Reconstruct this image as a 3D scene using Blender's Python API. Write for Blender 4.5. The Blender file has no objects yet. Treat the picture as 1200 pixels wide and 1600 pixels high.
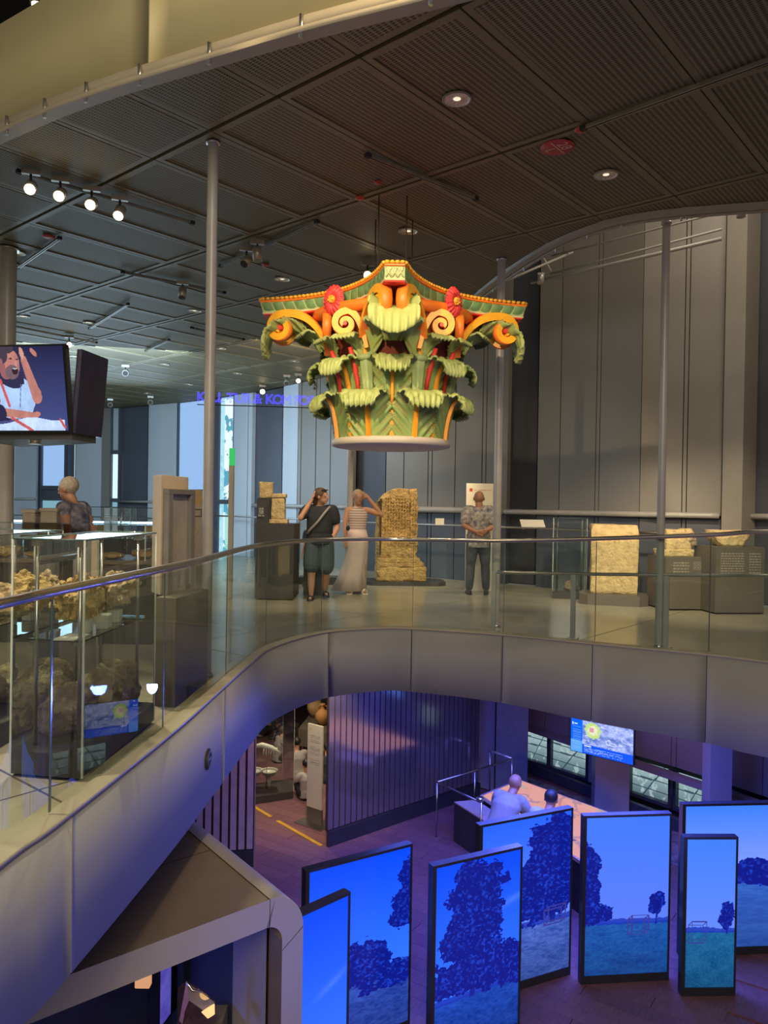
import bpy, bmesh, math, random
import numpy as np
from mathutils import Vector, Matrix, noise
from mathutils.geometry import delaunay_2d_cdt
random.seed(7)
scene = bpy.context.scene
col = scene.collection
PI = math.pi

# ------------------------------------------------------------------ camera
EYE = Vector((0, 0, 1.5)); F0 = 1200.0
ROLL = 0.016; PITCH = 10.0 / 1200
_F = Vector((0, math.cos(PITCH), -math.sin(PITCH)))
_U0 = Vector((0, math.sin(PITCH), math.cos(PITCH)))
CR = Vector((math.cos(ROLL), 0, 0)) + _U0 * math.sin(ROLL)
CU = _U0 * math.cos(ROLL) - Vector((math.sin(ROLL), 0, 0))
cam_d = bpy.data.cameras.new('camera'); cam = bpy.data.objects.new('camera', cam_d); col.objects.link(cam)
cam_d.sensor_fit = 'VERTICAL'; cam_d.sensor_height = 32.0; cam_d.lens = 24.0
cam_d.clip_start = 0.05; cam_d.clip_end = 200
M = Matrix((CR, CU, -_F)).transposed().to_4x4(); M.translation = EYE
cam.matrix_world = M
scene.camera = cam
vs = scene.view_settings
vs.view_transform = 'Standard'; vs.look = 'None'; vs.gamma = 1.0; vs.use_curve_mapping = False
vs.exposure = 0.08

# ------------------------------------------------------------------ world: dim light of the big hall behind the viewer
w = bpy.data.worlds.new('hall_air'); scene.world = w; w.use_nodes = True
bg = w.node_tree.nodes['Background']
bg.inputs[0].default_value = (0.62, 0.55, 0.45, 1); bg.inputs[1].default_value = 0.21

def K(t):   # colour of a warm or cool lamp
    return {'warm': (1.0, 0.74, 0.42), 'halogen': (1.0, 0.80, 0.55), 'neutral': (1.0, 0.84, 0.64), 'blue': (0.10, 0.14, 1.0),
            'day': (0.55, 0.78, 1.0), 'pink': (1.0, 0.55, 0.42)}[t]
def lamp(kind, loc, target, power, colr, size=0.05, angle=60, blend=0.6, sy=None, spec=1.0):
    d = bpy.data.lights.new('lamp_light', kind); d.energy = power; d.color = K(colr)
    if kind == 'SPOT':
        d.spot_size = math.radians(angle); d.spot_blend = blend; d.shadow_soft_size = size
    elif kind == 'AREA':
        d.size = size
        if sy: d.shape = 'RECTANGLE'; d.size_y = sy
    else: d.shadow_soft_size = size
    d.specular_factor = spec
    o = bpy.data.objects.new('lamp_light', d); col.objects.link(o); o.location = loc
    if target is not None:
        o.rotation_euler = (Vector(target) - Vector(loc)).to_track_quat('-Z', 'Y').to_euler()
    return o

# daylight entering the left half of the hall through its tall windows
lamp('AREA', (-9, 20.5, 2.6), (-5, 8, 0.0), 200, 'day', 6, sy=3, spec=.12)
lamp('AREA', (-13, 13, 2.6), (-4, 11, 0.0), 120, 'day', 5, sy=3, spec=.12)
lamp('AREA', (-6.5, 15, 4.1), (-8.5, 25, -2.5), 640, 'day', 5, sy=2, spec=.1)  # added cool fill on the window wall to brighten its panels
lamp('AREA', (-1.5, 14.5, 4.2), (-3.5, 20.5, -1.5), 100, 'neutral', 2, spec=.1)  # neutral lamp towards the back wall, not daylight
# general fill of the upper hall, from unseen area lamps
lamp('AREA', (0.5, -3.5, 5.6), (0.5, 9, 1.5), 620, 'neutral', 4)
lamp('AREA', (4.6, 9.5, 7.6), (5, 12, 1.0), 110, 'neutral', 2)
# warm exhibit lighting of the gallery, from its ceiling tracks
for loc, tg, pw, an in (((1.3, 12.0, 4.45), (.35, 14.9, .9), 620, 46), ((-.8, 10.6, 4.45), (-.6, 12.6, .5), 240, 60), ((1.2, 10.9, 4.45), (1.9, 13.1, .6), 260, 55), ((2.3, 7.7, 4.45), (3.8, 12.3, .7), 800, 40), ((3.7, 7.3, 4.45), (4.9, 11.3, .9), 800, 46),
                        ((-2.6, 9.6, 4.45), (-1.9, 11.8, .9), 220, 50), ((-2.2, 6.2, 4.45), (-1.9, 4.9, .4), 750, 50), ((-2.9, 3.6, 4.9), (-1.75, 4.5, .5), 800, 46), ((-3.2, 7.2, 4.45), (-1.9, 6.0, .9), 130, 45), ((-4.6, 6.6, 4.45), (-4.6, 8.5, .8), 260, 80), ((0.2, 9.9, 4.45), (.3, 10.6, 0), 120, 95)):
    lamp('SPOT', loc, tg, pw, 'halogen', .05, an, .7)
# warm parapet light of the storey above
lamp('SPOT', (1.6, 3.3, 6.6), (.7, 4.8, 5.1), 1300, 'warm', .1, 70, 1.0)
lamp('SPOT', (0.2, 1.2, 4.2), (-1.3, 5.0, -1.5), 150, 'halogen', .1, 36, 1.0)  # added spot through the void to warm the portal front
lamp('SPOT', (4.2, 12.0, -.9), (4.6, 14.2, -3.0), 90, 'pink', .1, 90, 1.0)  # added pink spot to brighten the lower wall and piers
lamp('SPOT', (-.9, 12.4, -.85), (-1.15, 14.1, -3.4), 200, 'halogen', .05, 60, .8)  # added spot to light the text stele downstairs
lamp('SPOT', (5.2, 4.8, -4.0), (4.2, 7.7, -1.4), 330, 'blue', .2, 56, 1.0)  # added blue spot from below to tint the right fascia
lamp('SPOT', (2.5, 7.7, 4.4), (1.42, 9.6, 1.0), 160, 'halogen', .04, 26, .6)  # added spot to warm the column right of the capital
lamp('SPOT', (-2.6, 4.9, 4.3), (-1.5, 6.6, 1.2), 90, 'halogen', .04, 40, .6)  # added spot to warm the column left of the capital
# blue exhibition wash on the lower floor
lamp('AREA', (3.0, 10.9, -0.95), (3.0, 10.0, -4.4), 380, 'blue', 2.4, sy=1.6)
lamp('AREA', (1.0, 12.0, -0.95), (1.2, 12.0, -4.4), 110, 'blue', 2)
lamp('SPOT', (1.0, 9.75, -0.92), (-1.5, 4.0, -0.75), 480, 'blue', .1, 60, 1.0, spec=0.0)  # added blue spot hidden by the slab edge, tints the left fascia
lamp('AREA', (2.5, 4.6, -3.6), (-3.0, 2.8, -0.6), 60, 'blue', 1.5)  # added blue fill turned up at the left fascia

# ------------------------------------------------------------------ pixel helpers (photograph 1200 x 1600)
def ray(px, py):
    return _F + CR * ((px - 600) / F0) - CU * ((py - 800) / F0)
def at_y(px, py, Y):
    d = ray(px, py); return EYE + d * (Y / d.y)
def at_z(px, py, z):
    d = ray(px, py); return EYE + d * ((z - 1.5) / d.z)
def hz(px): return 790 + 0.016 * (px - 600)

# ------------------------------------------------------------------ mesh builder
class MB:
    def __init__(s): s.v = []; s.f = []; s.mi = []; s.T = None; s.sm = []; s.c = None
    def av(s, p):
        p = Vector(p)
        if s.T is not None: p = s.T @ p
        s.v.append((p.x, p.y, p.z)); return len(s.v) - 1
    def af(s, idx, m=0, smooth=False): s.f.append(tuple(idx)); s.mi.append(m); s.sm.append(smooth)
    def box(s, c, d, rz=0, m=0, R=None):
        c = Vector(c); hx, hy, hz_ = d[0] / 2, d[1] / 2, d[2] / 2
        R = R if R is not None else Matrix.Rotation(rz, 3, 'Z')
        i = [s.av(c + R @ Vector((x * hx, y * hy, z * hz_))) for z in (-1, 1) for y in (-1, 1) for x in (-1, 1)]
        for q in ((0, 2, 3, 1), (4, 5, 7, 6), (0, 1, 5, 4), (2, 6, 7, 3), (0, 4, 6, 2), (1, 3, 7, 5)): s.af([i[k] for k in q], m)
        return s
    def prism(s, poly, z0, z1, m=0, mside=None):
        n = len(poly)
        a = sum(poly[k][0] * poly[(k + 1) % n][1] - poly[(k + 1) % n][0] * poly[k][1] for k in range(n))
        if a < 0: poly = poly[::-1]
        b = [s.av((p[0], p[1], z0)) for p in poly]; t = [s.av((p[0], p[1], z1)) for p in poly]
        s.af(b[::-1], m); s.af(t, m)
        for k in range(n): s.af((b[k], b[(k + 1) % n], t[(k + 1) % n], t[k]), m if mside is None else mside)
        return s
    def plate(s, p0, p1, z0, z1, th, m=0):      # vertical slab between two plan points, th towards the viewer side
        p0 = Vector((p0[0], p0[1])); p1 = Vector((p1[0], p1[1])); d = (p1 - p0).normalized(); n = Vector((d.y, -d.x)) * th
        return s.prism([p0, p1, p1 + n, p0 + n], z0, z1, m)
    def tube(s, pts, r, n=8, m=0, caps=True, sc=None, smooth=True):
        pts = [Vector(p) for p in pts]; L = len(pts)
        if not hasattr(r, '__len__'): r = [r] * L
        up = None; rings = []
        for k in range(L):
            t = (pts[min(k + 1, L - 1)] - pts[max(k - 1, 0)])
            t = t.normalized() if t.length > 1e-9 else Vector((0, 0, 1))
            if up is None:
                up = Vector((0, 0, 1)) if abs(t.z) < 0.9 else Vector((0, 1, 0))
            a = t.cross(up)
            if a.length < 1e-6: a = t.orthogonal()
            a.normalize(); b = a.cross(t).normalized(); up = b
            ring = []
            for q in range(n):
                an = 2 * PI * q / n
                o = a * math.cos(an) * r[k] + b * math.sin(an) * r[k]
                if sc: o = Vector((o.x * sc[0], o.y * sc[1], o.z * sc[2]))
                ring.append(s.av(pts[k] + o))
            rings.append(ring)
        for k in range(L - 1):
            for q in range(n):
                s.af((rings[k][q], rings[k + 1][q], rings[k + 1][(q + 1) % n], rings[k][(q + 1) % n]), m, smooth)
        if caps:
            s.af(rings[0], m); s.af(rings[-1][::-1], m)
        return s
    def loft(s, secs, n=16, m=0, smooth=True):   # elliptical sections (centre, rx, ry) stacked upwards
        rings = [[s.av((c[0] + rx * math.cos(2 * PI * q / n), c[1] + ry * math.sin(2 * PI * q / n), c[2])) for q in range(n)] for c, rx, ry in secs]
        for k in range(len(rings) - 1):
            for q in range(n): s.af((rings[k][q], rings[k][(q + 1) % n], rings[k + 1][(q + 1) % n], rings[k + 1][q]), m, smooth)
        s.af(rings[0][::-1], m); s.af(rings[-1], m); return s
    def lathe(s, prof, c=(0, 0, 0), n=32, m=0, smooth=True, closed=False, a0=0, a1=2 * PI):
        full = abs(a1 - a0 - 2 * PI) < 1e-6; N = n if full else n + 1
        rings = [[s.av((c[0] + r * math.cos(a0 + (a1 - a0) * q / n), c[1] + r * math.sin(a0 + (a1 - a0) * q / n), c[2] + z)) for q in range(N)] for r, z in prof]
        P = len(rings)
        for k in range(P if closed else P - 1):
            A = rings[k]; B = rings[(k + 1) % P]
            for q in range(n): s.af((A[q], A[(q + 1) % N], B[(q + 1) % N], B[q]), m, smooth)
        return s
    def ball(s, c, r, m=0, seg=12, R=None):
        c = Vector(c); r = Vector((r, r, r)) if not hasattr(r, '__len__') else Vector(r); rings = []
        R = R if R is not None else Matrix.Identity(3)
        h = seg // 2
        top = s.av(c + R @ Vector((0, 0, r.z))); bot = s.av(c - R @ Vector((0, 0, r.z)))
        for k in range(1, h):
            th = PI * k / h
            rings.append([s.av(c + R @ Vector((r.x * math.sin(th) * math.cos(2 * PI * q / seg), r.y * math.sin(th) * math.sin(2 * PI * q / seg), r.z * math.cos(th)))) for q in range(seg)])
        for q in range(seg):
            s.af((top, rings[0][q], rings[0][(q + 1) % seg]), m, True); s.af((bot, rings[-1][(q + 1) % seg], rings[-1][q]), m, True)
            for k in range(h - 2): s.af((rings[k][q], rings[k + 1][q], rings[k + 1][(q + 1) % seg], rings[k][(q + 1) % seg]), m, True)
        return s
    def grid(s, P, m=0, smooth=True, flip=False):
        idx = [[s.av(p) for p in row] for row in P]
        for i in range(len(P) - 1):
            for j in range(len(P[0]) - 1):
                q = (idx[i][j], idx[i][j + 1], idx[i + 1][j + 1], idx[i + 1][j])
                s.af(q[::-1] if flip else q, m, smooth)
        return idx
    def mesh(s, name, mats, off=Vector((0, 0, 0))):
        me = bpy.data.meshes.new(name)
        vv = np.array(s.v, dtype=np.float32).reshape(-1, 3) - np.array(off, dtype=np.float32)
        me.from_pydata(vv.tolist(), [], s.f)
        for m in (mats if isinstance(mats, (list, tuple)) else [mats]): me.materials.append(m)
        me.polygons.foreach_set('material_index', s.mi); me.polygons.foreach_set('use_smooth', s.sm)
        me.update(); return me
    def build(s, name, mats, parent=None, bevel=0, **tags):
        off = wloc(parent) if parent is not None else (tags.pop('base') if 'base' in tags else Vector((0, 0, 0)))
        tags.pop('base', None)
        me = s.mesh(name, mats, off)
        if bevel:
            b = bmesh.new(); b.from_mesh(me)
            bmesh.ops.bevel(b, geom=[e for e in b.edges if len(e.link_faces) == 2 and e.calc_face_angle(0) > 0.6], offset=bevel, segments=2, affect='EDGES', clamp_overlap=True)
            b.to_mesh(me); b.free()
        o = bpy.data.objects.new(name, me); col.objects.link(o)
        if parent is not None: o.parent = parent
        else: o.location = off
        tag(o, **tags); return o
def wloc(o):
    v = Vector(o.location)
    while o.parent is not None: o = o.parent; v += Vector(o.location)
    return v
def tag(o, label=None, cat=None, group=None, kind=None):
    if label: o['label'] = label
    if cat: o['category'] = cat
    if group: o['group'] = group
    if kind: o['kind'] = kind
def thing(name, loc, label=None, cat=None, group=None, kind=None):
    o = bpy.data.objects.new(name, None); o.empty_display_size = 0.2; col.objects.link(o); o.location = loc
    tag(o, label, cat, group, kind); return o
def share(name, me, loc, parent, rz=0):
    o = bpy.data.objects.new(name, me); col.objects.link(o); o.parent = parent
    o.location = Vector(loc) - (wloc(parent) if parent else Vector((0, 0, 0))); o.rotation_euler = (0, 0, rz); return o
def kids(o): return [c for c in bpy.data.objects if c.parent is o]
def copy_tree(o, loc=None, rz=None, parent=None, ch=None, **tags):
    c = o.copy(); col.objects.link(c)
    if parent is not None: c.parent = parent
    if loc is not None: c.location = loc
    if rz is not None: c.rotation_euler = (0, 0, rz)
    for k in kids(o): copy_tree(k, parent=c)
    tag(c, **tags); return c

# ------------------------------------------------------------------ materials
def lin(r, g, b):
    f = lambda c: ((c / 255) / 12.92) if c / 255 <= 0.04045 else (((c / 255) + 0.055) / 1.055) ** 2.4
    return (f(r), f(g), f(b), 1)
MC = {}
def mat(name, c, rough=0.6, metal=0.0, var=0.12, scale=6.0, bump=0.0, bscale=40.0, c2=None, spec=0.5, emit=None, estr=1.0, stretch=None, coat=0):
    if name in MC: return MC[name]
    m = bpy.data.materials.new(name); m.use_nodes = True; nt = m.node_tree; N = nt.nodes; L = nt.links
    b = N['Principled BSDF']; b.inputs['Roughness'].default_value = rough; b.inputs['Metallic'].default_value = metal
    b.inputs['Specular IOR Level'].default_value = spec
    if coat: b.inputs['Coat Weight'].default_value = coat; b.inputs['Coat Roughness'].default_value = 0.08
    tc = N.new('ShaderNodeTexCoord'); mp = N.new('ShaderNodeMapping'); L.new(tc.outputs['Object'], mp.inputs[0])
    if stretch: mp.inputs['Scale'].default_value = stretch
    nz = N.new('ShaderNodeTexNoise'); nz.inputs['Scale'].default_value = scale; nz.inputs['Detail'].default_value = 5; L.new(mp.outputs[0], nz.inputs[0])
    cr = N.new('ShaderNodeValToRGB'); L.new(nz.outputs[0], cr.inputs[0])
    a = tuple(x * (1 - var) for x in c[:3]) + (1,); d = (tuple(min(1, x * (1 + var)) for x in c[:3]) + (1,)) if c2 is None else c2
    cr.color_ramp.elements[0].color = a; cr.color_ramp.elements[1].color = d
    cr.color_ramp.elements[0].position = 0.32; cr.color_ramp.elements[1].position = 0.68
    L.new(cr.outputs[0], b.inputs['Base Color'])
    if bump:
        n2 = N.new('ShaderNodeTexNoise'); n2.inputs['Scale'].default_value = bscale; n2.inputs['Detail'].default_value = 6; L.new(mp.outputs[0], n2.inputs[0])
        bp = N.new('ShaderNodeBump'); bp.inputs['Strength'].default_value = min(1, bump); bp.inputs['Distance'].default_value = 0.05 if bump > .3 else 0.02
        L.new(n2.outputs[0], bp.inputs['Height']); L.new(bp.outputs[0], b.inputs['Normal'])
    if emit:
        b.inputs['Emission Color'].default_value = emit; b.inputs['Emission Strength'].default_value = estr
    MC[name] = m; return m
def mat_vcol(name, rough=0.6, emit=0.0, bump=0.0, bscale=60):
    if name in MC: return MC[name]
    m = bpy.data.materials.new(name); m.use_nodes = True; nt = m.node_tree; b = nt.nodes['Principled BSDF']
    a = nt.nodes.new('ShaderNodeVertexColor'); a.layer_name = 'Col'
    if emit:
        nt.links.new(a.outputs[0], b.inputs['Emission Color']); b.inputs['Emission Strength'].default_value = emit
        b.inputs['Base Color'].default_value = (0.01, 0.01, 0.01, 1); b.inputs['Roughness'].default_value = rough
    else:
        nt.links.new(a.outputs[0], b.inputs['Base Color']); b.inputs['Roughness'].default_value = rough
    if bump:
        tc = nt.nodes.new('ShaderNodeTexCoord'); n2 = nt.nodes.new('ShaderNodeTexNoise'); n2.inputs['Scale'].default_value = bscale; n2.inputs['Detail'].default_value = 5
        nt.links.new(tc.outputs['Object'], n2.inputs[0]); bp = nt.nodes.new('ShaderNodeBump'); bp.inputs['Strength'].default_value = bump; bp.inputs['Distance'].default_value = 0.01
        nt.links.new(n2.outputs[0], bp.inputs['Height']); nt.links.new(bp.outputs[0], b.inputs['Normal'])
    MC[name] = m; return m
def glass(name, tint=(0.9, 0.97, 0.95), gloss=0.12, rough=0.0):
    if name in MC: return MC[name]
    m = bpy.data.materials.new(name); m.use_nodes = True; nt = m.node_tree; N = nt.nodes; L = nt.links
    N.remove(N['Principled BSDF']); out = N['Material Output']
    t = N.new('ShaderNodeBsdfTransparent'); t.inputs[0].default_value = tuple(tint) + (1,)
    g = N.new('ShaderNodeBsdfGlossy'); g.inputs['Roughness'].default_value = rough; g.inputs[0].default_value = (1, 1, 1, 1)
    fr = N.new('ShaderNodeFresnel'); fr.inputs[0].default_value = 1.5
    mu = N.new('ShaderNodeMath'); mu.operation = 'MULTIPLY_ADD'; mu.inputs[1].default_value = 0.9; mu.inputs[2].default_value = gloss
    mx = N.new('ShaderNodeMixShader'); L.new(fr.outputs[0], mu.inputs[0]); L.new(mu.outputs[0], mx.inputs[0]); L.new(t.outputs[0], mx.inputs[1]); L.new(g.outputs[0], mx.inputs[2])
    L.new(mx.outputs[0], out.inputs[0]); MC[name] = m; return m
def emis(name, c, s=1.0): return mat(name, (0.02, 0.02, 0.02, 1), emit=tuple(c[:3]) + (1,), estr=s)

# value noise for screens and prints
def vnoise(x, y, seed=0):
    xi = np.floor(x).astype(int); yi = np.floor(y).astype(int); fx = x - xi; fy = y - yi
    fx = fx * fx * (3 - 2 * fx); fy = fy * fy * (3 - 2 * fy)
    def h(a, b):
        n = (a * 374761393 + b * 668265263 + seed * 974711) & 0x7fffffff; n = ((n ^ (n >> 13)) * 1274126177) & 0x7fffffff
        return ((n ^ (n >> 16)) & 0xffff) / 65535.0
    return (h(xi, yi) * (1 - fx) + h(xi + 1, yi) * fx) * (1 - fy) + (h(xi, yi + 1) * (1 - fx) + h(xi + 1, yi + 1) * fx) * fy
def fbm(x, y, seed=0, o=4):
    r = 0; a = 0.5; t = 0
    for k in range(o): r = r + a * vnoise(x * 2 ** k, y * 2 ** k, seed + k); t += a; a *= 0.55
    return r / t
def picture(name, A, B, z0, z1, nx, ny, func, m, parent, C=None, D=None, **tags):
    """a flat print or display: A, B plan points (left, right), between heights z0 and z1; func(u, v) -> rgb, v up"""
    u = (np.arange(nx) + .5) / nx; v = (np.arange(ny) + .5) / ny; U, W = np.meshgrid(u, v)
    rgb = np.stack([np.broadcast_to(c, U.shape) for c in func(U, W)], -1)
    A3 = Vector((A[0], A[1], z0)) if len(A) == 2 else Vector(A); B3 = Vector((B[0], B[1], z0)) if len(B) == 2 else Vector(B)
    C3 = Vector((B3.x, B3.y, z1)) if C is None else Vector(C); D3 = Vector((A3.x, A3.y, z1)) if D is None else Vector(D)
    gu = np.arange(nx + 1) / nx; gv = np.arange(ny + 1) / ny; GU, GV = np.meshgrid(gu, gv)
    P = [np.array(q) for q in (A3, B3, C3, D3)]
    pts = (1 - GU)[..., None] * (1 - GV)[..., None] * P[0] + GU[..., None] * (1 - GV)[..., None] * P[1] + GU[..., None] * GV[..., None] * P[2] + (1 - GU)[..., None] * GV[..., None] * P[3]
    off = np.array(wloc(parent)) if parent is not None else np.zeros(3)
    pts = (pts - off).reshape(-1, 3)
    i = np.arange(nx * ny); r = i // nx; c = i % nx; b = r * (nx + 1) + c
    F = np.stack([b, b + 1, b + nx + 2, b + nx + 1], -1)
    me = bpy.data.meshes.new(name); me.from_pydata(pts.tolist(), [], F.tolist()); me.materials.append(m)
    ca = me.color_attributes.new('Col', 'FLOAT_COLOR', 'CORNER')
    cc = np.concatenate([rgb.reshape(-1, 3), np.ones((nx * ny, 1))], 1).repeat(4, axis=0)
    ca.data.foreach_set('color', cc.astype(np.float32).ravel())
    o = bpy.data.objects.new(name, me); col.objects.link(o)
    if parent is not None: o.parent = parent
    tag(o, **tags); return o
def mixc(a, b, t): return [a[k] * (1 - t) + b[k] * t for k in range(3)]
def textlines(bgc, fg, rows, seed=1, title=None):
    def f(u, v):
        a = np.zeros_like(u)
        for (u0, u1, v0, v1, n) in rows:
            ins = (u > u0) & (u < u1) & (v > v0) & (v < v1)
            ph = (v - v0) / (v1 - v0) * n; li = np.floor(ph); ln = ((ph - li) < 0.6)
            g = vnoise(u * 55, li * 7.3, seed) > 0.33
            a = np.maximum(a, (ins & ln & g) * 1.0)
        c = mixc(bgc, fg, a)
        if title:
            u0, u1, v0, v1, tcol = title; k = ((u > u0) & (u < u1) & (v > v0) & (v < v1)) * 1.0; c = mixc(c, tcol, k)
        return c
    return f

# polygons clipped to a region
def clip(region, cell):
    vs_ = [Vector(p[:2]) for p in region] + [Vector(p[:2]) for p in cell]; n = len(region); m = len(cell)
    try: r = delaunay_2d_cdt(vs_, [], [list(range(n)), list(range(n, n + m))], 1, 1e-5)
    except Exception: return [], []
    V, E, Fs, ov, oe, of = r
    out = [f for f, o in zip(Fs, of) if 0 in o and 1 in o]
    return V, out
def clipped_prism(mb, region, cell, z0, z1, m=0):
    V, Fs = clip(region, cell)
    if not Fs: return False
    used = {}
    ecount = {}
    for f in Fs:
        for a, b in zip(f, f[1:] + f[:1]): ecount[(a, b)] = 1
    b0 = {}; t0 = {}
    for f in Fs:
        for i in f:
            if i not in b0: b0[i] = mb.av((V[i].x, V[i].y, z0)); t0[i] = mb.av((V[i].x, V[i].y, z1))
        mb.af([b0[i] for i in f][::-1], m); mb.af([t0[i] for i in f], m)
    for (a, b) in ecount:
        if (b, a) not in ecount: mb.af((b0[a], b0[b], t0[b], t0[a]), m)
    return True

# ================================================================== STRUCTURE
LOW = -4.4; CEIL = 4.6
m_conc = mat('polished_screed', (0.34, 0.305, 0.22, 1), rough=0.22, var=0.10, scale=1.6, spec=0.6)
m_dark = mat('dark_void', (0.02, 0.019, 0.018, 1), rough=0.8)
m_fascia = mat('fascia_sheet', (0.27, 0.265, 0.26, 1), rough=0.75, spec=0.2, var=0.03, scale=2)
m_beige = mat('beige_sheet', (0.42, 0.37, 0.20, 1), rough=0.5, var=0.04, scale=2)
m_steel = mat('brushed_steel', (0.52, 0.50, 0.47, 1), rough=0.28, metal=1.0, var=0.06, scale=30)
m_paintsteel = mat('painted_steel', (0.34, 0.325, 0.30, 1), rough=0.35, var=0.05, scale=8)
m_greyrim = mat('grey_rim', (0.32, 0.285, 0.21, 1), rough=0.45, var=0.05)
m_panel = mat('wall_panel_grey', (0.205, 0.19, 0.165, 1), rough=0.38, var=0.06, scale=1.1, stretch=(1, 1, 0.2))
m_cool = mat('wall_panel_cool', (0.46, 0.50, 0.54, 1), rough=0.4, var=0.05, scale=1.2, stretch=(1, 1, 0.2))  # tone lifted so the colour carries the bluish haze
m_navy = mat('wall_recess_dark', (0.075, 0.080, 0.10, 1), rough=0.45, var=0.08, scale=2)
m_pil = mat('pilaster_grey', (0.29, 0.265, 0.225, 1), rough=0.5, var=0.04)
m_blind = emis('sunlit_blind', (0.30, 0.50, 0.83), 0.95)
m_sky = emis('daylight_outside', (0.62, 0.88, 0.95), 1.15)
m_cyan = emis('daylight_low_pane', (0.20, 0.42, 0.50), 0.9)
m_vwin = mat_vcol('window_view', emit=1.0)

def smooth_path(pts, per=10, z=False):
    pts = [Vector(p) for p in pts]; out = []
    for k in range(len(pts) - 1):
        p0 = pts[max(k - 1, 0)]; p1 = pts[k]; p2 = pts[k + 1]; p3 = pts[min(k + 2, len(pts) - 1)]
        for q in range(per):
            t = q / per
            out.append(0.5 * ((2 * p1) + (p2 - p0) * t + (2 * p0 - 5 * p1 + 4 * p2 - p3) * t * t + (3 * p1 - p0 - 3 * p2 + p3) * t ** 3))
    out.append(pts[-1]); return out
def px_of(p):
    d = Vector((p[0], p[1], p[2] if len(p) > 2 else 0)) - EYE
    return 600 + F0 * d.dot(CR) / d.dot(_F)

# plan of the gallery edge: (x, y, drop of fascia, height of handrail)
EDGE = smooth_path([(-1.75, 0.6, .76, 1.06), (-1.66, 2.2, .76, 1.06), (-1.60, 3.17, .76, 1.06), (-1.54, 3.57, .76, 1.07), (-1.41, 4.95, .76, 1.07), (-1.35, 6.0, .76, 1.07), (-1.29, 7.1, .76, 1.08),
                    (-1.19, 8.0, .76, 1.08), (-0.74, 8.95, .76, 1.09), (-.10, 9.33, .75, 1.09), (.36, 9.36, .75, 1.09), (1.41, 9.02, .78, 1.11), (2.35, 8.52, .85, 1.17),
                    (3.39, 7.98, .90, 1.25), (3.83, 7.66, .93, 1.30), (4.9, 6.9, .95, 1.31), (6.2, 6.1, .95, 1.31), (7.6, 5.3, .95, 1.31)], 8)
def edge_between(p0, p1):
    """part of the edge whose floor points project between pixel columns p0 and p1 (by arc order)"""
    X = [px_of((e[0], e[1], 0)) if e[1] > 1.2 else -900 + 200 * e[1] for e in EDGE]; out = []
    def ip(px):
        for k in range(len(X) - 1):
            if X[k] <= px <= X[k + 1]:
                t = (px - X[k]) / (X[k + 1] - X[k] + 1e-9); return k + t, EDGE[k] * (1 - t) + EDGE[k + 1] * t
        return (0, EDGE[0]) if px < X[0] else (len(EDGE) - 1, EDGE[-1])
    a, pa = ip(p0); b, pb = ip(p1)
    out = [pa] + [EDGE[k] for k in range(int(a) + 1, int(math.ceil(b))) if a < k < b] + [pb]
    return out
def offs(path, o):
    r = []
    for k, p in enumerate(path):
        a = path[max(k - 1, 0)]; b = path[min(k + 1, len(path) - 1)]; d = Vector((b[0] - a[0], b[1] - a[1])).normalized()
        r.append((p[0] + d.y * o, p[1] - d.x * o))      # +o : towards the void
    return r
def strip(path, o0, o1, zl, zh, m=0, mb=None):
    """curved slab following the path between offsets, zl/zh numbers or functions of the path point"""
    mb = mb or MB(); A = offs(path, o0); B = offs(path, o1)
    g = lambda z, p: z(p) if callable(z) else z
    R = [[mb.av((a[0], a[1], g(zl, p))), mb.av((b[0], b[1], g(zl, p))), mb.av((b[0], b[1], g(zh, p))), mb.av((a[0], a[1], g(zh, p)))] for a, b, p in zip(A, B, path)]
    for k in range(len(R) - 1):
        for q in range(4): mb.af((R[k][q], R[k + 1][q], R[k + 1][(q + 1) % 4], R[k][(q + 1) % 4]), m, q in (1, 3))
    mb.af(R[0][::-1], m); mb.af(R[-1], m); return mb

# wall line of the gallery: pixel column -> distance
WL = [(-420, 27.0), (-200, 27.0), (57, 26.5), (184, 25.5), (276, 24.0), (393, 21.5), (470, 19.6), (550, 17.6), (602, 16.9), (700, 15.9), (790, 15.0), (845, 14.6), (1000, 13.1), (1127, 12.55), (1200, 12.0), (1330, 10.4), (1520, 8.6)]
def wall_pt(px, back=0.0):
    for (a, da), (b, db) in zip(WL, WL[1:]):
        if a <= px <= b:
            d = da + (db - da) * (px - a) / (b - a) + back; break
    v = ray(px, hz(px)); return Vector((v.x / v.y * d, d))
wall_poly = [wall_pt(p) for p in (-420, -200, 57, 184, 276, 393, 470, 550, 602, 700, 790, 845, 1000, 1127, 1200, 1330, 1520)]

# gallery floor: base slab with screed slabs separated by joints
fl_region = [(e[0], e[1]) for e in EDGE] + [tuple(p) for p in wall_poly[::-1]] + [(-15, 0.6)]
mb = MB(); mb.prism([Vector(p) for p in fl_region], -0.74, -0.03); gallery_floor = mb.build('floor', m_dark, kind='structure')
ca, sa = math.cos(math.radians(-40)), math.sin(math.radians(-40))
for i in range(-9, 9):
    for j in range(-2, 10):
        c = Vector((i * 3.0 + 0.6, j * 3.0 + 0.4)); g = 0.008
        q = [(c.x + x * (1.5 - g), c.y + y * (1.5 - g)) for x, y in ((-1, -1), (1, -1), (1, 1), (-1, 1))]
        q = [(p[0] * ca - p[1] * sa, p[0] * sa + p[1] * ca) for p in q]
        mb = MB()
        if clipped_prism(mb, fl_region, q, -0.03, 0.0): mb.build('floor_slab', m_conc, gallery_floor)

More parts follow.
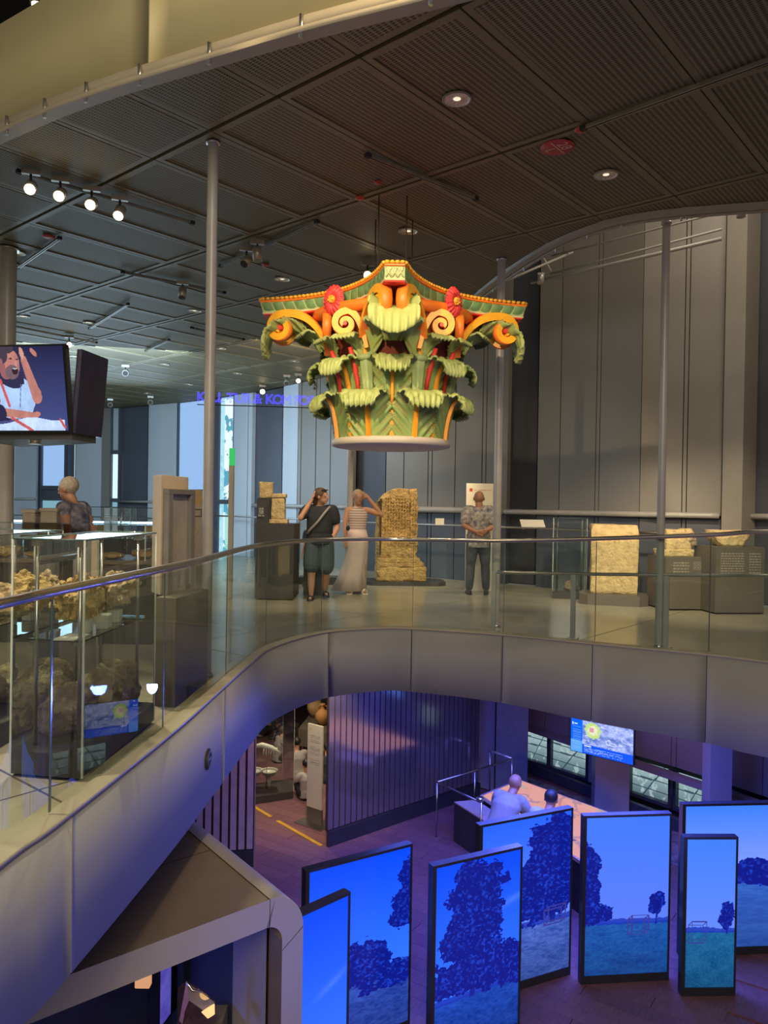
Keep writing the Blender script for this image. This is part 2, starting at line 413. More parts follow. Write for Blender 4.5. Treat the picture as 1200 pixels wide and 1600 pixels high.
# fascia of the gallery edge
fascia = strip(EDGE, 0.0, 0.03, lambda p: -p[2] + .02, -0.02).build('trim_1', m_dark, kind='structure')
FJ = [-600, -150, 92, 338, 507, 645, 788, 928, 1106, 1300, 1800]
for a, b in zip(FJ, FJ[1:]):
    pth = edge_between(a + 0.7, b - 0.7)
    strip(pth, 0.03, 0.07, lambda p: -p[2], 0.0).build('fascia_panel', m_fascia, fascia)
strip(EDGE, -0.03, 0.075, 0.0, 0.025).build('edge_profile', m_greyrim, fascia)
e = edge_between(300, 330)[0]; ins = MB()
c = at_y(317, 1176, 0); 
ins_p = edge_between(316, 318)[0]; o2 = offs(edge_between(310, 324), 0.071)[1]
ins.T = Matrix.Translation((o2[0], o2[1], -0.42)) @ Matrix.Rotation(math.radians(88), 4, 'Z') @ Matrix.Rotation(PI / 2, 4, 'X')
ins.lathe([(0.0, 0.0), (0.075, 0.0), (0.08, 0.008), (0.0, 0.012)], n=24); ins.lathe([(0.052, 0.014), (0.062, 0.018), (0.052, 0.02)], n=24, m=1)
ins.box((0, 0, 0.015), (0.09, 0.014, 0.006), m=1)
ins.build('fascia_socket', [m_dark, m_navy], None, base=Vector((o2[0], o2[1], -0.42)), label='small round black socket cover set in the grey gallery fascia', cat='wall socket')

# glass balustrade
m_glass = glass('balustrade_glass', (0.80, 0.90, 0.875), 0.03)
m_gedge = mat('glass_edge', (0.06, 0.10, 0.09, 1), rough=0.2, var=0.1)
bal = thing('glass_balustrade', (EDGE[40][0], EDGE[40][1], 0), 'long curved balustrade of clear glass panels with steel handrail around the void', 'balustrade')
GJ = [-700, -250, 82, 258, 356, 418, 504, 645, 787, 930, 1108, 1330, 1800]
for a, b in zip(GJ, GJ[1:]):
    pth = edge_between(a + 1.0, b - 1.0)
    A = offs(pth, -0.012); mbg = MB()
    R = [[mbg.av((q[0], q[1], 0.02)), mbg.av((q[0], q[1], p[3] - 0.04))] for q, p in zip(A, pth)]
    for k in range(len(R) - 1): mbg.af((R[k][0], R[k + 1][0], R[k + 1][1], R[k][1]), 0, True)
    mbg.build('glass_panel', m_glass, bal)
    q = A[-1]; dd = Vector((q[0], q[1])).normalized() * 0.0
    MB().box((q[0] , q[1], (pth[-1][3]) / 2), (0.006, 0.016, pth[-1][3] - 0.07)).build('glass_joint', m_gedge, bal)
hp = [(q[0], q[1], p[3]) for q, p in zip(offs(EDGE, -0.012), EDGE)]
MB().tube(hp, 0.024, n=10).build('handrail', m_steel, bal)
mrp = [(q[0], q[1], p[3] * 0.655) for q, p in zip(offs(edge_between(771, 1800), -0.14), edge_between(771, 1800))]
MB().tube(mrp, 0.019, n=8).build('mid_rail', m_steel, bal)
for px in (772, 883, 1031, 1420):
    p = edge_between(px - 1, px + 1)[0]; q = offs(edge_between(px - 6, px + 6), -0.14)[1]
    mbp = MB(); mbp.box((q[0], q[1], p[3] * 0.655 / 2), (0.055, 0.03, p[3] * 0.655), rz=math.radians(-28)); mbp.box((q[0], q[1], 0.01), (0.12, 0.1, 0.02), rz=math.radians(-28))
    mbp.build('rail_post', m_paintsteel, bal)

# ------------------------------------------------------------------ ceiling of the gallery, mesh cassettes in a grid
FRONT = [(-16, 14.6), (-6, 8.35), (-3.3, 6.57), (-2.36, 5.97), (-1.37, 5.46), (0, 4.83), (2, 4.12), (5, 3.7), (8.5, 3.6)]
RIGHT = [(8.5, 7.3), (5.2, 7.45), (3.86, 7.7), (2.67, 8.05), (2.14, 8.55), (1.76, 9.35), (1.38, 10.75), (1.05, 12.6), (0.80, 14.2), (.55, 16.6)]
FR = smooth_path([(a, b) for a, b in FRONT], 6); RG = smooth_path([(a, b) for a, b in RIGHT], 6)
c_region = [tuple(p) for p in FR] + [tuple(p) for p in RG] + [tuple(wall_pt(p)) for p in (550, 470, 393, 276, 184, 57, -200, -420)]
m_mesh = bpy.data.materials.new('expanded_metal'); m_mesh.use_nodes = True
nt = m_mesh.node_tree; b = nt.nodes['Principled BSDF']; b.inputs['Roughness'].default_value = 0.6; b.inputs['Metallic'].default_value = 0.0
tc = nt.nodes.new('ShaderNodeTexCoord'); mp = nt.nodes.new('ShaderNodeMapping'); mp.inputs['Scale'].default_value = (22, 44, 1)
vo = nt.nodes.new('ShaderNodeTexVoronoi'); vo.inputs['Scale'].default_value = 1.0; vo.inputs['Randomness'].default_value = 0.0; vo.voronoi_dimensions = '2D'
cr = nt.nodes.new('ShaderNodeValToRGB'); cr.color_ramp.elements[0].color = (0.016, 0.013, 0.008, 1); cr.color_ramp.elements[1].color = (0.20, 0.165, 0.080, 1)
cr.color_ramp.elements[0].position = 0.28; cr.color_ramp.elements[1].position = 0.42
nt.links.new(tc.outputs['Object'], mp.inputs[0]); nt.links.new(mp.outputs[0], vo.inputs['Vector']); nt.links.new(vo.outputs['Distance'], cr.inputs[0]); nt.links.new(cr.outputs[0], b.inputs['Base Color'])
m_cframe = mat('ceiling_frame_metal', (0.165, 0.138, 0.072, 1), rough=0.5, metal=0.0, var=0.05)
m_ctrack = mat('ceiling_gap', (0.035, 0.032, 0.027, 1), rough=0.6)
mb = MB(); mb.prism([Vector(p) for p in c_region], CEIL + 0.035, CEIL + 0.16); ceiling = mb.build('ceiling', m_ctrack, kind='structure')
uA = Vector((.76, -.65)).normalized(); nA = Vector((.65, .76)).normalized()
angA = math.atan2(uA.y, uA.x)
CU_, CN_ = 0.84, 1.85
def cassette(mb, poly_in, poly_out):
    n = len(poly_in)
    o = [mb.av((p[0], p[1], 0.0)) for p in poly_out]; i = [mb.av((p[0], p[1], 0.0)) for p in poly_in]; r = [mb.av((p[0], p[1], 0.012)) for p in poly_in]; ot = [mb.av((p[0], p[1], 0.03)) for p in poly_out]
    for k in range(n):
        q = (k + 1) % n
        mb.af((o[k], i[k], i[q], o[q]), 1); mb.af((i[k], r[k], r[q], i[q]), 1); mb.af((o[k], o[q], ot[q], ot[k]), 1)
    mb.af(r[::-1], 0)
def rect(hx, hy): return [(-hx, -hy), (hx, -hy), (hx, hy), (-hx, hy)]
mbc = MB(); cassette(mbc, rect(CU_ / 2 - .06, CN_ / 2 - .075), rect(CU_ / 2 - .006, CN_ / 2 - .018)); cas_me = mbc.mesh('ceiling_panel', [m_mesh, m_cframe])
def inside(p, poly):
    c = False; n = len(poly)
    for k in range(n):
        a = poly[k]; b_ = poly[(k + 1) % n]
        if (a[1] > p[1]) != (b_[1] > p[1]) and p[0] < (b_[0] - a[0]) * (p[1] - a[1]) / (b_[1] - a[1]) + a[0]: c = not c
    return c
cells = []
for i in range(-26, 16):
    for j in range(-3, 16):
        cen = uA * (-3.64 + CU_ * (i + .5)) + nA * (3.91 + CN_ * (j + .5))
        if cen.y < 2 or cen.y > 29 or cen.x < -17 or cen.x > 9.5: continue
        q = [cen + uA * x + nA * y for x, y in rect(CU_ / 2 - .006, CN_ / 2 - .018)]
        ins_ = [inside(p, c_region) for p in q]
        if all(ins_): cells.append((cen.y ** 2 + cen.x ** 2, cen, None))
        elif any(ins_) or inside(cen, c_region): cells.append((cen.y ** 2 + cen.x ** 2, cen, q))
cells.sort(key=lambda c: c[0])
far = MB(); FARN = 0
for k, (dd, cen, q) in enumerate(cells):
    if k < 290:
        if q is None:
            o = share('ceiling_panel', cas_me, (cen.x, cen.y, CEIL), ceiling, angA)
        else:
            mb = MB(); q2 = [(cen + uA * x + nA * y) for x, y in rect(CU_ / 2 - .06, CN_ / 2 - .075)]
            if clipped_prism(mb, c_region, q, CEIL + 0.004, CEIL + .03, 1):
                clipped_prism(mb, c_region, q2, CEIL + .001, CEIL + .006, 0); o = mb.build('ceiling_panel', [m_mesh, m_cframe], ceiling); Tc = Matrix.Translation((cen.x, cen.y, CEIL)) @ Matrix.Rotation(angA, 4, 'Z'); o.data.transform(Tc.inverted()); o.location = (cen.x, cen.y, CEIL); o.rotation_euler = (0, 0, angA)
    else:
        FARN += 1; T = Matrix.Translation((cen.x, cen.y, CEIL)) @ Matrix.Rotation(angA, 4, 'Z'); far.T = T
        if q is None: cassette(far, rect(CU_ / 2 - .06, CN_ / 2 - .075), rect(CU_ / 2 - .006, CN_ / 2 - .018))
        else: far.T = None; clipped_prism(far, c_region, q, CEIL, CEIL + .03, 0)
if FARN: far.build('far_ceiling_panels', [m_mesh, m_cframe], ceiling, kind='stuff')
# rims of the ceiling openings
FRp = [Vector((p[0], p[1], 0, 0)) for p in FR]; RGp = [Vector((p[0], p[1], 0, 0)) for p in RG]
rim = strip(FRp, -0.02, 0.10, CEIL - 0.05, CEIL + 0.045).build('trim_2', m_greyrim, kind='structure')
strip(FRp, 0.13, 0.16, CEIL - 0.10, CEIL - 0.06).build('hanging_rail', m_greyrim, rim)
for k in range(4, len(FR) - 6, 3):
    p = offs(FRp, 0.145)[k]; MB().tube([(p[0], p[1], CEIL - 0.13), (p[0], p[1], CEIL + 0.02)], 0.014, n=8).build('rail_clip', m_steel, rim)
rim2 = strip(RGp, -0.02, 0.06, CEIL - 0.05, CEIL + 0.12).build('trim_3', m_greyrim, kind='structure')
strip(RGp, 0.09, 0.13, CEIL - 0.06, CEIL - 0.03).build('hanging_rail', m_greyrim, rim2)
for k in range(8, len(RG) - 10, 4):
    p = offs(RGp, 0.10)[k]; MB().tube([(p[0], p[1], CEIL - 0.09), (p[0], p[1], CEIL + 0.03)], 0.012, n=6).build('rail_clip', m_steel, rim2)
# parapet of the storey above
par = strip(FRp, 0.0, 0.02, CEIL + 0.045, 5.48).build('trim_4', m_dark, kind='structure')
Lp = len(FRp); cuts = [0, 10, 22, 31, 36, 42, Lp - 1]
for a, b_ in zip(cuts, cuts[1:]):
    seg = [v.copy() for v in FRp[a:b_ + 1]]
    d0 = (seg[1] - seg[0]).normalized() * .004; seg[0] = seg[0] + d0; seg[-1] = seg[-1] - d0
    strip(seg, 0.02, 0.06, CEIL + 0.045, 5.5).build('parapet_panel', m_beige, par)

# ------------------------------------------------------------------ back wall of the gallery
wall = None
mb = MB()
for k in range(len(wall_poly) - 1):
    a, b_ = wall_poly[k], wall_poly[k + 1]; d = (b_ - a).normalized(); n = Vector((-d.y, d.x))
    mb.prism([a + n * .55, b_ + n * .55, b_ + n * .75, a + n * .75], -0.03 if True else 0, 8.2)
wall = mb.build('wall_back', m_dark, kind='structure')
m_bluedark = mat('wall_panel_low', (0.075, 0.082, 0.105, 1), rough=0.35, var=0.06, scale=2)
def wp(p0, p1, m, z0=0.0, z1=4.6, back=0.0, gap=0.7, th=0.12, name='wall_panel', parent=None):
    a = wall_pt(p0 + gap, back); b_ = wall_pt(p1 - gap, back); d = (b_ - a).normalized(); n = Vector((-d.y, d.x)) * th
    return MB().prism([a, b_, b_ + n, a + n], z0, z1).build(name, m, parent or wall)
segs = [(-420, -330, 'c'), (-330, -240, 'c'), (-240, -180, 'd'), (-180, -90, 'c'), (-90, -40, 'd'), (-40, 0, 'c'), (0, 18, 'c'), (18, 57, 'c'), (57, 63, 'd'), (100, 112, 'd'), (117, 158, 'c'), (158, 172, 'g'),
        (184, 230, 'd'), (230, 275, 'c'), (318, 340, 'd'), (363, 386, 'c'), (386, 393, 'c'), (393, 440, 'd'), (440, 464, 'c'), (464, 469, 'g'), (469, 492, 'g'), (492, 515, 'g'), (515, 549, 'g'), (549, 602, 'D'),
        (602, 630, 'g'), (630, 668, 'g'), (668, 674, 'g'), (674, 710, 'g'), (710, 752, 'g'), (752, 758, 'g'), (758, 792, 'g'), (792, 838, 'D'), (838, 873, 'g'), (873, 929, 'g'), (929, 935, 'g'), (935, 999, 'g'),
        (999, 1065, 'g'), (1065, 1072, 'g'), (1072, 1127, 'g'), (1160, 1235, 'D'), (1235, 1300, 'g'), (1300, 1400, 'g'), (1400, 1520, 'g')]
for p0, p1, k in segs:
    top = 8.1 if p0 >= 700 else 4.62
    mt = {'c': m_cool, 'g': m_panel, 'd': m_navy, 'D': m_navy}[k]; bk = {'c': 0, 'g': 0, 'd': .25, 'D': .42}[k]
    if k == 'g' and p0 > 600:
        wp(p0, p1, mt, 1.42, top, bk); wp(p0, p1, m_bluedark, 0.0, 1.36, bk + .03)
    else: wp(p0, p1, mt, 0.0, top, bk)
a = wall_pt(1127.5, -0.18); b_ = wall_pt(1159, -0.18); d = (b_ - a).normalized(); n = Vector((-d.y, d.x)) * .5
MB().prism([a, b_, b_ + n, a + n], 0, 8.1).build('pilaster', m_pil, wall)
# tall windows of the left part
def window(name, p0, p1, z0, z1, parts):
    A = wall_pt(p0); B = wall_pt(p1); r = thing(name, (A.x, A.y, z0), kind='structure')
    for (za, zb, m) in parts: wp(p0, p1, m, za, zb, .12, gap=0.2, th=.02, name='window_pane', parent=r)
    wp(p0 - 1.0, p0 + .6, m_navy, z0, z1, 0.0, gap=0, th=.14, name='window_frame', parent=r)
    wp(p1 - .6, p1 + 1.0, m_navy, z0, z1, 0.0, gap=0, th=.14, name='window_frame', parent=r)
    for z in [q[1] for q in parts[:-1]]: wp(p0, p1, m_navy, z - .03, z + .1, .02, gap=0, th=.1, name='mullion', parent=r)
    return r
window('window_1', 63, 100, 0, 4.6, [(0, 1.52, m_cyan), (1.52, 1.9, m_navy), (1.9, 4.6, m_blind)])
window('window_2', 112, 117, 0, 4.6, [(0, 1.5, m_cyan), (1.5, 4.6, m_sky)])
window('window_3', 172, 184, 0, 4.6, [(0, 1.5, m_cyan), (1.5, 3.1, m_sky), (3.1, 4.6, m_cool)])
window('window_4', 276, 318, 0, 4.6, [(0, 1.8, m_cyan), (1.8, 4.6, m_blind)])
w5 = window('window_5', 340, 363, 0, 4.6, [(0, 1.5, m_cyan), (1.5, 4.6, m_blind)])
def view(u, v):
    n = fbm(u * 2.5 + v * 3, v * 26, 5); k = (n > 0.53) * 1.0
    c = mixc((0.80, 0.95, 1.0), (0.10, 0.36, 0.50), k)
    g = ((v < 0.34) & (n < .62) & (u > 0.5)) * 0.7; c = mixc(c, (0.22, 0.62, 0.55), g)
    e_ = (u < .42) * 0.85; return mixc(c, (0.36, 0.72, 0.85), e_)
A = wall_pt(341, .10); B = wall_pt(362, .10)
picture('outdoor_view', (A.x, A.y), (B.x, B.y), 0.05, 4.55, 24, 160, view, m_vwin, w5)
# horizontal rails along the wall
def wall_rail(p0, p1, z, r, back, name, m=m_paintsteel, step=40):
    pts = []; p = p0
    while p < p1: q = wall_pt(p, back); pts.append((q.x, q.y, z)); p += step
    q = wall_pt(p1, back); pts.append((q.x, q.y, z)); return MB().tube(pts, r, n=8).build(name, m, wall)
wall_rail(-300, 55, 1.53, .04, -.05, 'rail_ledge'); wall_rail(186, 275, 1.5, .04, -.05, 'rail_ledge'); wall_rail(395, 545, 1.45, .05, -.1, 'rail_ledge'); wall_rail(606, 785, 1.43, .065, -.1, 'rail_ledge')
wall_rail(788, 1124, 1.42, .05, -.12, 'rail_ledge'); wall_rail(1164, 1500, 1.42, .05, .2, 'rail_ledge')
wall_rail(-300, 270, .98, .022, -.6, 'thin_handrail', m_steel); wall_rail(322, 1124, 1.13, .022, -.55, 'thin_handrail', m_steel)
# steel tracks crossing the light slot above the right exhibits
def bar(p0, y0, p1, y1, r, name, par_, m=m_paintsteel): return MB().tube([at_y(p0[0], p0[1], y0), at_y(p1[0], p1[1], y1)], r, n=8).build(name, m, par_)
trk = thing('slot_track', at_y(900, 400, 11.5), 'two grey steel track bars spanning the slot before the tall wall', 'lighting track')
bar((830, 442), 12.6, (1128, 373), 10.6, .028, 'track_bar', trk); bar((860, 428), 12.8, (1128, 358), 10.8, .018, 'track_bar', trk); bar((862, 400), 12.0, (1165, 322), 9.6, .014, 'track_bar', trk)
bar((760, 452), 11.5, (895, 394), 11.8, .02, 'track_bar', trk); bar((846, 398), 12.2, (862, 425), 12.2, .016, 'track_bar', trk)
# roof above the slot and side walls outside the frame
MB().prism([Vector((-1, 8)), Vector((10, 6)), Vector((10, 19)), Vector((-3, 20))], 8.1, 8.3).build('ceiling', m_ctrack, kind='structure')
MB().box((-15.2, 14, 0.1), (.3, 28, 9.0)).build('wall_left', m_cool, kind='structure')

# ------------------------------------------------------------------ columns
def column(px, ytop, Y, r, label, m=m_paintsteel, z1=CEIL, name='column'):
    p = at_y(px, 800, Y); t = thing(name, (p.x, p.y, 0), label, 'column', 'slender steel columns of the gallery')
    mb = MB(); mb.lathe([(r, 0.0), (r, z1 - .0)], c=(p.x, p.y, 0), n=24); mb.build('shaft', m, t)
    MB().lathe([(r * 1.0, 0.0), (r * 1.35, 0.0), (r * 1.35, .03), (r, .035)], c=(p.x, p.y, 0), n=24).build('foot_ring', m_steel, t)
    MB().lathe([(r, z1 - .02), (r * 1.3, z1 - .02), (r * 1.3, z1 - .0), (r, z1)], c=(p.x, p.y, 0), n=24).build('top_collar', m_steel, t)
    return t
column(325, 225, 6.62, 0.046, 'tall slim grey steel column left of the painted capital')
column(777, 385, 9.6, 0.049, 'tall slim steel column right of the painted capital beside the man')
column(1033, 345, 8.35, 0.042, 'tall slim steel column behind the balustrade before the right wall panels', z1=4.62)
column(546, 640, 14.6, 0.06, 'pale steel column behind the woman in the long skirt')
column(8, 390, 9.5, 0.10, 'thick grey column at left edge behind the hanging screen')

# ------------------------------------------------------------------ lower storey
m_wood = mat('oak_plank', (0.19, 0.09, 0.11, 1), rough=0.33, var=0.22, scale=3.5, stretch=(12, 1.2, 12))
m_wood2 = mat('oak_plank_light', (0.22, 0.105, 0.12, 1), rough=0.33, var=0.2, scale=3.5, stretch=(12, 1.2, 12))
MB().prism([Vector((-12, 2)), Vector((12, 2)), Vector((12, 26)), Vector((-12, 26))], LOW - .3, LOW - .02).build('floor', m_wood, kind='structure')
lowfloor = bpy.data.objects['floor.001']
pang = math.radians(-34); pu = Vector((math.cos(pang), math.sin(pang))); pn = Vector((-pu.y, pu.x))
pm = [MB().box((0, 0, -.011), (2.39, .238, .02)).mesh('floor_plank', [m]) for m in (m_wood, m_wood2)]
cand = []
for i in range(-14, 15):
    for j in range(-10, 100):
        c = pu * (i * 2.4 + (j * .77) % 2.4) + pn * (j * .242)
        if c.y < 7.5 or c.y > 20: continue
        lat = c.x / c.y
        if lat < -0.26 or lat > 0.6 or (c.y > 15.5 and lat > .12): continue
        cand.append((c.length, c, j))
cand.sort(key=lambda q: q[0])
for k, (d, c, j) in enumerate(cand[:298]): share('floor_plank', pm[(j * 7 + k) % 2], (c.x, c.y, LOW), lowfloor, pang)
if len(cand) > 298:
    mb = MB()
    for d, c, j in cand[298:]: mb.box((c.x, c.y, LOW - .011), (2.39, .238, .02), rz=pang)
    mb.build('far_planks', m_wood, lowfloor, kind='stuff')
# outer wall of the lower storey, right
m_lwall = mat('lower_wall_sheet', (0.24, 0.20, 0.21, 1), rough=0.35, var=0.05)
m_lcol = mat('lower_pier', (0.33, 0.30, 0.34, 1), rough=0.5, var=0.04)
m_lframe = mat('lower_window_frame', (0.045, 0.05, 0.075, 1), rough=0.35)
LW = [(700, 19.0), (825, 17.2), (930, 15.9), (1110, 14.0), (1200, 13.1), (1500, 10.6)]
def lw_pt(px, back=0.0):
    for (a, da), (b, db) in zip(LW, LW[1:]):
        if a <= px <= b: d = da + (db - da) * (px - a) / (b - a) + back; break
    v = ray(px, hz(px)); return Vector((v.x / v.y * d, d))
lwall = MB(); 
for a, b_ in zip(LW, LW[1:]):
    A = lw_pt(a[0], .35); B = lw_pt(b_[0], .35); d = (B - A).normalized(); n = Vector((-d.y, d.x)) * .15
    lwall.prism([A, B, B + n, A + n], LOW, -.76)
lwall = lwall.build('wall_right', m_dark, kind='structure')
def lp(p0, p1, m, z0, z1, back=0, gap=.6, th=.1, name='wall_panel', parent=None):
    A = lw_pt(p0 + gap, back); B = lw_pt(p1 - gap, back); d = (B - A).normalized(); n = Vector((-d.y, d.x)) * th
    return MB().prism([A, B, B + n, A + n], z0, z1).build(name, m, parent or lwall)
for p0, p1 in ((822, 857), (857, 895), (895, 962), (962, 985), (985, 1056), (1056, 1064), (1064, 1112), (1112, 1200), (1200, 1300), (1300, 1500)): lp(p0, p1, m_lwall, -3.36, -.77)
lp(822, 1500, m_lwall, -3.47, -3.36, -.07, th=.17, name='window_sill')
lp(822, 1500, m_lframe, LOW, -4.19, 0, name='wall_panel')
m_out = mat_vcol('low_window_view', emit=0.8)
def lowview(sd):
    def f(u, v):
        g = mixc((0.10, 0.17, 0.20), (0.34, 0.50, 0.52), np.clip(v * 1.6 - .1, 0, 1)); n = fbm(u * 9, v * 5, sd)
        g = mixc(g, (0.50, 0.66, 0.66), (n > .6) * .7)
        for k, (a, b_) in enumerate(((.28, .0), (.55, .02), (.8, -.03))): g = mixc(g, (0.03, 0.06, 0.09), (np.abs(v - a - b_ * u) < .018) * .9)
        d = np.abs((v - .05) - (u - .35) * 1.7) < .03; return mixc(g, (0.03, 0.06, 0.10), d * 1.0)
    return f
for k, (p0, p1) in enumerate(((826, 861), (867, 922), (992, 1052), (1064, 1112))):
    A = lw_pt(p0, .12); B = lw_pt(p1, .12); r = thing('window_%d' % (6 + k), (A.x, A.y, -4.19), kind='structure')
    picture('window_pane', (A.x, A.y), (B.x, B.y), -4.17, -3.48, 60, 34, lowview(20 + k), m_out, r)
    lp(p0 - 4, p0, m_lframe, -4.19, -3.47, 0, 0, .14, 'window_frame', r); lp(p1, p1 + 4, m_lframe, -4.19, -3.47, 0, 0, .14, 'window_frame', r)
    lp(p0, p1, m_lframe, -4.19, -4.12, 0, 0, .12, 'window_frame', r)
for (p0, p1, m) in ((1112, 1500, m_lcol), (922 + 4, 988, m_lcol)): lp(p0, p1, m, -4.19, -3.47, .02)
# piers of the lower storey
def pier(p0, p1, Y, dep, m, name, label, rz=0):
    a = at_y(p0, 1100, Y); b_ = at_y(p1, 1100, Y)
    o = MB().prism([Vector((a.x, a.y)), Vector((b_.x, b_.y)), Vector((b_.x + dep * .15, b_.y + dep)), Vector((a.x + dep * .15, a.y + dep))], LOW, -.76).build(name, m, None, base=Vector((a.x, a.y, LOW)), label=label, cat='column'); return o
m_pierb = mat('blue_grey_pier', (0.15, 0.165, 0.20, 1), rough=0.5)
pier(776, 826, 15.7, .6, m_pierb, 'wall_pier', 'broad blue-grey wall pier beside the left low windows downstairs')
pier(932, 986, 14.8, .55, m_lcol, 'wall_pier', 'mauve-grey square pier under the hanging map screen')
pier(1112, 1146, 12.6, .5, m_lcol, 'wall_pier', 'violet-lit square pier at the right end of the low windows')
# back of the lower hall
m_lback = mat('lower_back_wall', (0.12, 0.11, 0.10, 1), rough=0.6)
MB().box((-1, 22.5, -2.6), (16, .3, 3.6)).build('wall_back', m_lback, kind='structure')
MB().box((-6.5, 14, -2.6), (.3, 17, 3.6)).build('wall_left', m_lback, kind='structure')

# ================================================================== PAINTED CAPITAL
CC = Vector((0.06, 8.0, 0)); ZC = 2.12
cap = thing('painted_capital', (CC.x, CC.y, ZC), 'huge painted corinthian capital with green leaves and orange scrolls hanging over the void', 'sculpture')
m_leafv = mat_vcol('painted_leaf', rough=0.55, bump=0.25, bscale=50)
m_rib = mat('orange_midrib', (0.86, 0.33, 0.015, 1), rough=0.5, var=0.12)
m_red = mat('painted_red', (0.62, 0.045, 0.03, 1), rough=0.5, var=0.15)
m_maroon = mat('painted_maroon', (0.16, 0.030, 0.018, 1), rough=0.6, var=0.2)
m_orange = mat('painted_orange', (0.85, 0.20, 0.02, 1), rough=0.45, var=0.10)
m_yellow = mat('painted_yellow', (0.83, 0.40, 0.02, 1), rough=0.45, var=0.12)
m_gold = mat('painted_gold', (0.78, 0.38, 0.03, 1), rough=0.4, var=0.1)
m_green = mat('painted_green', (0.13, 0.25, 0.10, 1), rough=0.55, var=0.2, scale=14)
m_lgreen = mat('painted_light_green', (0.36, 0.46, 0.20, 1), rough=0.55, var=0.15, scale=14)
m_cream = mat('painted_cream', (0.58, 0.52, 0.30, 1), rough=0.55, var=0.08)
m_ring = mat('white_plinth_ring', (0.60, 0.53, 0.43, 1), rough=0.5, var=0.03)
def rot(a): return Matrix.Translation((CC.x, CC.y, 0)) @ Matrix.Rotation(a, 4, 'Z')
LG = np.array([0.42, 0.50, 0.17]); MG = np.array([0.20, 0.33, 0.095]); DG = np.array([0.035, 0.07, 0.03]); RD = np.array([0.50, 0.16, 0.06]); YL = np.array([0.62, 0.50, 0.20])
def profile(pts, n):
    sp = smooth_path([Vector((p[0], p[1], 0)) for p in pts], 12); L = [0]
    for a, b in zip(sp, sp[1:]): L.append(L[-1] + (b - a).length)
    out = []; k = 0
    for i in range(n + 1):
        s = L[-1] * i / n
        while k < len(L) - 2 and L[k + 1] < s: k += 1
        t = (s - L[k]) / (L[k + 1] - L[k] + 1e-9); p = sp[k].lerp(sp[k + 1], t); out.append((p.x, p.y))
    return out
def leaf(name, ang, prof, wid, lobes, parent, nt=72, ns=26, depth=0.030, th=0.016, tipfan=0.22, bow=1.0, droop=0.0, lift=0.0, frame=None, skew=0.0, rib=True, ribm=None, light=0.0, zl=0.0):
    """an acanthus leaf: midline profile (r, z), half width wid(t), chevron flutes, toothed outline, fanned tip"""
    P = profile(prof, nt); mb = MB(); T = frame if frame is not None else rot(ang)
    cols = []
    front = []; back = []
    for i in range(nt + 1):
        t = i / nt; r, z = P[i]
        a = P[max(i - 1, 0)]; b = P[min(i + 1, nt)]; dr, dz = b[0] - a[0], b[1] - a[1]; l = math.hypot(dr, dz) + 1e-9
        nr, nz_ = dz / l, -dr / l          # outward normal of the profile
        row = []; rb = []; crow = []
        for j in range(ns + 1):
            s = -1 + 2 * j / ns; q = abs(s)
            ph = lobes * (t - (0.34 * q + .10 * q * q) * (1 - t * .5)); tip = max(0.0, (t - (1 - tipfan)) / tipfan)
            tooth = 1 - (0.20 * (abs(math.sin(PI * ph)) ** 0.6 < 0.45) * 0 + 0.17 * (1 - abs(math.sin(PI * ph)) ** 0.7)) * (q ** 2) * (1 - tip)
            w = wid(t) * tooth * s
            fl1 = (math.cos(2 * PI * (ph - .5)) * 0.6 + 0.4 * math.cos(2 * PI * ph * 3)) * min(1, q * 2.4) * (1 - tip)
            fan = math.cos(s * PI * 6.5); fl = fl1 * (0.5 + .5 * q) + fan * tip * 0.9
            h = depth * fl + (q ** 2) * lift * (1 - tip)
            rr = r - bow * (w * w) / (2 * max(r, .3)) * (1 - .6 * tip)
            cut = tip * (0.035 * (1 - abs(fan)) + 0.10 * q ** 2.2) * l * nt * 0.25
            x = rr + nr * h - (dr / l) * cut; zz = z + nz_ * h - (dz / l) * cut - droop * q * q * tip + zl * q * q * min(1, t * 2.5)
            row.append((x, w + skew * t, zz)); rb.append((x - nr * th, (w + skew * t) * 0.985, zz - nz_ * th))
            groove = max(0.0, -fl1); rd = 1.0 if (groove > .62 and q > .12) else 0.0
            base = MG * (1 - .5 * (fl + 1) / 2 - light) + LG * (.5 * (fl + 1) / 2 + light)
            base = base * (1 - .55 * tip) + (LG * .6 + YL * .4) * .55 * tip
            if zl == 0: base = base * (1 - .72 * min(1, tip * 1.6)) + DG * .72 * min(1, tip * 1.6)  # shade under the curled tip mixed into the leaf colour
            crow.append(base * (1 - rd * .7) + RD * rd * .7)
        front.append(row); back.append(rb); cols.append(crow)
    mb.T = T
    fi = mb.grid(front, 0, True, flip=False); bi = mb.grid(back, 0, True, flip=True)
    E = [fi[0][j] for j in range(ns + 1)] + [fi[i][ns] for i in range(1, nt + 1)] + [fi[nt][j] for j in range(ns - 1, -1, -1)] + [fi[i][0] for i in range(nt - 1, 0, -1)]
    G = [bi[0][j] for j in range(ns + 1)] + [bi[i][ns] for i in range(1, nt + 1)] + [bi[nt][j] for j in range(ns - 1, -1, -1)] + [bi[i][0] for i in range(nt - 1, 0, -1)]
    for k in range(len(E)): q = (k + 1) % len(E); mb.af((E[k], G[k], G[q], E[q]), 0)
    o = mb.build(name, m_leafv, parent)
    vc = np.zeros((len(mb.v), 3))
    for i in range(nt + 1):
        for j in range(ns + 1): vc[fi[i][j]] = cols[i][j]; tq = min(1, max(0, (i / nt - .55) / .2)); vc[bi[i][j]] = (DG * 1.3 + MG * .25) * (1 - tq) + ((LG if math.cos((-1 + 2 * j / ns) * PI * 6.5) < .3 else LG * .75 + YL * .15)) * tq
    ca = o.data.color_attributes.new('Col', 'FLOAT_COLOR', 'POINT')
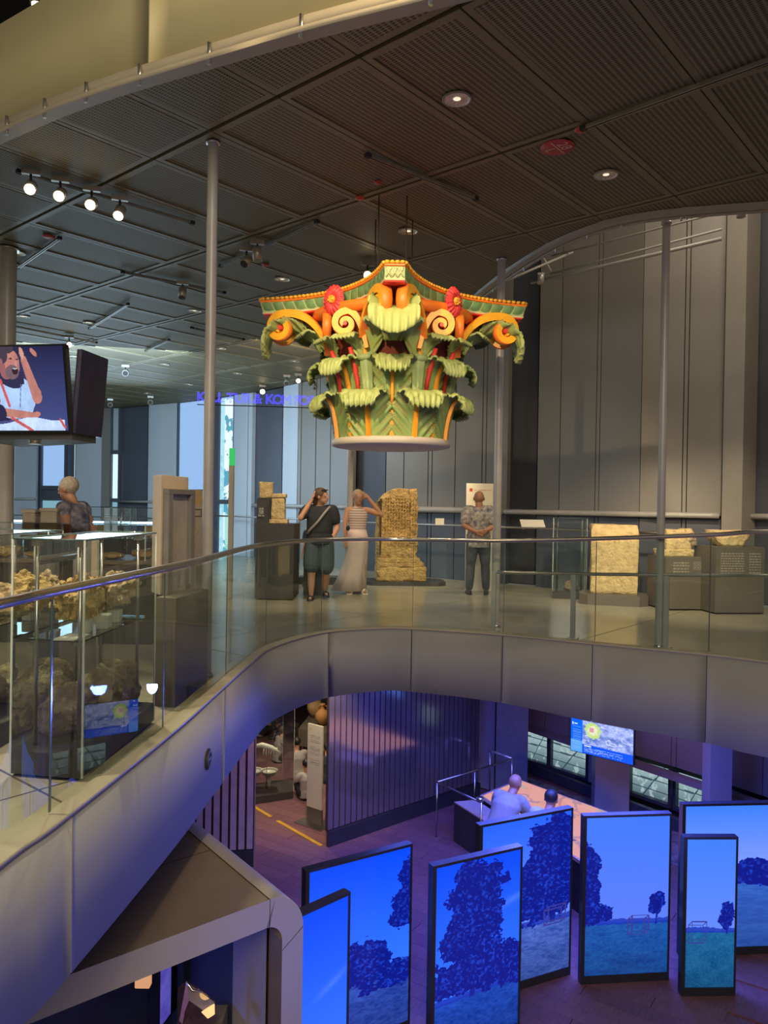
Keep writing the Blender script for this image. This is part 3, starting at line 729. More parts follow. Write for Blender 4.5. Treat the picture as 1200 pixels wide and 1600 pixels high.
    ca.data.foreach_set('color', np.concatenate([vc, np.ones((len(vc), 1))], 1).astype(np.float32).ravel())
    if rib:
        R = []
        k1 = int(nt * (0.80 if rib is True else rib))
        for i in range(0, k1 + 1, 3):
            r, z = P[i]; a = P[max(i - 1, 0)]; b = P[min(i + 1, nt)]; dr, dz = b[0] - a[0], b[1] - a[1]; l = math.hypot(dr, dz) + 1e-9; nr, nz_ = dz / l, -dr / l
            hw = 0.030 * (1 - .62 * i / nt); sk = skew * i / nt
            R.append([(r + nr * o_ , sk + y, z + nz_ * o_) for y, o_ in ((-hw, .006), (-hw * .55, depth * 1.0 + .006), (hw * .55, depth * 1.0 + .006), (hw, .006))])
        m2 = MB(); m2.T = T; m2.grid(R, 0, False); m2.build('midrib', ribm or m_rib, o)
    return o
# base ring and bell
mb = MB(); mb.lathe([(0.0, 2.10), (0.575, 2.10), (0.61, 2.11), (0.615, 2.165), (0.60, 2.175), (0.0, 2.176)], c=(CC.x, CC.y, 0), n=64); mb.build('base_ring', m_ring, cap)
mb = MB(); mb.lathe([(0.50, 2.17), (0.52, 2.5), (0.56, 2.8), (0.62, 2.98), (0.67, 3.15), (0.72, 3.28), (0.76, 3.36)], c=(CC.x, CC.y, 0), n=64); mb.build('bell', m_maroon, cap)
mb = MB(); mb.lathe([(0.70, 3.345), (0.79, 3.35), (0.83, 3.385), (0.835, 3.44), (0.5, 3.445)], c=(CC.x, CC.y, 0), n=72); mb.build('bell_lip', m_orange, cap)
# two rows of leaves; corner pointing to the viewer lies at -90 degrees
wl = lambda t: 0.235 - 0.01 * t + (0.015 * math.sin(PI * t)) - (0.055 * max(0, (t - .72) / .28))
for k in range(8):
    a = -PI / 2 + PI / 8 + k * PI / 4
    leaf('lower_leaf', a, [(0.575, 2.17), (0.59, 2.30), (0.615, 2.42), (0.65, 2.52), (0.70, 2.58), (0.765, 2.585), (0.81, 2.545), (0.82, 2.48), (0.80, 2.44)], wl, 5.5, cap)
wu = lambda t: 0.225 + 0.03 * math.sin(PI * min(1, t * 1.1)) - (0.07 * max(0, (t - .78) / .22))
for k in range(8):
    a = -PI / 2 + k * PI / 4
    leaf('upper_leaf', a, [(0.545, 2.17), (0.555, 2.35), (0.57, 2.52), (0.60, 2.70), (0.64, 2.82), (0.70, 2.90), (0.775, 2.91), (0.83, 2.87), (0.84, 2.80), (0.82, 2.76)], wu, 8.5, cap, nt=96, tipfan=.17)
# stalks between the upper leaves
for k in range(8):
    a = -PI / 2 + PI / 8 + k * PI / 4; c = rot(a) @ Vector((.60, 0, 0)); c2 = rot(a) @ Vector((.655, 0, 0))
    st = MB(); n = 20; rings = []
    for i in range(9):
        t = i / 8; cx = c.lerp(c2, t); z = 2.5 + .40 * t; rr = .040 + .022 * t
        rings.append([st.av((cx.x + (rr + .008 * math.cos(5 * 2 * PI * q / n + t * 2.5)) * math.cos(2 * PI * q / n), cx.y + (rr + .008 * math.cos(5 * 2 * PI * q / n + t * 2.5)) * math.sin(2 * PI * q / n), z)) for q in range(n)])
    for i in range(8):
        for q in range(n): st.af((rings[i][q], rings[i][(q + 1) % n], rings[i + 1][(q + 1) % n], rings[i + 1][q]), 0, True)
    so = st.build('stalk', m_lgreen, cap)
    MB().lathe([(.055, 2.885), (.082, 2.895), (.092, 2.92), (.08, 2.945), (.05, 2.95)], c=(c2.x, c2.y, 0), n=20).build('collar', m_lgreen, so)
# calyx leaves rising from the collars, one towards the corner, one towards the middle of the face
for k in range(8):
    a = -PI / 2 + PI / 8 + k * PI / 4; corner = -PI / 2 + round((a + PI / 2) / (PI / 2)) * PI / 2
    d = 1 if corner > a else -1
    leaf('calyx_leaf', a + d * .04, [(0.655, 2.93), (0.675, 3.02), (0.72, 3.12), (0.80, 3.21), (0.90, 3.235), (0.96, 3.19)], lambda t: .055 + .13 * t - .03 * t * t, 3.0, cap, nt=40, ns=20, depth=.02, skew=d * .20, rib=False, light=.2, tipfan=.3)
    leaf('calyx_leaf', a - d * .10, [(0.655, 2.93), (0.67, 3.0), (0.70, 3.07), (0.76, 3.12), (0.83, 3.115), (0.87, 3.07)], lambda t: .05 + .09 * t, 3.0, cap, nt=36, ns=18, depth=.016, skew=-d * .09, rib=False, light=.25, tipfan=.3)
    m2 = MB(); m2.T = rot(a - d * .02)
    m2.grid([[(.665 + .02 * math.sin(i / 10 * 3), -.022 * (1 - i / 14) + d * .05 * i / 10, 2.95 + .026 * i), (.69, 0 + d * .05 * i / 10, 2.95 + .026 * i), (.665, .022 * (1 - i / 14) + d * .05 * i / 10, 2.95 + .026 * i)] for i in range(11)]); m2.build('stem_band', m_rib, cap)
# red tongues on the bell
for k in range(8):
    a = -PI / 2 + PI / 8 + k * PI / 4; corner = -PI / 2 + round((a + PI / 2) / (PI / 2)) * PI / 2; d = -1 if corner > a else 1
    m2 = MB(); m2.T = rot(a + d * .17); m2.tube([(.60, 0, 2.55), (.625, d * .01, 2.72), (.665, d * .02, 2.88), (.73, d * .03, 3.02)], [.015, .024, .03, .02], n=8); m2.build('tongue', m_red, cap)
# corner leaves under the volutes
for k in range(4):
    a = -PI / 2 + k * PI / 2
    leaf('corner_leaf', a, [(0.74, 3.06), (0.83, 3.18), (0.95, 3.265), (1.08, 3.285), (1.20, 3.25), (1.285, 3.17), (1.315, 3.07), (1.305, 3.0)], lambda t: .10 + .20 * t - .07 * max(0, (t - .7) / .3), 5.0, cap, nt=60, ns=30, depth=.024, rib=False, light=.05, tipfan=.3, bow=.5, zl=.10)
# volutes (pairs meeting at each corner) and helices (pairs meeting at the middle of each face)
def scroll(name, p0, p1, z0, zt, rad, wd, th, turns=1.6, ms=None):
    """ribbon rising from p0 to p1 then winding inwards; in the vertical plane through p0 and p1"""
    p0 = Vector(p0); p1 = Vector(p1); e = (p1 - p0); L = e.length; e.normalize(); nrm = Vector((-e.y, e.x, 0))
    cx, cz = L - rad, zt - rad; pts = []
    for i in range(15):
        t = i / 14; A = Vector((0, z0)); B = Vector((L * .22, zt - .01)); C_ = Vector((cx * .75, zt + .02)); D = Vector((cx, zt))
        pts.append(A * (1 - t) ** 3 + B * 3 * t * (1 - t) ** 2 + C_ * 3 * t * t * (1 - t) + D * t ** 3)
    N = int(22 * turns)
    for i in range(1, N + 1):
        t = i / N; r = rad * (1 - .80 * t ** .9) ; an = PI / 2 - turns * 2 * PI * t
        pts.append(Vector((cx + r * math.cos(an), cz + r * math.sin(an))))
    mb = MB(); rows = []
    for i, p in enumerate(pts):
        a = pts[max(i - 1, 0)]; b = pts[min(i + 1, len(pts) - 1)]; d = (b - a).normalized(); n = Vector((-d.y, d.x)); f = i / len(pts)
        hh = th * (1 - .45 * max(0, (i - 15) / (len(pts) - 15))) * (.55 + .45 * min(1, i / 8)) / 2; ww = wd * (.75 + .25 * math.sin(PI * min(1, f * 1.2))) / 2
        ring = []
        for (u, v) in ((-ww, -hh), (ww, -hh), (ww, hh), (ww * .0, hh * 1.25), (-ww, hh)):
            q = p + n * v; P3 = p0 + e * q.x + nrm * u; ring.append(mb.av((P3.x, P3.y, q.y)))
        rows.append(ring)
    for i in range(len(rows) - 1):
        for q in range(5): mb.af((rows[i][q], rows[i][(q + 1) % 5], rows[i + 1][(q + 1) % 5], rows[i + 1][q]), {0: 1, 1: 0, 2: 1, 3: 1, 4: 0}[q], q in (2, 3))
    mb.af(rows[0], 0); mb.af(rows[-1][::-1], 0)
    o = mb.build(name, ms or [m_yellow, m_orange], cap)
    c3 = p0 + e * cx; b2 = MB()
    b2.tube([(c3.x - nrm.x * wd * .52, c3.y - nrm.y * wd * .52, cz), (c3.x + nrm.x * wd * .52, c3.y + nrm.y * wd * .52, cz)], rad * .17, n=12); b2.build('scroll_eye', m_red, o)
    return o
def pol(a, r): q = rot(a) @ Vector((r, 0, 0)); return Vector((q.x, q.y, 0))
for k in range(4):
    a = -PI / 2 + k * PI / 2
    for d in (-1, 1):
        scroll('volute', pol(a + d * .42, .72), pol(a + d * .052, 1.265), 3.10, 3.435, .135, .10, .078, turns=1.45)
    f = a + PI / 4
    for d in (-1, 1):
        scroll('helix', pol(f + d * .42, .70), pol(f + d * .055, .86), 3.0, 3.345, .115, .085, .066, turns=1.35, ms=[m_yellow, m_orange])
# abacus
def abacus_pts(dr=0.0):
    """outline with four concave sides and cut corners; dr widens it"""
    out = []; hw = .088; RC = 1.345 + dr; RM = 0.70 + dr
    for k in range(4):
        a = -PI / 2 + k * PI / 2; b = a + PI / 2
        ca_, sa_ = math.cos(a), math.sin(a); cb, sb = math.cos(b), math.sin(b)
        s0 = Vector((ca_ * RC - sa_ * hw, sa_ * RC + ca_ * hw)); s1 = Vector((cb * RC + sb * hw, sb * RC - cb * hw))
        m = Vector((math.cos(a + PI / 4), math.sin(a + PI / 4))) * RM; ctrl = m * 2 - (s0 + s1) / 2
        out.append(('c', Vector((ca_ * RC + sa_ * hw, sa_ * RC - ca_ * hw))))
        for i in range(21):
            t = i / 20; out.append(('s', s0 * (1 - t) ** 2 + ctrl * 2 * t * (1 - t) + s1 * t * t))
        out.pop()      # s1 is the next corner's first point
    return [p for _, p in out]
def ab_ring(levels, name, m, smooth=False):
    mb = MB(); R = []
    for dr, z in levels: R.append([mb.av((CC.x + p.x, CC.y + p.y, z)) for p in abacus_pts(dr)])
    n = len(R[0])
    for i in range(len(R) - 1):
        for q in range(n): mb.af((R[i][q], R[i][(q + 1) % n], R[i + 1][(q + 1) % n], R[i + 1][q]), 0, smooth)
    mb.af(R[0][::-1]); mb.af(R[-1]); return mb.build(name, m, cap)
ab_ring([(-.06, 3.435), (-.015, 3.44), (-.01, 3.455)], 'abacus_soffit', m_red)
ab_ring([(-.005, 3.452), (.0, 3.466)], 'abacus_fillet', m_cream)
abx = ab_ring([(-.012, 3.466), (-.012, 3.48), (.012, 3.56), (.012, 3.568)], 'abacus', m_lgreen)
ab_ring([(.02, 3.566), (.03, 3.572), (.03, 3.583), (.01, 3.588)], 'abacus_cornice', m_orange)
# beads along the top edge
P = abacus_pts(.018); mb = MB(); n = len(P); acc = 0
for i in range(n):
    a, b = P[i], P[(i + 1) % n]; L = (b - a).length; m_ = max(1, round(L / .048))
    for q in range(m_):
        c = a.lerp(b, (q + .5) / m_); mb.ball((CC.x + c.x, CC.y + c.y, 3.602), (.026, .026, .018), seg=8)
mb.build('bead_row', m_gold, cap, kind='stuff')
# leaf panels of the abacus moulding
sides = []
Pf = abacus_pts(0.0); seg_n = n // 4
for k in range(4):
    side = [Pf[(k * seg_n + 1 + i) % n] for i in range(seg_n)]      # concave side, from the cut corner to the next
    L = [0]
    for a, b in zip(side, side[1:]): L.append(L[-1] + (b - a).length)
    tot = L[-1]; cnt = 16
    def pt(s):
        s = min(max(s, 0), tot)
        for i in range(len(L) - 1):
            if L[i + 1] >= s: t = (s - L[i]) / (L[i + 1] - L[i] + 1e-9); return side[i].lerp(side[i + 1], t), (side[i + 1] - side[i]).normalized()
        return side[-1], (side[-1] - side[-2]).normalized()
    for q in range(cnt):
        s0 = tot * (q + .08) / cnt; s1 = tot * (q + .92) / cnt; sl = (.028 if q < cnt / 2 else -.028)
        mb = MB(); rows = []
        for j in range(5):
            v = j / 4; row = []
            for i in range(4):
                u = i / 3; s = s0 + (s1 - s0) * u - sl * (v - .5) * (1 if True else 0); e_ = (abs(u - .5) * 2)
                p, tdir = pt(s); nn = Vector((tdir.y, -tdir.x)); vv = v if not (e_ > .9) else (.12 + .8 * v)
                h = .006 + .012 * (1 - e_ ** 2) * math.sin(PI * min(1, max(0, v))) ** .5 + (-.012 + .024 * vv)
                row.append((CC.x + p.x + nn.x * h, CC.y + p.y + nn.y * h, 3.474 + .088 * vv))
            rows.append(row)
        mb.grid(rows, 0, True); mb.build('moulding_leaf', m_green, abx)
for k in range(4):
    a = -PI / 2 + k * PI / 2; mb = MB(); mb.T = rot(a)
    for q in (-1, 0, 1):
        for sx in (-1, 1): mb.tube([(1.338, q * .052 - sx * .024, 3.478), (1.36, q * .052 + sx * .024, 3.56)], .006, n=6)
    mb.build('corner_lattice', m_cream, abx)
# rosettes in the middle of the faces
m_petal = mat('rosette_red', (0.66, 0.045, 0.045, 1), rough=0.5, var=0.18, scale=20)
for k in range(4):
    f = -PI / 4 + k * PI / 2; T = rot(f) @ Matrix.Translation((0.80, 0, 3.475)) @ Matrix.Rotation(PI / 2, 4, 'Y') @ Matrix.Rotation(math.radians(-6), 4, 'X')
    mb = MB(); mb.T = T; R = []
    for i in range(9):
        r = i / 8; row = []
        for q in range(73):
            an = 2 * PI * q / 72; pet = math.cos(18 * an); rr = .128 * r * (1 + .035 * pet * r)
            h = .05 * (1 - r ** 2) * 0 + .055 * math.sin(PI * min(1, r * .9)) + .010 * pet * r
            row.append((rr * math.cos(an) * 1.12, rr * math.sin(an), h))
        R.append(row)
    mb.grid(R, 0, True); mb.lathe([(.128, .03), (.09, -.02), (.0, -.03)], n=36)
    ro = mb.build('rosette', m_petal, cap)
    c = MB(); c.T = T; c.ball((0, 0, .045), (.043, .04, .028), seg=14)
    for q in range(5): c.ball((.026 * math.cos(q * 1.257), .026 * math.sin(q * 1.257), .066), (.014, .014, .012), seg=8)
    c.build('rosette_centre', m_gold, ro)
# suspension wires
for q, (dx, dy) in enumerate(((-.16, -.3), (.12, -.3), (-.2, .35), (.2, .35))):
    MB().tube([(CC.x + dx, CC.y + dy, 3.55), (CC.x + dx, CC.y + dy, CEIL)], .006, n=6).build('hanging_wire', m_dark, cap)
MB().prism([Vector((CC.x - .25, CC.y - .4)), Vector((CC.x + .25, CC.y - .4)), Vector((CC.x + .25, CC.y + .4)), Vector((CC.x - .25, CC.y + .4))], 3.56, 3.575).build('top_plate', m_dark, cap)

# picture lamps on the capital: unseen spots placed above the void edge, no track there
lamp('SPOT', (-1.6, 3.3, 4.6), (0.05, 7.6, 3.0), 820, 'warm', .05, 36)
lamp('SPOT', (0.9, 3.0, 4.5), (0.1, 7.8, 2.9), 330, 'warm', .05, 36)

# ================================================================== EXHIBITS OF THE GALLERY
m_stone = mat('yellow_limestone', (0.50, 0.33, 0.12, 1), rough=0.85, var=0.22, scale=14, bump=0.9, bscale=30)
m_stone2 = mat('pale_limestone', (0.58, 0.43, 0.21, 1), rough=0.85, var=0.2, scale=10, bump=0.7, bscale=24)
m_rock = mat('fossil_rock', (0.50, 0.36, 0.20, 1), rough=0.85, var=0.35, scale=7, bump=1.0, bscale=18)
m_rockd = mat('dark_fossil_rock', (0.34, 0.25, 0.16, 1), rough=0.85, var=0.35, scale=7, bump=1.0, bscale=18)
m_ped = mat('pedestal_brown_grey', (0.115, 0.098, 0.078, 1), rough=0.5, var=0.04)
m_pedd = mat('pedestal_dark', (0.045, 0.043, 0.042, 1), rough=0.45, var=0.05)
m_vit = glass('vitrine_glass', (0.95, 0.985, 0.97), 0.02)
m_white = mat('white_card', (0.72, 0.68, 0.58, 1), rough=0.6, var=0.03)
m_print = mat_vcol('printed_surface', rough=0.6)
m_acryl = mat('frosted_acrylic', (0.55, 0.53, 0.47, 1), rough=0.25, var=0.04)
m_litprint = mat_vcol('silk_print', rough=0.7)

def rough_block(name, c, size, m, rz=0, amp=0.02, seed=0, cuts=14, sc=5.0, parent=None, shape=None, **tags):
    """weathered stone block standing on c"""
    bm = bmesh.new(); bmesh.ops.create_cube(bm, size=1.0)
    bmesh.ops.subdivide_edges(bm, edges=bm.edges[:], cuts=cuts, use_grid_fill=True)
    R = Matrix.Rotation(rz, 3, 'Z'); off = Vector((seed * 7.3, seed * 3.1, seed * 1.7))
    for v in bm.verts:
        p = Vector(v.co); q = Vector((p.x * size[0], p.y * size[1], (p.z + .5) * size[2]))
        e_ = sorted((abs(p.x), abs(p.y), abs(p.z)))[1]
        k = amp * (0.5 + 2.2 * max(0, e_ - .40) / .10)
        nv = noise.fractal(q * sc + off, 1.0, 2.0, 4); n2 = noise.noise(q * sc * .45 + off)
        if shape: q = shape(q, p)
        d = Vector((p.x, p.y, p.z * .6)).normalized()
        q = q + d * (nv * k * .7 + n2 * amp - k * .4)
        if p.z < -.499: q.z = 0
        v.co = R @ q
    me = bpy.data.meshes.new(name); bm.to_mesh(me); bm.free(); me.materials.append(m)
    for f in me.polygons: f.use_smooth = True
    o = bpy.data.objects.new(name, me); col.objects.link(o)
    o.location = Vector(c) - (wloc(parent) if parent else Vector((0, 0, 0)))
    if parent: o.parent = parent
    tag(o, **tags); return o
def rock(name, c, size, m, rz=0, seed=0, amp=.22, parent=None, sub=4, sc=1.6, ridged=True, **tags):
    bm = bmesh.new(); bmesh.ops.create_icosphere(bm, subdivisions=sub, radius=.5); off = Vector((seed * 5.7, seed * 2.9, seed * 8.1)); R = Matrix.Rotation(rz, 3, 'Z')
    for v in bm.verts:
        p = Vector(v.co) * 2; n1 = noise.fractal(p * sc + off, 1.0, 2.2, 5)
        cell = noise.cell(p * sc * 1.6 + off) if ridged else 0
        vor = noise.voronoi(p * sc * 1.1 + off)[0][0]
        q = p * (.5 * (1 + amp * n1 + amp * .8 * (vor - .4)))
        q = Vector((q.x * size[0], q.y * size[1], (q.z + .5) * size[2])); q.z = max(q.z, 0.0) ; v.co = R @ q
    me = bpy.data.meshes.new(name); bm.to_mesh(me); bm.free(); me.materials.append(m)
    for f in me.polygons: f.use_smooth = False if ridged else True
    o = bpy.data.objects.new(name, me); col.objects.link(o)
    o.location = Vector(c) - (wloc(parent) if parent else Vector((0, 0, 0)))
    if parent: o.parent = parent
    tag(o, **tags); return o
def gp(px, py, z=0.0): p = at_z(px, py, z); return Vector((p.x, p.y, z))
def octo(c, hx, hy, cut, rz):
    R = Matrix.Rotation(rz, 2); q = [(-hx + cut, -hy), (hx - cut, -hy), (hx, -hy + cut), (hx, hy - cut), (hx - cut, hy), (-hx + cut, hy), (-hx, hy - cut), (-hx, -hy + cut)]
    return [Vector((c.x, c.y)) + R @ Vector(p) for p in q]

# --- large votive stone in the middle
c = gp(622, 916); t0 = c + Vector((0, .42, 0))
MB().prism(octo(t0 + Vector((.12, 0.05, 0)), .78, .42, .16, 0.03), 0, .07).build('stone_plinth', m_pedd, None, base=Vector((t0.x, t0.y, 0)), label='low dark plinth under the big yellow inscribed altar stone', cat='plinth')
alt = thing('altar_stone', (t0.x, t0.y, .07), 'big yellow limestone altar with weathered inscription and stepped foot', 'altar')
wA = .80
def sh(q, p):
    # shaft that leans back on the upper left, ragged right edge
    if p.z > .30 and p.x < 0: q.z -= (abs(p.x) * 2) ** 2.2 * .26 * ((p.z - .3) / .2)
    if p.x > .3: q.x -= .05 * abs(noise.noise(Vector((0, p.y * 3, q.z * 6)))) + .02 * (p.z + .5)
    return q
rough_block('shaft', (t0.x - .03, t0.y, .48), (.80, .42, 1.35), m_stone, 0.06, .030, 1, 40, 9, alt, sh)
rough_block('moulding', (t0.x - .02, t0.y, .42), (.84, .47, .09), m_stone, 0.06, .018, 2, 14, 8, alt)
rough_block('moulding', (t0.x + .02, t0.y, .34), (.90, .51, .09), m_stone, 0.06, .018, 3, 14, 8, alt)
rough_block('foot', (t0.x + .05, t0.y, 0.07), (.96, .55, .28), m_stone, 0.06, .024, 4, 24, 9, alt)
mb = MB(); mb.box((t0.x - .345, t0.y - .225, 1.10), (.035, .05, 1.05)); mb.build('groove', mat('stone_groove', (.06, .04, .02, 1), rough=.9), alt)
rnd = random.Random(3); mb = MB()
for r_ in range(14):
    for q in range(12):
        if rnd.random() < .15: continue
        x = t0.x - .26 + q * .053; z = 1.64 - r_ * .066
        k = rnd.random(); R = Matrix.Rotation(.06, 3, 'Z')
        for (dx, dz, w_, h_) in (((0, 0, .006, .032), (.010, .01, .018, .006)) if k < .4 else ((0, 0, .006, .032), (.018, 0, .006, .032)) if k < .7 else ((0, .0, .02, .006), (.010, 0, .006, .03))):
            mb.box((x + dx, t0.y - .222, z + dz), (w_, .02, h_), R=R)
mb.build('inscription', mat('stone_cut', (.36, .235, .085, 1), rough=.9), alt, kind='stuff')

# --- right group: slab, two pedestals with fragments, tall vitrine
def pedestal(c, hx, hy, h, rz, m, label, name='pedestal', text=None, cut=0.0):
    R = Matrix.Rotation(rz, 2); t = thing(name, (c.x, c.y, 0), label, 'pedestal')
    poly = [Vector((c.x, c.y)) + R @ Vector(p) for p in ((-hx, -hy), (hx, -hy), (hx, hy), (-hx, hy))]
    if cut: poly = octo(c, hx, hy, cut, rz)
    mb = MB(); mb.prism(poly, .02, h); mb.build('body', m, t, bevel=.004)
    q = [Vector((c.x, c.y)) + R @ Vector(p) for p in ((-hx + .03, -hy + .03), (hx - .03, -hy + .03), (hx - .03, hy - .03), (-hx + .03, hy - .03))]
    MB().prism(q, 0, .02).build('shadow_gap', m_dark, t)
    if text:
        for (u0, u1, v0, v1, n) in text:
            mb = MB(); rnd = random.Random(int(u0 * 100) + n)
            for k in range(n):
                z = (v1 - (v1 - v0) * (k + .5) / n) * h; x = -hx + 2 * hx * u0
                while x < -hx + 2 * hx * u1:
                    w_ = rnd.uniform(.015, .05); x2 = min(x + w_, -hx + 2 * hx * u1)
                    mb.box(Vector((c.x, c.y, z)) + (Matrix.Rotation(rz, 3, 'Z') @ Vector(((x + x2) / 2, -hy - .001, 0))), (x2 - x, .003, (v1 - v0) * h / n * .45), rz=rz); x = x2 + .012
            mb.build('caption', mat('caption_print', (.30, .27, .22, 1), rough=.6), t)
    return t
sl = gp(968, 947); slc = sl + Vector((0, .34, 0))
MB().prism(octo(slc, .52, .34, .13, -.28), 0.0, .16).build('slab_plinth', m_ped, None, base=Vector((slc.x, slc.y, 0)), label='low grey-brown plinth with cut corners under the tall plain slab', cat='plinth')
def shs(q, p):
    if p.z > .38: q.y += .05 * (p.z - .38) / .12; q.x *= 1 - .03 * (p.z - .38) / .12
    return q
rough_block('stone_slab', (slc.x, slc.y, .16), (.72, .30, 1.10), m_stone2, -.22, .014, 5, 24, 6, None, shs, label='tall plain yellowish stone slab on a low plinth right of the steel vitrine', cat='slab')
pc = gp(1068, 954) + Vector((0, .30, 0)); ph = .80
pedestal(pc, .33, .30, ph, .12, m_ped, 'brown-grey pedestal with white caption under the carved cornice fragment', text=[(.12, .50, .86, .70 + .14, 1), (.18, .56, .70, .92, 4), (.66, .92, .76, .92, 5)])
frag = thing('cornice_fragment', (pc.x - .04, pc.y, ph), 'broken yellow stone fragment with profiled foot on the left one of the two brown-grey pedestals', 'stone fragment')
rough_block('block', (pc.x - .03, pc.y, ph + .09), (.44, .34, .32), m_stone2, .1, .02, 7, 18, 8, frag, lambda q, p: Vector((q.x - (.05 * abs(noise.noise(q * 9)) if p.x > .2 else 0), q.y, q.z + (.02 if p.x > .3 else 0))))
rough_block('foot', (pc.x - .05, pc.y, ph), (.50, .38, .11), m_stone2, .1, .014, 8, 14, 8, frag)
rock('break', (pc.x + .18, pc.y - .12, ph + .14), (.12, .14, .18), m_rockd, 0, 5, .4, frag, 3)
pc2 = gp(1152, 960) + Vector((0, .31, 0)); ph2 = .98
pedestal(pc2, .38, .30, ph2, .12, m_ped, 'tallest brown-grey pedestal with white caption at right edge behind the glass', text=[(.10, .58, .55, .92, 10), (.68, .92, .60, .92, 8)])
rough_block('relief_fragment', (pc2.x - .02, pc2.y, ph2), (.56, .32, .24), m_stone2, .08, .02, 9, 18, 7, None, lambda q, p: Vector((q.x * (.62 + .38 * min(1, (p.z + .5) * 1.7)), q.y, q.z)), label='flat yellow stone fragment tapering downwards on the rightmost pedestal', cat='stone fragment')
# tall glass vitrine
def glass_case(c, hx, hy, z0, z1, rz, basem, label, baseh=.14, name='glass_vitrine', posts=True, top=True, postr=.008, inset=0.0, cat='display case', group=None):
    t = thing(name, (c.x, c.y, 0), label, cat, group); R = Matrix.Rotation(rz, 2); C2 = Vector((c.x, c.y))
    q = [C2 + R @ Vector(p) for p in ((-hx, -hy), (hx, -hy), (hx, hy), (-hx, hy))]
    MB().prism(q, z0 - baseh, z0).build('base', basem, t, bevel=.003)
    for k in range(4):
        a, b = q[k], q[(k + 1) % 4]; m_ = MB(); i = [m_.av((a.x, a.y, z0)), m_.av((b.x, b.y, z0)), m_.av((b.x, b.y, z1)), m_.av((a.x, a.y, z1))]; m_.af(i); m_.build('glass_side', m_vit, t)
        MB().box(((a.x), (a.y), (z0 + z1) / 2), (.006, .006, z1 - z0)).build('glass_corner', m_gedge2, t)
    if top:
        m_ = MB(); i = [m_.av((p.x, p.y, z1)) for p in q]; m_.af(i); m_.build('glass_top', m_topg, t)
        for k in range(4): MB().tube([(q[k].x, q[k].y, z1), (q[(k + 1) % 4].x, q[(k + 1) % 4].y, z1)], .0035, n=4).build('glass_rim', m_gedge, t)
    if posts:
        for sx, sy in ((-1, -1), (1, -1), (1, 1), (-1, 1)):
            p = C2 + R @ Vector((sx * (hx - .07 - inset), sy * (hy - .07 - inset))); MB().tube([(p.x, p.y, z0), (p.x, p.y, z1 - .01)], postr, n=8).build('post', m_steel, t)
    return t
m_gedge2 = mat('pale_glass_edge', (0.62, 0.66, 0.60, 1), rough=0.2, var=0.05)
m_topg = glass('vitrine_top_glass', (0.90, 0.96, 0.97), 0.10)
vc_ = gp(893, 936) + Vector((0, .2, 0))
tv = glass_case(vc_, .27, .22, .12, 1.34, -.2, m_pedd, 'narrow tall glass vitrine with steel posts left of the plain slab', .12)
rock('small_mineral', (vc_.x + .02, vc_.y, .12), (.22, .14, .16), m_rockd, 0, 11, .4, None, 3, label='small reddish brown lump on the floor of the narrow vitrine', cat='stone fragment')
# label lecterns on the wall handrail
def lectern(px, py, Y, w_, label, tilt=.55, m=m_white):
    p = at_y(px, py, Y); t = thing('rail_label', p, label, 'sign')
    R = Matrix.Rotation(tilt, 3, 'X'); MB().box(p, (w_, .24, .012), R=R).build('plate', m, t)
    for s in (-1, 1): MB().box((p.x + s * w_ * .38, p.y + .03, p.z - .06), (.03, .05, .09)).build('bracket', m_steel, t)
lectern(832, 818, 13.6, .42, 'tilted cream label plate on the handrail left of the narrow vitrine')
lectern(935, 826, 12.9, .30, 'tilted grey label plate on the handrail behind the plain slab', m=m_ped)
p = at_y(687, 815, 14.9); MB().box(p, (.17, .02, .13)).build('rail_label', m_white, None, base=p, label='small square cream label on the thin rail right of the altar', cat='sign')
# text panel behind the man
A = at_y(729, 755, 13.75); B = at_y(771, 755, 13.75)
pn_ = thing('text_panel', (A.x, A.y, 0), 'white standing text panel with red square behind the bald man', 'sign')
MB().box(((A.x + B.x) / 2, A.y + .02, A.z / 2), (B.x - A.x, .03, A.z)).build('board', m_white, pn_)
picture('print', (A.x + .01, A.y), (B.x - .01, A.y), .95, A.z - .01, 60, 120, textlines((.72, .66, .50), (.33, .30, .26), [(.62, .95, .30, .62, 10), (.1, .5, .15, .3, 5)], 4, (.10, .22, .86, .92, (.50, .05, .02))), m_print, pn_)
k = picture('heading', (A.x + .13, A.y - .004), (B.x - .03, A.y - .004), A.z - .135, A.z - .095, 60, 6, textlines((.72, .66, .50), (.60, .22, .16), [(0, 1, .1, .9, 1)], 9), m_print, pn_)
# black pedestal group on the left with altar and relief
bc = gp(428, 938) + Vector((0, .36, 0))
pb = pedestal(bc, .30, .34, 1.19, -.02, m_pedd, 'black pedestal carrying the small white altar left of the walking woman')
MB().box((bc.x - .24, bc.y + .22, .80), (.22, .42, 1.58)).build('side_block', m_pedd, pb)
picture('caption', (bc.x - .33, bc.y + .0), (bc.x - .22, bc.y + .0), 1.28, 1.46, 12, 20, textlines((.05, .05, .05), (.4, .4, .4), [(.1, .9, .1, .9, 6)], 5), m_print, pb)
al2 = thing('small_altar', (bc.x + .02, bc.y - .05, 1.19), 'small cream stone altar with moulded foot on the black pedestal', 'altar')
rough_block('foot', (bc.x + .02, bc.y - .05, 1.19), (.30, .22, .07), m_stone2, 0, .008, 31, 10, 9, al2); rough_block('shaft', (bc.x + .01, bc.y - .05, 1.26), (.22, .17, .34), m_stone2, 0, .010, 32, 12, 9, al2); rough_block('top', (bc.x + .01, bc.y - .05, 1.60), (.25, .19, .06), m_stone2, 0, .012, 33, 10, 9, al2)
rough_block('relief_block', (bc.x - .22, bc.y + .10, 1.59), (.22, .2, .26), m_stone2, .1, .03, 34, 14, 9, None, label='carved pale relief block on the taller part of the black pedestal', cat='stone fragment')
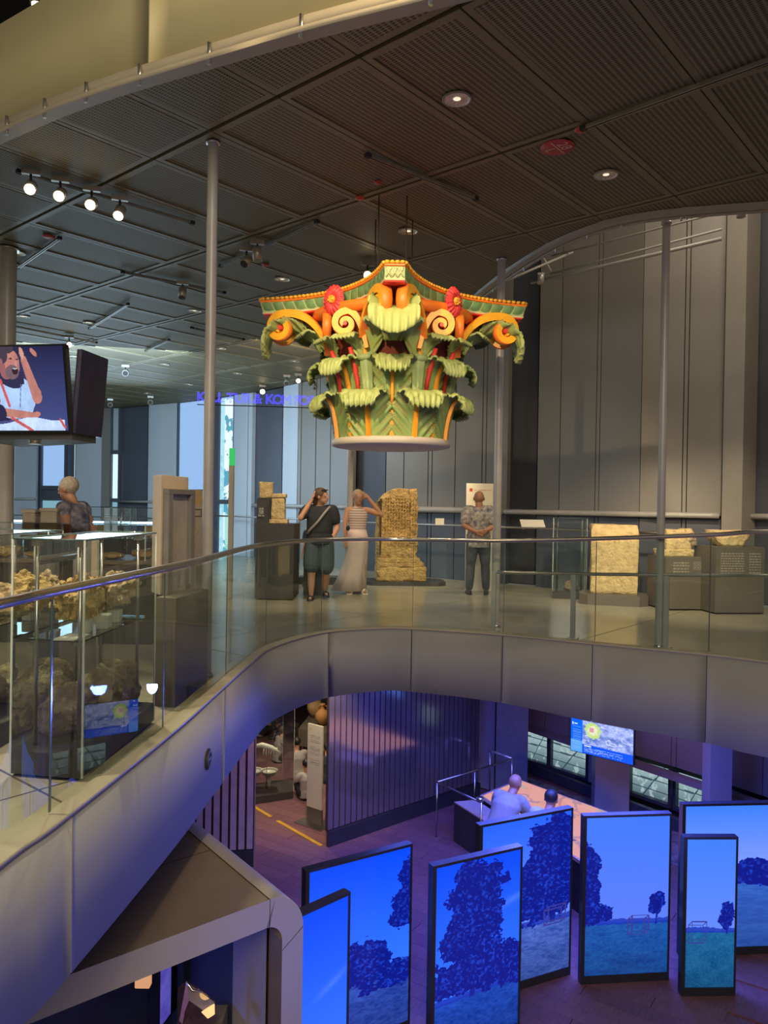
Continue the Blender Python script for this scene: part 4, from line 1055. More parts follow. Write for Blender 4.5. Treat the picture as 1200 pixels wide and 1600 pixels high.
# low white finds behind the walking woman
for (px, py, w_, h_, sd, lb) in ((484, 905, .27, .24, 41, 'rounded white stone find low behind the walking woman'), (512, 905, .13, .16, 42, 'smaller white stone find right of the walking woman’s leg'.replace('’', "'")), (461, 838, .22, .24, 43, 'white carved find beside the black pedestal at the handrail')):
    c = gp(px, py); z = .14 if py > 900 else 1.05 - .20
    rock('white_find', (c.x, c.y + .2, z) if py > 900 else (bc.x + .53, bc.y + .5, .80), (w_, w_ * .8, h_), m_stone2, 0, sd, .25, None, 3, label=lb, cat='stone fragment')
c = gp(495, 915) + Vector((0, .35, 0)); MB().box((c.x, c.y, .07), (.72, .42, .14)).build('find_plinth', m_pedd, None, base=Vector((c.x, c.y, 0)), label='low black plinth behind the walking woman carrying white finds', cat='plinth')
MB().box((bc.x + .53, bc.y + .5, .40), (.30, .30, .80)).build('find_pedestal', m_pedd, None, base=Vector((bc.x + .53, bc.y + .5, 0)), label='slim dark pedestal just right of the black altar pedestal', cat='pedestal')
# green tipped post at the left windows
c = at_y(361, 800, 12.0); gpst = thing('exit_post', (c.x, c.y, 0), 'slim beige post with a glowing green tip before the left window', 'post')
MB().box((c.x, c.y, 1.05), (.075, .075, 2.1)).build('shaft', m_pil, gpst, bevel=.01); MB().box((c.x + .005, c.y - .002, 2.22), (.075, .08, .27)).build('green_light', emis('green_light', (.02, .55, .12), .9), gpst)

# --- left group near the viewer
# brown information wall on its pedestal
a = gp(272, 1106); pcx = Vector((a.x, a.y, 0))
bp = thing('block_pedestal', (pcx.x, pcx.y, 0), 'dark knee-high block pedestal under the grey door-shaped stele', 'pedestal')
P4 = [at_z(241, 1103, 0), at_z(273, 1106, 0), at_z(324, 1074, 0), at_z(296, 1070, 0)]; P4 = [Vector((p.x, p.y)) for p in P4]
MB().prism(P4, 0, .80).build('body', m_ped, bp, bevel=.004)
stl = thing('door_stele', (P4[1].x, P4[1].y, .80), 'tall beige stele with a grey door frame relief on the block pedestal', 'stele')
d1 = (P4[2] - P4[1]).normalized(); n1 = Vector((d1.y, -d1.x)); 
sA = at_y(252, 800, 5.75); sB = at_y(294, 800, 6.25); sA = Vector((sA.x, sA.y)); sB = Vector((sB.x, sB.y)); dS = (sB - sA).normalized(); nS = Vector((-dS.y, dS.x))
topz = 1.705
sC = at_y(238, 800, 5.95); sC = Vector((sC.x, sC.y))
MB().prism([sA, sB, sB + (sC - sA), sC], .80, topz).build('slab', mat('beige_stele', (.44, .36, .26, 1), rough=.6, var=.06), stl, bevel=.004)
m_frame = mat('dark_door_frame', (.13, .125, .12, 1), rough=.35); m_infill = mat('door_infill', (.24, .22, .20, 1), rough=.45)
def on(u, z, out=.0): q = sA + dS * u - nS * out; return Vector((q.x, q.y, z))
W = (sB - sA).length; rzS = math.atan2(dS.y, dS.x)
def pb_(u0, u1, z0, z1, o0, m, nm): 
    p0 = on(u0, 0, 0); p1 = on(u1, 0, 0); e_ = nS * o0
    MB().prism([Vector((p0.x, p0.y)), Vector((p1.x, p1.y)), Vector((p1.x - e_.x, p1.y - e_.y)), Vector((p0.x - e_.x, p0.y - e_.y))], z0, z1).build(nm, m, stl, bevel=.003)
pb_(W * .05, W * 1.05, 1.56, 1.60, .05, m_frame, 'frame_top'); pb_(W * .05, W * .2, .80, 1.56, .05, m_frame, 'frame_side'); pb_(W * .9, W * 1.05, .80, 1.56, .05, m_frame, 'frame_side'); pb_(W * .2, W * .9, .80, 1.56, .015, m_infill, 'infill')
# picture board right of the stele
A = at_y(296, 765, 8.2); B = at_y(318, 765, 8.4); ib = thing('image_board', (A.x, A.y, 0), 'narrow standing board with relief photograph left of the slim column', 'sign')
MB().plate((A.x, A.y), (B.x, B.y), 0, A.z, -.03).build('board', mat('sand_board', (.42, .34, .25, 1), rough=.6), ib)
def imb(u, v):
    n = fbm(u * 6, v * 20, 8); c = mixc((.45, .36, .26), (.62, .52, .38), n); k = ((u > .45) & (v > .78) & (n > .45)) * .8; c = mixc(c, (.65, .42, .10), k)
    k = ((u > .3) & (u < .95) & (v > .60) & (v < .72)) * 1.0; return mixc(c, (.16, .14, .13), k * ((u < .38) | (u > .87) | (v < .62) | (v > .70)))
picture('print', (A.x, A.y - .035), (B.x, B.y - .035), .9, A.z, 24, 90, imb, m_print, ib)

# big vitrine with fossil rocks next to the balustrade
va, vb, vcn, vd = [Vector((p.x, p.y)) for p in (at_z(16, 1213, 0), at_z(128, 1222, 0), at_z(240, 1130, 0), at_z(150, 1124, 0))]
vd = va + (vcn - vb)
vt = thing('fossil_vitrine', (vb.x, vb.y, 0), 'near glass vitrine on a dark base holding rough fossil rocks on two levels', 'display case')
Q = [va, vb, vcn, vd]; vz0, vz1 = .14, 1.29
MB().prism([p + (sum(Q, Vector((0, 0))) / 4 - p) * .04 for p in Q], 0, .015).build('shadow_gap', m_dark, vt)
MB().prism(Q, .015, vz0).build('base', mat('vitrine_base', (.12, .115, .11, 1), rough=.35), vt, bevel=.003)
for k in range(4):
    a, b = Q[k], Q[(k + 1) % 4]; m_ = MB(); i = [m_.av((a.x, a.y, .015)), m_.av((b.x, b.y, .015)), m_.av((b.x, b.y, vz1)), m_.av((a.x, a.y, vz1))]; m_.af(i); m_.build('glass_side', m_vit, vt)
    MB().box((a.x, a.y, (vz1 + .02) / 2), (.010, .010, vz1 - .02)).build('glass_corner', m_gedge2, vt)
    MB().tube([(a.x, a.y, vz1), (b.x, b.y, vz1)], .006, n=6).build('glass_rim', m_gedge, vt)
m_ = MB(); i = [m_.av((p.x, p.y, vz1)) for p in Q]; m_.af(i); m_.build('glass_top', glass('near_top_glass', (.8, .92, .95), .25), vt)
cen = sum(Q, Vector((0, 0))) / 4; ex = (vb - va).normalized(); ey = (vcn - vb).normalized(); hx = (vb - va).length / 2; hy = (vcn - vb).length / 2
def vq(u, v): return cen + ex * (u * hx) + ey * (v * hy)
for u in (-.62, .62):
    for v in (-.78, .78):
        p = vq(u, v); MB().tube([(p.x, p.y, vz0), (p.x, p.y, vz1 - .005)], .011, n=10).build('post', m_steel, vt)
        MB().box((p.x, p.y, .715), (.05, .05, .022), rz=math.atan2(ex.y, ex.x)).build('clamp', m_steel, vt); MB().box((p.x, p.y, vz1 - .025), (.045, .045, .04), rz=math.atan2(ex.y, ex.x)).build('clamp', m_steel, vt)
shv = [vq(-.8, -.86), vq(.8, -.86), vq(.8, .9), vq(-.8, .9)]
m_shelf = glass('shelf_glass', (.80, .86, .82), .10)
MB().prism(shv, .728, .738).build('glass_shelf', m_shelf, vt)
rA = math.atan2(ey.y, ey.x)
p = vq(-.25, -.28); rock('fossil_rock', (p.x, p.y, vz0), (.52, .26, .27), m_rockd, rA, 3, .24, None, 5, label='dark lumpy fossil rock at the near end of the vitrine base', cat='fossil rock')
p = vq(-.1, .28); rock('fossil_rock', (p.x, p.y, vz0), (.44, .26, .30), m_rock, rA, 12, .30, None, 5, label='brown fossil rock in the middle of the vitrine base', cat='fossil rock')
p = vq(.1, .76); rock('fossil_rock', (p.x, p.y, vz0), (.30, .24, .30), m_rock, rA, 23, .30, None, 5, label='pointed pale fossil rock at the far end of the vitrine base', cat='fossil rock')
p = vq(-.05, -.25); rock('fossil_jaw', (p.x, p.y, .80), (.56, .18, .26), m_stone, rA + .12, 6, .42, None, 5, sc=2.2, label='long yellow fossil jaw lying slanted on the glass shelf', cat='fossil')
p = vq(.1, .55); rock('fossil_jaw', (p.x, p.y, .815), (.40, .16, .20), m_rock, rA - .1, 17, .45, None, 5, sc=2.2, label='brown fossil jaw at the far end of the glass shelf', cat='fossil')
for (u, v, w_, h_, rr) in ((.25, -.35, .10, .07, .3), (.45, -.05, .12, .08, .2), (.3, .38, .10, .075, .1)):
    p = vq(u, v); MB().box((p.x, p.y, .738 + h_ / 2), (w_, .07, h_), rz=rA + rr).build('acrylic_block', m_acryl, None, bevel=.004, base=Vector((p.x, p.y, .738)), label=['frosted block under the yellow jaw at the vitrine front', 'larger frosted block at the middle of the glass shelf', 'frosted block under the brown jaw on the glass shelf'][int(h_ * 1000) % 3 if False else (0 if v < -.2 else 1 if v < .2 else 2)], cat='support block')
p = vq(.3, -.72); MB().box((p.x, p.y, .742), (.20, .12, .006), rz=rA).build('caption_card', m_white, None, base=Vector((p.x, p.y, .74)), label='flat white caption card at the near end of the glass shelf', cat='card')
# second vitrine further left
cl = cen + Vector((-.78, .25)); lc = glass_case(Vector((cl.x, cl.y, 0)), .27, .5, .14, 1.29, rA - PI / 2, m_pedd, 'second glass vitrine at the left edge behind the near one', .14)
lrm = Matrix.Rotation(rA - PI / 2, 3, 'Z')
MB().box((cl.x, cl.y, .733), (.48, .9, .01), rz=rA - PI / 2).build('glass_shelf', m_shelf, lc)
for k, (dx, dy, z, s) in enumerate(((.02, -.2, .738, .22), (.08, .15, .738, .26), (0, -.15, .14, .34), (.05, .22, .14, .30))):
    v = lrm @ Vector((dx, dy, 0)); rock('fossil_piece', (cl.x + v.x, cl.y + v.y, z), (s, s * .7, s * .8), m_rock if k % 2 else m_rockd, .3 * k, 50 + k, .34, None, 4,
        label=['dark fossil piece on the shelf of the left-edge vitrine, nearer', 'brown fossil piece on the shelf of the left-edge vitrine, farther', 'dark big fossil piece low in the left-edge vitrine', 'brown big fossil piece low in the left-edge vitrine'][k], cat='fossil rock')
# long low table vitrine of excavation finds behind
lt = thing('long_show_table', (-4.2, 8.5, 0), 'long dark show table with yellow finds under glass at left', 'display table')
MB().box((-4.6, 8.5, .42), (4.4, .9, .84)).build('table_body', m_pedd, lt); MB().box((-4.6, 8.5, .86), (4.5, .95, .04)).build('table_top', m_ped, lt)
mb = MB(); mb.box((-4.6, 8.5, 1.26), (4.4, .9, .012)); mb.build('glass_top', glass('far_top_glass', (.8, .92, .95), .2), lt)
for x in (-6.7, -5.3, -3.9, -2.5): MB().box((x, 8.06, 1.07), (.012, .012, .38)).build('glass_corner', m_gedge2, lt)
for k in range(14): rock('table_find', (-6.4 + k * .29, 8.35 + .1 * math.sin(k * 2), .88), (.27, .22, .07 + .03 * (k % 3)), m_stone, k, 60 + k, .3, None, 2, label='yellow find on the long show table, %s from the left' % ['first','second','third','fourth','fifth','sixth','seventh','eighth','ninth','tenth','eleventh','twelfth','thirteenth','last'][k], cat='find', group='finds on the long show table')
# stone blocks and visitor at the far left
for k, (px0, px1, pt, pb2, lab) in enumerate(((37, 59, 797, 835, 'leftmost pale altar stone standing behind the show table'), (65, 93, 795, 832, 'second pale altar stone beside the white-haired woman'))):
    A = at_y((px0 + px1) / 2, pb2, 8.6); wd = (px1 - px0) / 1200 * 8.6; hh = (pb2 - pt) / 1200 * 8.6; t = thing('altar_block', (A.x, A.y, A.z), lab, 'altar')
    rough_block('block', (A.x, A.y, A.z + .02), (wd * .88, .16, hh - .02), mat('sandy_block', (.42, .36, .27, 1), rough=.8, bump=.4), 0.1, .008, 70 + k, 10, 6, t); rough_block('cap', (A.x, A.y, A.z + hh - .03), (wd, .18, .04), mat('sandy_block', (.42, .36, .27, 1)), 0.1, .005, 75 + k, 8, 6, t)
    MB().box((A.x, A.y, A.z / 2), (wd * .9, .2, A.z)).build('stone_stand', m_ped, None, base=Vector((A.x, A.y, 0)), label='slim stand under the ' + ['leftmost', 'second'][k] + ' pale altar stone', cat='pedestal')
# rows of small far cases
for k, (px, Y, lab) in enumerate(((165, 13.0, 'small far table case with a round stone find at left'), (215, 12.2, 'small far table case with tiny bottles behind the stele'))):
    c = at_y(px, 800, Y); r_ = glass_case(Vector((c.x, c.y, 0)), .42, .3, .92, 1.40, 0, m_pedd, lab, .92)
    if k == 0: rock('round_find', (c.x - .05, c.y, .92), (.26, .2, .2), m_stone2, 0, 81, .2, None, 3, label='round cream stone in the small far table case', cat='find')
    else:
        for q in range(5):
            MB().lathe([(0, 0), (.025, 0), (.028, .06), (.010, .09), (.012, .12), (0, .12)], c=(c.x - .28 + q * .08, c.y, .92), n=10).build('small_bottle', m_acryl, None, base=Vector((c.x - .28 + q * .08, c.y, .92)), label=['leftmost tiny pale bottle in the far table case', 'second tiny bottle from the left in the far table case', 'middle tiny bottle of the five in the far table case', 'second tiny bottle from the right in the far table case', 'rightmost tiny bottle beside the ochre find'][q], cat='bottle', group='tiny bottles in the far case')
        rock('ochre_find', (c.x + .2, c.y, .92), (.2, .16, .2), m_rock, 0, 82, .3, None, 3, label='small ochre stone find beside the tiny bottles', cat='find')

# ================================================================== HANGING SCREENS, NEON, LAMPS
m_bezel = mat('screen_bezel', (.012, .012, .014, 1), rough=.3); m_glow = mat_vcol('display_picture', emit=1.0, rough=.15)
def seg_d(u, v, a, b):
    ax, ay = a; bx, by = b; dx, dy = bx - ax, by - ay; t = np.clip(((u - ax) * dx + (v - ay) * dy) / (dx * dx + dy * dy), 0, 1)
    return np.hypot(u - ax - t * dx, v - ay - t * dy), t
def tvpic(u, v):
    # a laughing man in a white toga, one hand on his head (u: 0..1 of the visible part, v up), aspect 1.2:1
    x = u * 1.18; y = v; c = mixc((.012, .012, .06), (.05, .07, .24), np.clip(1 - v, 0, 1) * (u > .3))
    c = [np.broadcast_to(q, u.shape) * 1.0 for q in c]
    skin = (.50, .20, .17); skind = (.30, .11, .12); wht = (.40, .58, .90); wh2 = (.55, .70, 1.0); red = (.55, .10, .10); hair = (.05, .035, .06)
    n = fbm(u * 14, v * 9, 3)
    def put(mask, colr, shade=0.25):
        nonlocal c
        k = mask * 1.0; cc = [q * (1 - shade + 2 * shade * n) for q in colr]; c = mixc(c, cc, k)
    e = lambda cx, cy, rx, ry, a=0: (((x - cx) * math.cos(a) + (y - cy) * math.sin(a)) / rx) ** 2 + ((-(x - cx) * math.sin(a) + (y - cy) * math.cos(a)) / ry) ** 2 < 1
    put(e(.0, .85, .13, .14), wht); put(e(.30, .40, .38, .26), wht); put(e(.10, .45, .24, .30), wht); put(e(.5, .36, .14, .22), wht)
    d, t = seg_d(x, y, (.02, .72), (.62, .60)); put((d < .07) & (x < .5), (.02, .02, .07)); put(e(.26, .62, .22, .10, -.3), (.02, .02, .07))
    put(e(.20, .74, .10, .13, .2), skind); put(e(.32, .80, .125, .165, .12), skin, .35)
    put(e(.16, .90, .09, .10), hair); put(e(.24, .97, .12, .05), hair)
    put(e(.31, .70, .115, .085), (.16, .10, .13)); put(e(.36, .715, .05, .045), (.03, .008, .02)); put(e(.365, .742, .04, .010), (.5, .5, .55))
    put(e(.30, .86, .028, .010), hair); put(e(.41, .85, .025, .010), hair); put(e(.385, .80, .02, .035), (.62, .27, .22)); put(e(.135, .82, .025, .045), skind)
    d, t = seg_d(x, y, (.70, .40), (.52, .84)); put(d < .05 + .03 * (1 - t), skin); put(e(.70, .43, .075, .09), skin); put(e(.49, .92, .035, .075, .3), (.60, .30, .24)); put(e(.69, .93, .03, .07, .9), skin)
    d, t = seg_d(x, y, (.12, .22), (.60, .18)); put(d < .055 - .015 * t, skin); put(e(.66, .19, .075, .035, .2), skin); put(e(.0, .36, .07, .10), skind)
    put((y < .14 - .02 * np.sin(x * 8)) & (x < 1.13), wh2, .3); d, t = seg_d(x, y, (.25, .15), (.58, .0)); put(d < .02, red); d, t = seg_d(x, y, (1.06, .13), (1.13, .04)); put(d < .018, red)
    d, t = seg_d(x, y, (.10, .60), (.22, .30)); put(d < .022, red); d, t = seg_d(x, y, (.44, .55), (.40, .28)); put(d < .008, (.12, .2, .45))
    put(e(.04, .20, .12, .12), (.015, .015, .06)); put(e(.10, .10, .20, .018, .1), (.06, .06, .2)); return c
# main panel plus flanking panels of the screen cluster
P0 = at_y(-62, 533, 7.7); P1 = at_y(112, 541, 7.5); zb = at_y(112, 676, 7.5).z; zb0 = at_y(-62, 686, 7.7).z
scr = thing('hanging_screen', ((P0.x + P1.x) / 2, P1.y, zb), 'hanging video screen cluster showing a laughing man in white toga at left', 'screen')
A = Vector((P0.x, P0.y, zb)); B = Vector((P1.x, P1.y, zb)); ztop = P1.z; up_ = Vector((0, .10, 1))
def tilt_plate(a, b, z0, z1, th, back=.12, m=m_bezel, nm='housing'):
    mb = MB(); d = (Vector((b.x, b.y, 0)) - Vector((a.x, a.y, 0))).normalized(); n = Vector((-d.y, d.x, 0)); f = []
    for (p, z, o_) in ((a, z0, 0), (b, z0, 0), (b, z1, -back), (a, z1, -back)): q = Vector((p.x, p.y, z)) + n * -o_ * -1 * 0 + n * (0 if z == z0 else -back); f.append(q)
    i0 = [mb.av(q) for q in f]; i1 = [mb.av(q + n * th) for q in f]; mb.af(i0[::1]); mb.af(i1[::-1])
    for k in range(4): mb.af((i0[k], i1[k], i1[(k + 1) % 4], i0[(k + 1) % 4]))
    mb.build(nm, m, scr); return f
f = tilt_plate(A, B, zb, ztop, .07)
d = (B - A); dn = Vector((d.x, d.y, 0)).normalized(); nn = Vector((dn.y, -dn.x, 0)) * .006
pc_ = [f[0] + dn * .02 + nn + Vector((0, 0, .02)), f[1] - dn * .02 + nn + Vector((0, 0, .02)), f[2] - dn * .02 + nn - Vector((0, 0, .02)), f[3] + dn * .02 + nn - Vector((0, 0, .02))]
picture('screen_picture', pc_[0], pc_[1], 0, 0, 190, 140, lambda u, v: tvpic(np.clip((u - .36) / .64, -.5, 1), v), m_glow, scr, C=pc_[2], D=pc_[3])
C_ = B + Vector((.10, .55, 0)); C_.z = zb
f2 = tilt_plate(B + Vector((.03, .04, 0)), C_, zb, ztop - .02, .05, .06, mat('screen_sheen_tint', (.05, .045, .09, 1), rough=.15));  # bluish sheen of this flank put into its base colour
C2_ = C_ + Vector((-.4, .5, 0)); tilt_plate(C_, C2_, zb, ztop - .02, .05, .06)
MB().prism([Vector((A.x + .1, A.y + .08)), Vector((B.x - .02, B.y + .08)), Vector((C_.x - .06, C_.y)), Vector((A.x + .1, A.y + 1.1))], zb - .06, zb + .02).build('underside', mat('screen_under', (.10, .10, .10, 1), rough=.5), scr)
pq = at_y(55, 690, 7.75); MB().tube([(pq.x, 7.75, zb - .10), (pq.x, 7.75, zb - .02)], .06, n=16).build('cable_hub', m_steel, scr)
MB().tube([(A.x + .05, A.y + .5, ztop - .1), (A.x + .05, A.y + .5, CEIL)], .035, n=10).build('hanging_pole', m_paintsteel, scr)

# neon sign
m_neon = emis('neon_violet_blue', (.07, .05, 1.0), 2.6)
neon = thing('neon_sign', at_y(410, 630, 13.0), 'violet-blue neon lettering KULTUR & KOMFORT hanging under the dark ceiling', 'sign')
def text_obj(txt, size, name, m, parent, loc, rz, ext=.01, off=0.0, bev=0.0, rx=PI / 2, outline=False):
    cu = bpy.data.curves.new(name, 'FONT'); cu.body = txt; cu.size = size; cu.extrude = 0 if outline else ext; cu.align_x = 'CENTER'; cu.resolution_u = 3
    if outline: cu.fill_mode = 'NONE'; cu.bevel_depth = bev; cu.bevel_resolution = 1
    o = bpy.data.objects.new(name, cu); col.objects.link(o); dg = bpy.context.evaluated_depsgraph_get(); me = bpy.data.meshes.new_from_object(o.evaluated_get(dg)); bpy.data.objects.remove(o)
    me.materials.clear(); me.materials.append(m); o = bpy.data.objects.new(name, me); col.objects.link(o)
    o.rotation_euler = (rx, 0, rz); o.location = Vector(loc) - (wloc(parent) if parent else Vector((0, 0, 0)))
    if parent: o.parent = parent
    return o
LT = [('K', 314), ('U', 337), ('L', 345), ('T', 360), ('U', 374), ('R', 387), ('&', 402.5), ('K', 421), ('O', 434), ('M', 448), ('F', 464), ('O', 475), ('R', 489), ('T', 503)]
for ch, px in LT:
    y0 = 620 + (px - 314) * .035; p = at_y(px, y0 + 7, 13.0); text_obj(ch, .225, 'letter', m_neon, neon, p, 0.0, bev=.0032, outline=True)
bar((308, 632), 13.03, (510, 638), 13.03, .008, 'sign_rail', neon, m_dark)
for px in (320, 500): q = at_y(px, 632, 13.03); MB().tube([q, (q.x, q.y, CEIL)], .004, n=5).build('sign_wire', m_dark, neon)

# recessed downlights
m_can = mat('downlight_reflector', (.75, .70, .62, 1), rough=.12, metal=1.0, bump=.5, bscale=60); m_lampw = emis('downlight_lamp', (1.0, .82, .58), 1.0); m_ringw = mat('downlight_ring', (.24, .20, .14, 1), rough=.35)
dl = [(714, 156), (947, 274), (638, 362), (441, 437), (304, 486), (36, 495), (26, 396), (345, 545), (257, 570), (371, 584), (295, 601), (230, 615), (116, 558), (460, 565), (140, 505)]
ring_me = MB().lathe([(.095, 0.004), (.106, -.004), (.112, -.002), (.112, .01)], n=28).mesh('ring', m_ringw); cone_me = MB().lathe([(.100, -.002), (.095, .004), (.075, .008), (.055, .006), (.030, .009)], n=24).mesh('reflector', m_can); lam_me = MB().lathe([(.030, .006), (.0, .002)], n=14).mesh('lamp_face', m_lampw)
for k, (px, py) in enumerate(dl):
    p = at_z(px, py, CEIL - .006)
    t = thing('ceiling_downlight', p, ['nearest round recessed chrome downlight in the mesh ceiling', 'round recessed downlight right of the red numbered disc', 'round recessed downlight straight above the painted capital', 'recessed downlight just left of the abacus top', 'recessed downlight left of the slim column below the thin track', 'recessed downlight near the thick left column under the bright track', 'pale downlight touching the thick column at its top', 'far recessed downlight just right of the slim column', 'far recessed downlight left of the slim column, upper one', 'far recessed downlight right of the slim column, lower one', 'far recessed downlight just left of the neon lettering', 'farthest recessed downlight near the three small far spots', 'recessed downlight right above the hanging screen corner', 'far recessed downlight next to the bright spots by the capital', 'far recessed downlight at the upper right of the hanging screen'][k], 'ceiling light', 'recessed downlights')
    for nm, me in (('ring', ring_me), ('reflector', cone_me), ('lamp_face', lam_me)):
        o = bpy.data.objects.new(nm, me); col.objects.link(o); o.parent = t
# red marker discs
m_disc = mat('red_marker', (.42, .045, .03, 1), rough=.5)
p = at_z(871, 231, CEIL - .008); uAv = Vector((uA.x, uA.y, 0)); md = thing('ceiling_marker', p, 'large red disc with 28 printed on it stuck to the mesh ceiling', 'marker')
MB().lathe([(0, 0), (.145, 0), (.145, .006)], c=p, n=36).build('disc', m_disc, md)
m_mtxt = mat('marker_text', (.75, .40, .26, 1))
text_obj('28', .135, 'numeral', m_mtxt, md, p + uAv * .022 + Vector((0, 0, -.004)), math.radians(49.5), .001, rx=PI); text_obj('L', .12, 'numeral', m_mtxt, md, p - uAv * .105 + Vector((0, 0, -.004)), math.radians(49.5), .001, rx=PI)
MB().box(p + Vector((0, 0, -.003)), (.24, .008, .002), rz=math.radians(49.5)).build('divider', m_mtxt, md)
for k, (px, py, r_, lb) in enumerate(((908, 203, .055, 'small red disc next to the large numbered one on the ceiling'), (76, 370, .075, 'faint red disc near the thick left column top'), (562, 310, .05, 'small red disc on the ceiling left above the capital'), (415, 414, .05, 'small red disc beside the pair of grey track spots'), (590, 285, .035, 'tiny red disc in the ceiling above the capital'))):
    p = at_z(px, py, CEIL - .008); MB().lathe([(0, -.012), (r_ * .7, -.012), (r_, 0), (r_, .006)], c=p, n=24).build('ceiling_marker', m_disc, None, base=p, label=lb, cat='marker')
# lighting tracks on the ceiling
m_track = mat('track_alu', (.40, .37, .32, 1), rough=.3, metal=.7)
def track(a, b, label, w_=.035, z=CEIL - .03):
    A = at_z(a[0], a[1], z); B = at_z(b[0], b[1], z); t = thing('ceiling_track', A, label, 'lighting track'); L = (B - A).length; an = math.atan2(B.y - A.y, B.x - A.x); c = (A + B) / 2
    MB().box(c, (L, w_, .03), rz=an).build('rail', m_track, t); MB().box(c - Vector((0, 0, .016)), (L * .98, w_ * .35, .004), rz=an).build('slot', m_dark, t)
    for q in (A, B): MB().box(q, (.05, w_ * 1.25, .036), rz=an).build('end_cap', m_dark, t)
    return t
track((30, 268), (300, 348), 'track with four lit spotlights in the upper left ceiling'); track((28, 418), (93, 372), 'short bright track beside the thick left column'); track((192, 425), (350, 457), 'thin track left of the slim column with one grey spot')
track((575, 243), (743, 310), 'track in the middle of the ceiling above the capital'); track((912, 200), (1290, 62), 'long track running to the upper right corner'); track((345, 415), (495, 346), 'track with two grey spots left above the capital')
track((140, 513), (200, 475), 'short far track in the left ceiling'); track((0, 505), (150, 535), 'dim far track above the hanging screen'); track((228, 548), (264, 531), 'tiny far track over the neon sign side'); track((300, 512), (380, 530), 'far thin track right of the slim column'); track((575, 628), (590, 626), 'stub of track behind the capital')
# spotlights
m_spot = mat('spot_housing', (.42, .39, .34, 1), rough=.35, metal=.5); m_spotlit = emis('lit_spot_lens', (1.0, .80, .50), 14.0); m_lens = mat('dark_lens', (.05, .05, .05, 1), rough=.1)
def spot(px, py, target, lit, label, r=.055, L=.15, z=CEIL - .19, group='track spotlights'):
    p = at_z(px, py, z); d = (Vector(target) - p).normalized(); t = thing('track_spotlight', p, label, 'spotlight', group)
    MB().box((p.x, p.y, CEIL - .045), (.16, .045, .05), rz=.3).build('adapter', m_track, t); MB().tube([(p.x, p.y, CEIL - .04), (p.x, p.y, p.z + .01)], .012, n=8).build('yoke', m_dark, t)
    MB().tube([p - d * L * .6, p - d * L * .45, p + d * L * .5], [r * .75, r, r], n=20).build('housing', m_spot, t)
    mb = MB(); q = p + d * (L * .5 + .002); a = d.orthogonal().normalized(); b = d.cross(a); c = mb.av(q); rg = [mb.av(q + a * r * .84 * math.cos(2 * PI * k / 20) + b * r * .84 * math.sin(2 * PI * k / 20)) for k in range(20)]
    for k in range(20): mb.af((c, rg[k], rg[(k + 1) % 20]))
    mb.build('lens', m_spotlit if lit else m_lens, t); return p, d
N4 = ['leftmost of the four lit spotlights upper left', 'second from left of the four lit spotlights', 'third from left of the four lit spotlights', 'rightmost of the four lit spotlights, seen edge-on']
for k, (px, py, tg) in enumerate(((48, 293, (-1.4, 1.0, .2)), (94, 304, (-1.6, .6, 0)), (143, 318, (-1.5, .2, .0)), (187, 332, (-2.4, 3.4, 0)))):
    p, d = spot(px, py, tg, True, N4[k])
for (px, py, tg, lit, lab, r_) in ((385, 408, (-3.4, 5, 0), False, 'silver tilted spotlight of the pair left above the capital', .055), (402, 398, (-1, 8.5, 0), False, 'grey upright spotlight of the pair left above the capital', .055), (285, 458, (-2.6, 9, 0), False, 'single grey spotlight hanging from the thin track', .055),
                             (108, 538, (0, 2, 1), True, 'lit spotlight just above the hanging screen corner', .05), (196, 582, (-3, 8, 0), False, 'far grey spotlight on a bracket right of the screen', .07), (410, 612, (.4, 0, 1.0), True, 'bright spotlight above the neon lettering', .07), (466, 595, (.6, 0, 1.0), True, 'bright spotlight at the left of the capital', .055), (574, 430, (.3, 0, 1.5), True, 'bright spotlight peeking over the abacus', .055),
                             (152, 634, (-4, 9, 0), False, 'left one of the three small far spots', .07), (172, 632, (-3, 9, 0), False, 'left-middle one of the small far spots', .07), (235, 628, (-4, 12, 0), False, 'right one of the three small far spots', .07), (448, 597, (-2, 12, 0), False, 'grey far spot left of the capital leaves', .06), (492, 605, (-1, 11, 0), False, 'dark hanging spot close to the capital leaves', .05)):
    spot(px, py, tg, lit, lab, r_, L=.15)
for (px, py, Y, lab) in ((1158, 330, 9.0, 'silver spotlight on the upper slot track at right'), (845, 437, 11.8, 'silver spotlight on the slot track by the dark recess')):
    p = at_y(px, py, Y); t = thing('slot_spotlight', p, lab, 'spotlight'); MB().lathe([(0, .07), (.045, .07), (.05, .06), (.05, -.07), (.04, -.07), (.0, -.05)], c=p, n=18).build('housing', m_spot, t); MB().box(p + Vector((0, 0, .09)), (.1, .03, .03)).build('adapter', m_track, t)
# small lamps of the storey above, top left
p = at_y(58, 8, 9.0); t = thing('upper_lamp', p, 'lit lamp of the upper storey at the top left corner', 'ceiling light'); MB().tube([p, p + Vector((0, 0, .5))], .08, n=14).build('housing', m_steel, t); MB().ball(p - Vector((0, 0, .01)), (.06, .06, .03)).build('lamp_face', m_spotlit, t)
MB().prism([Vector((-14, 8)), Vector((-4.2, 7.4)), Vector((-3.2, 8.5)), Vector((-3, 20)), Vector((-14, 20))], 8.6, 8.8).build('ceiling', m_ctrack, kind='structure')

# light of the gallery fixtures
for (px, py, tg, pw, an) in ((440, 300, None, 0, 0),): pass
def glight(loc, tg, pw, an=50, c='halogen', s=.05, bl=.6): lamp('SPOT', loc, tg, pw, c, s, an, bl)

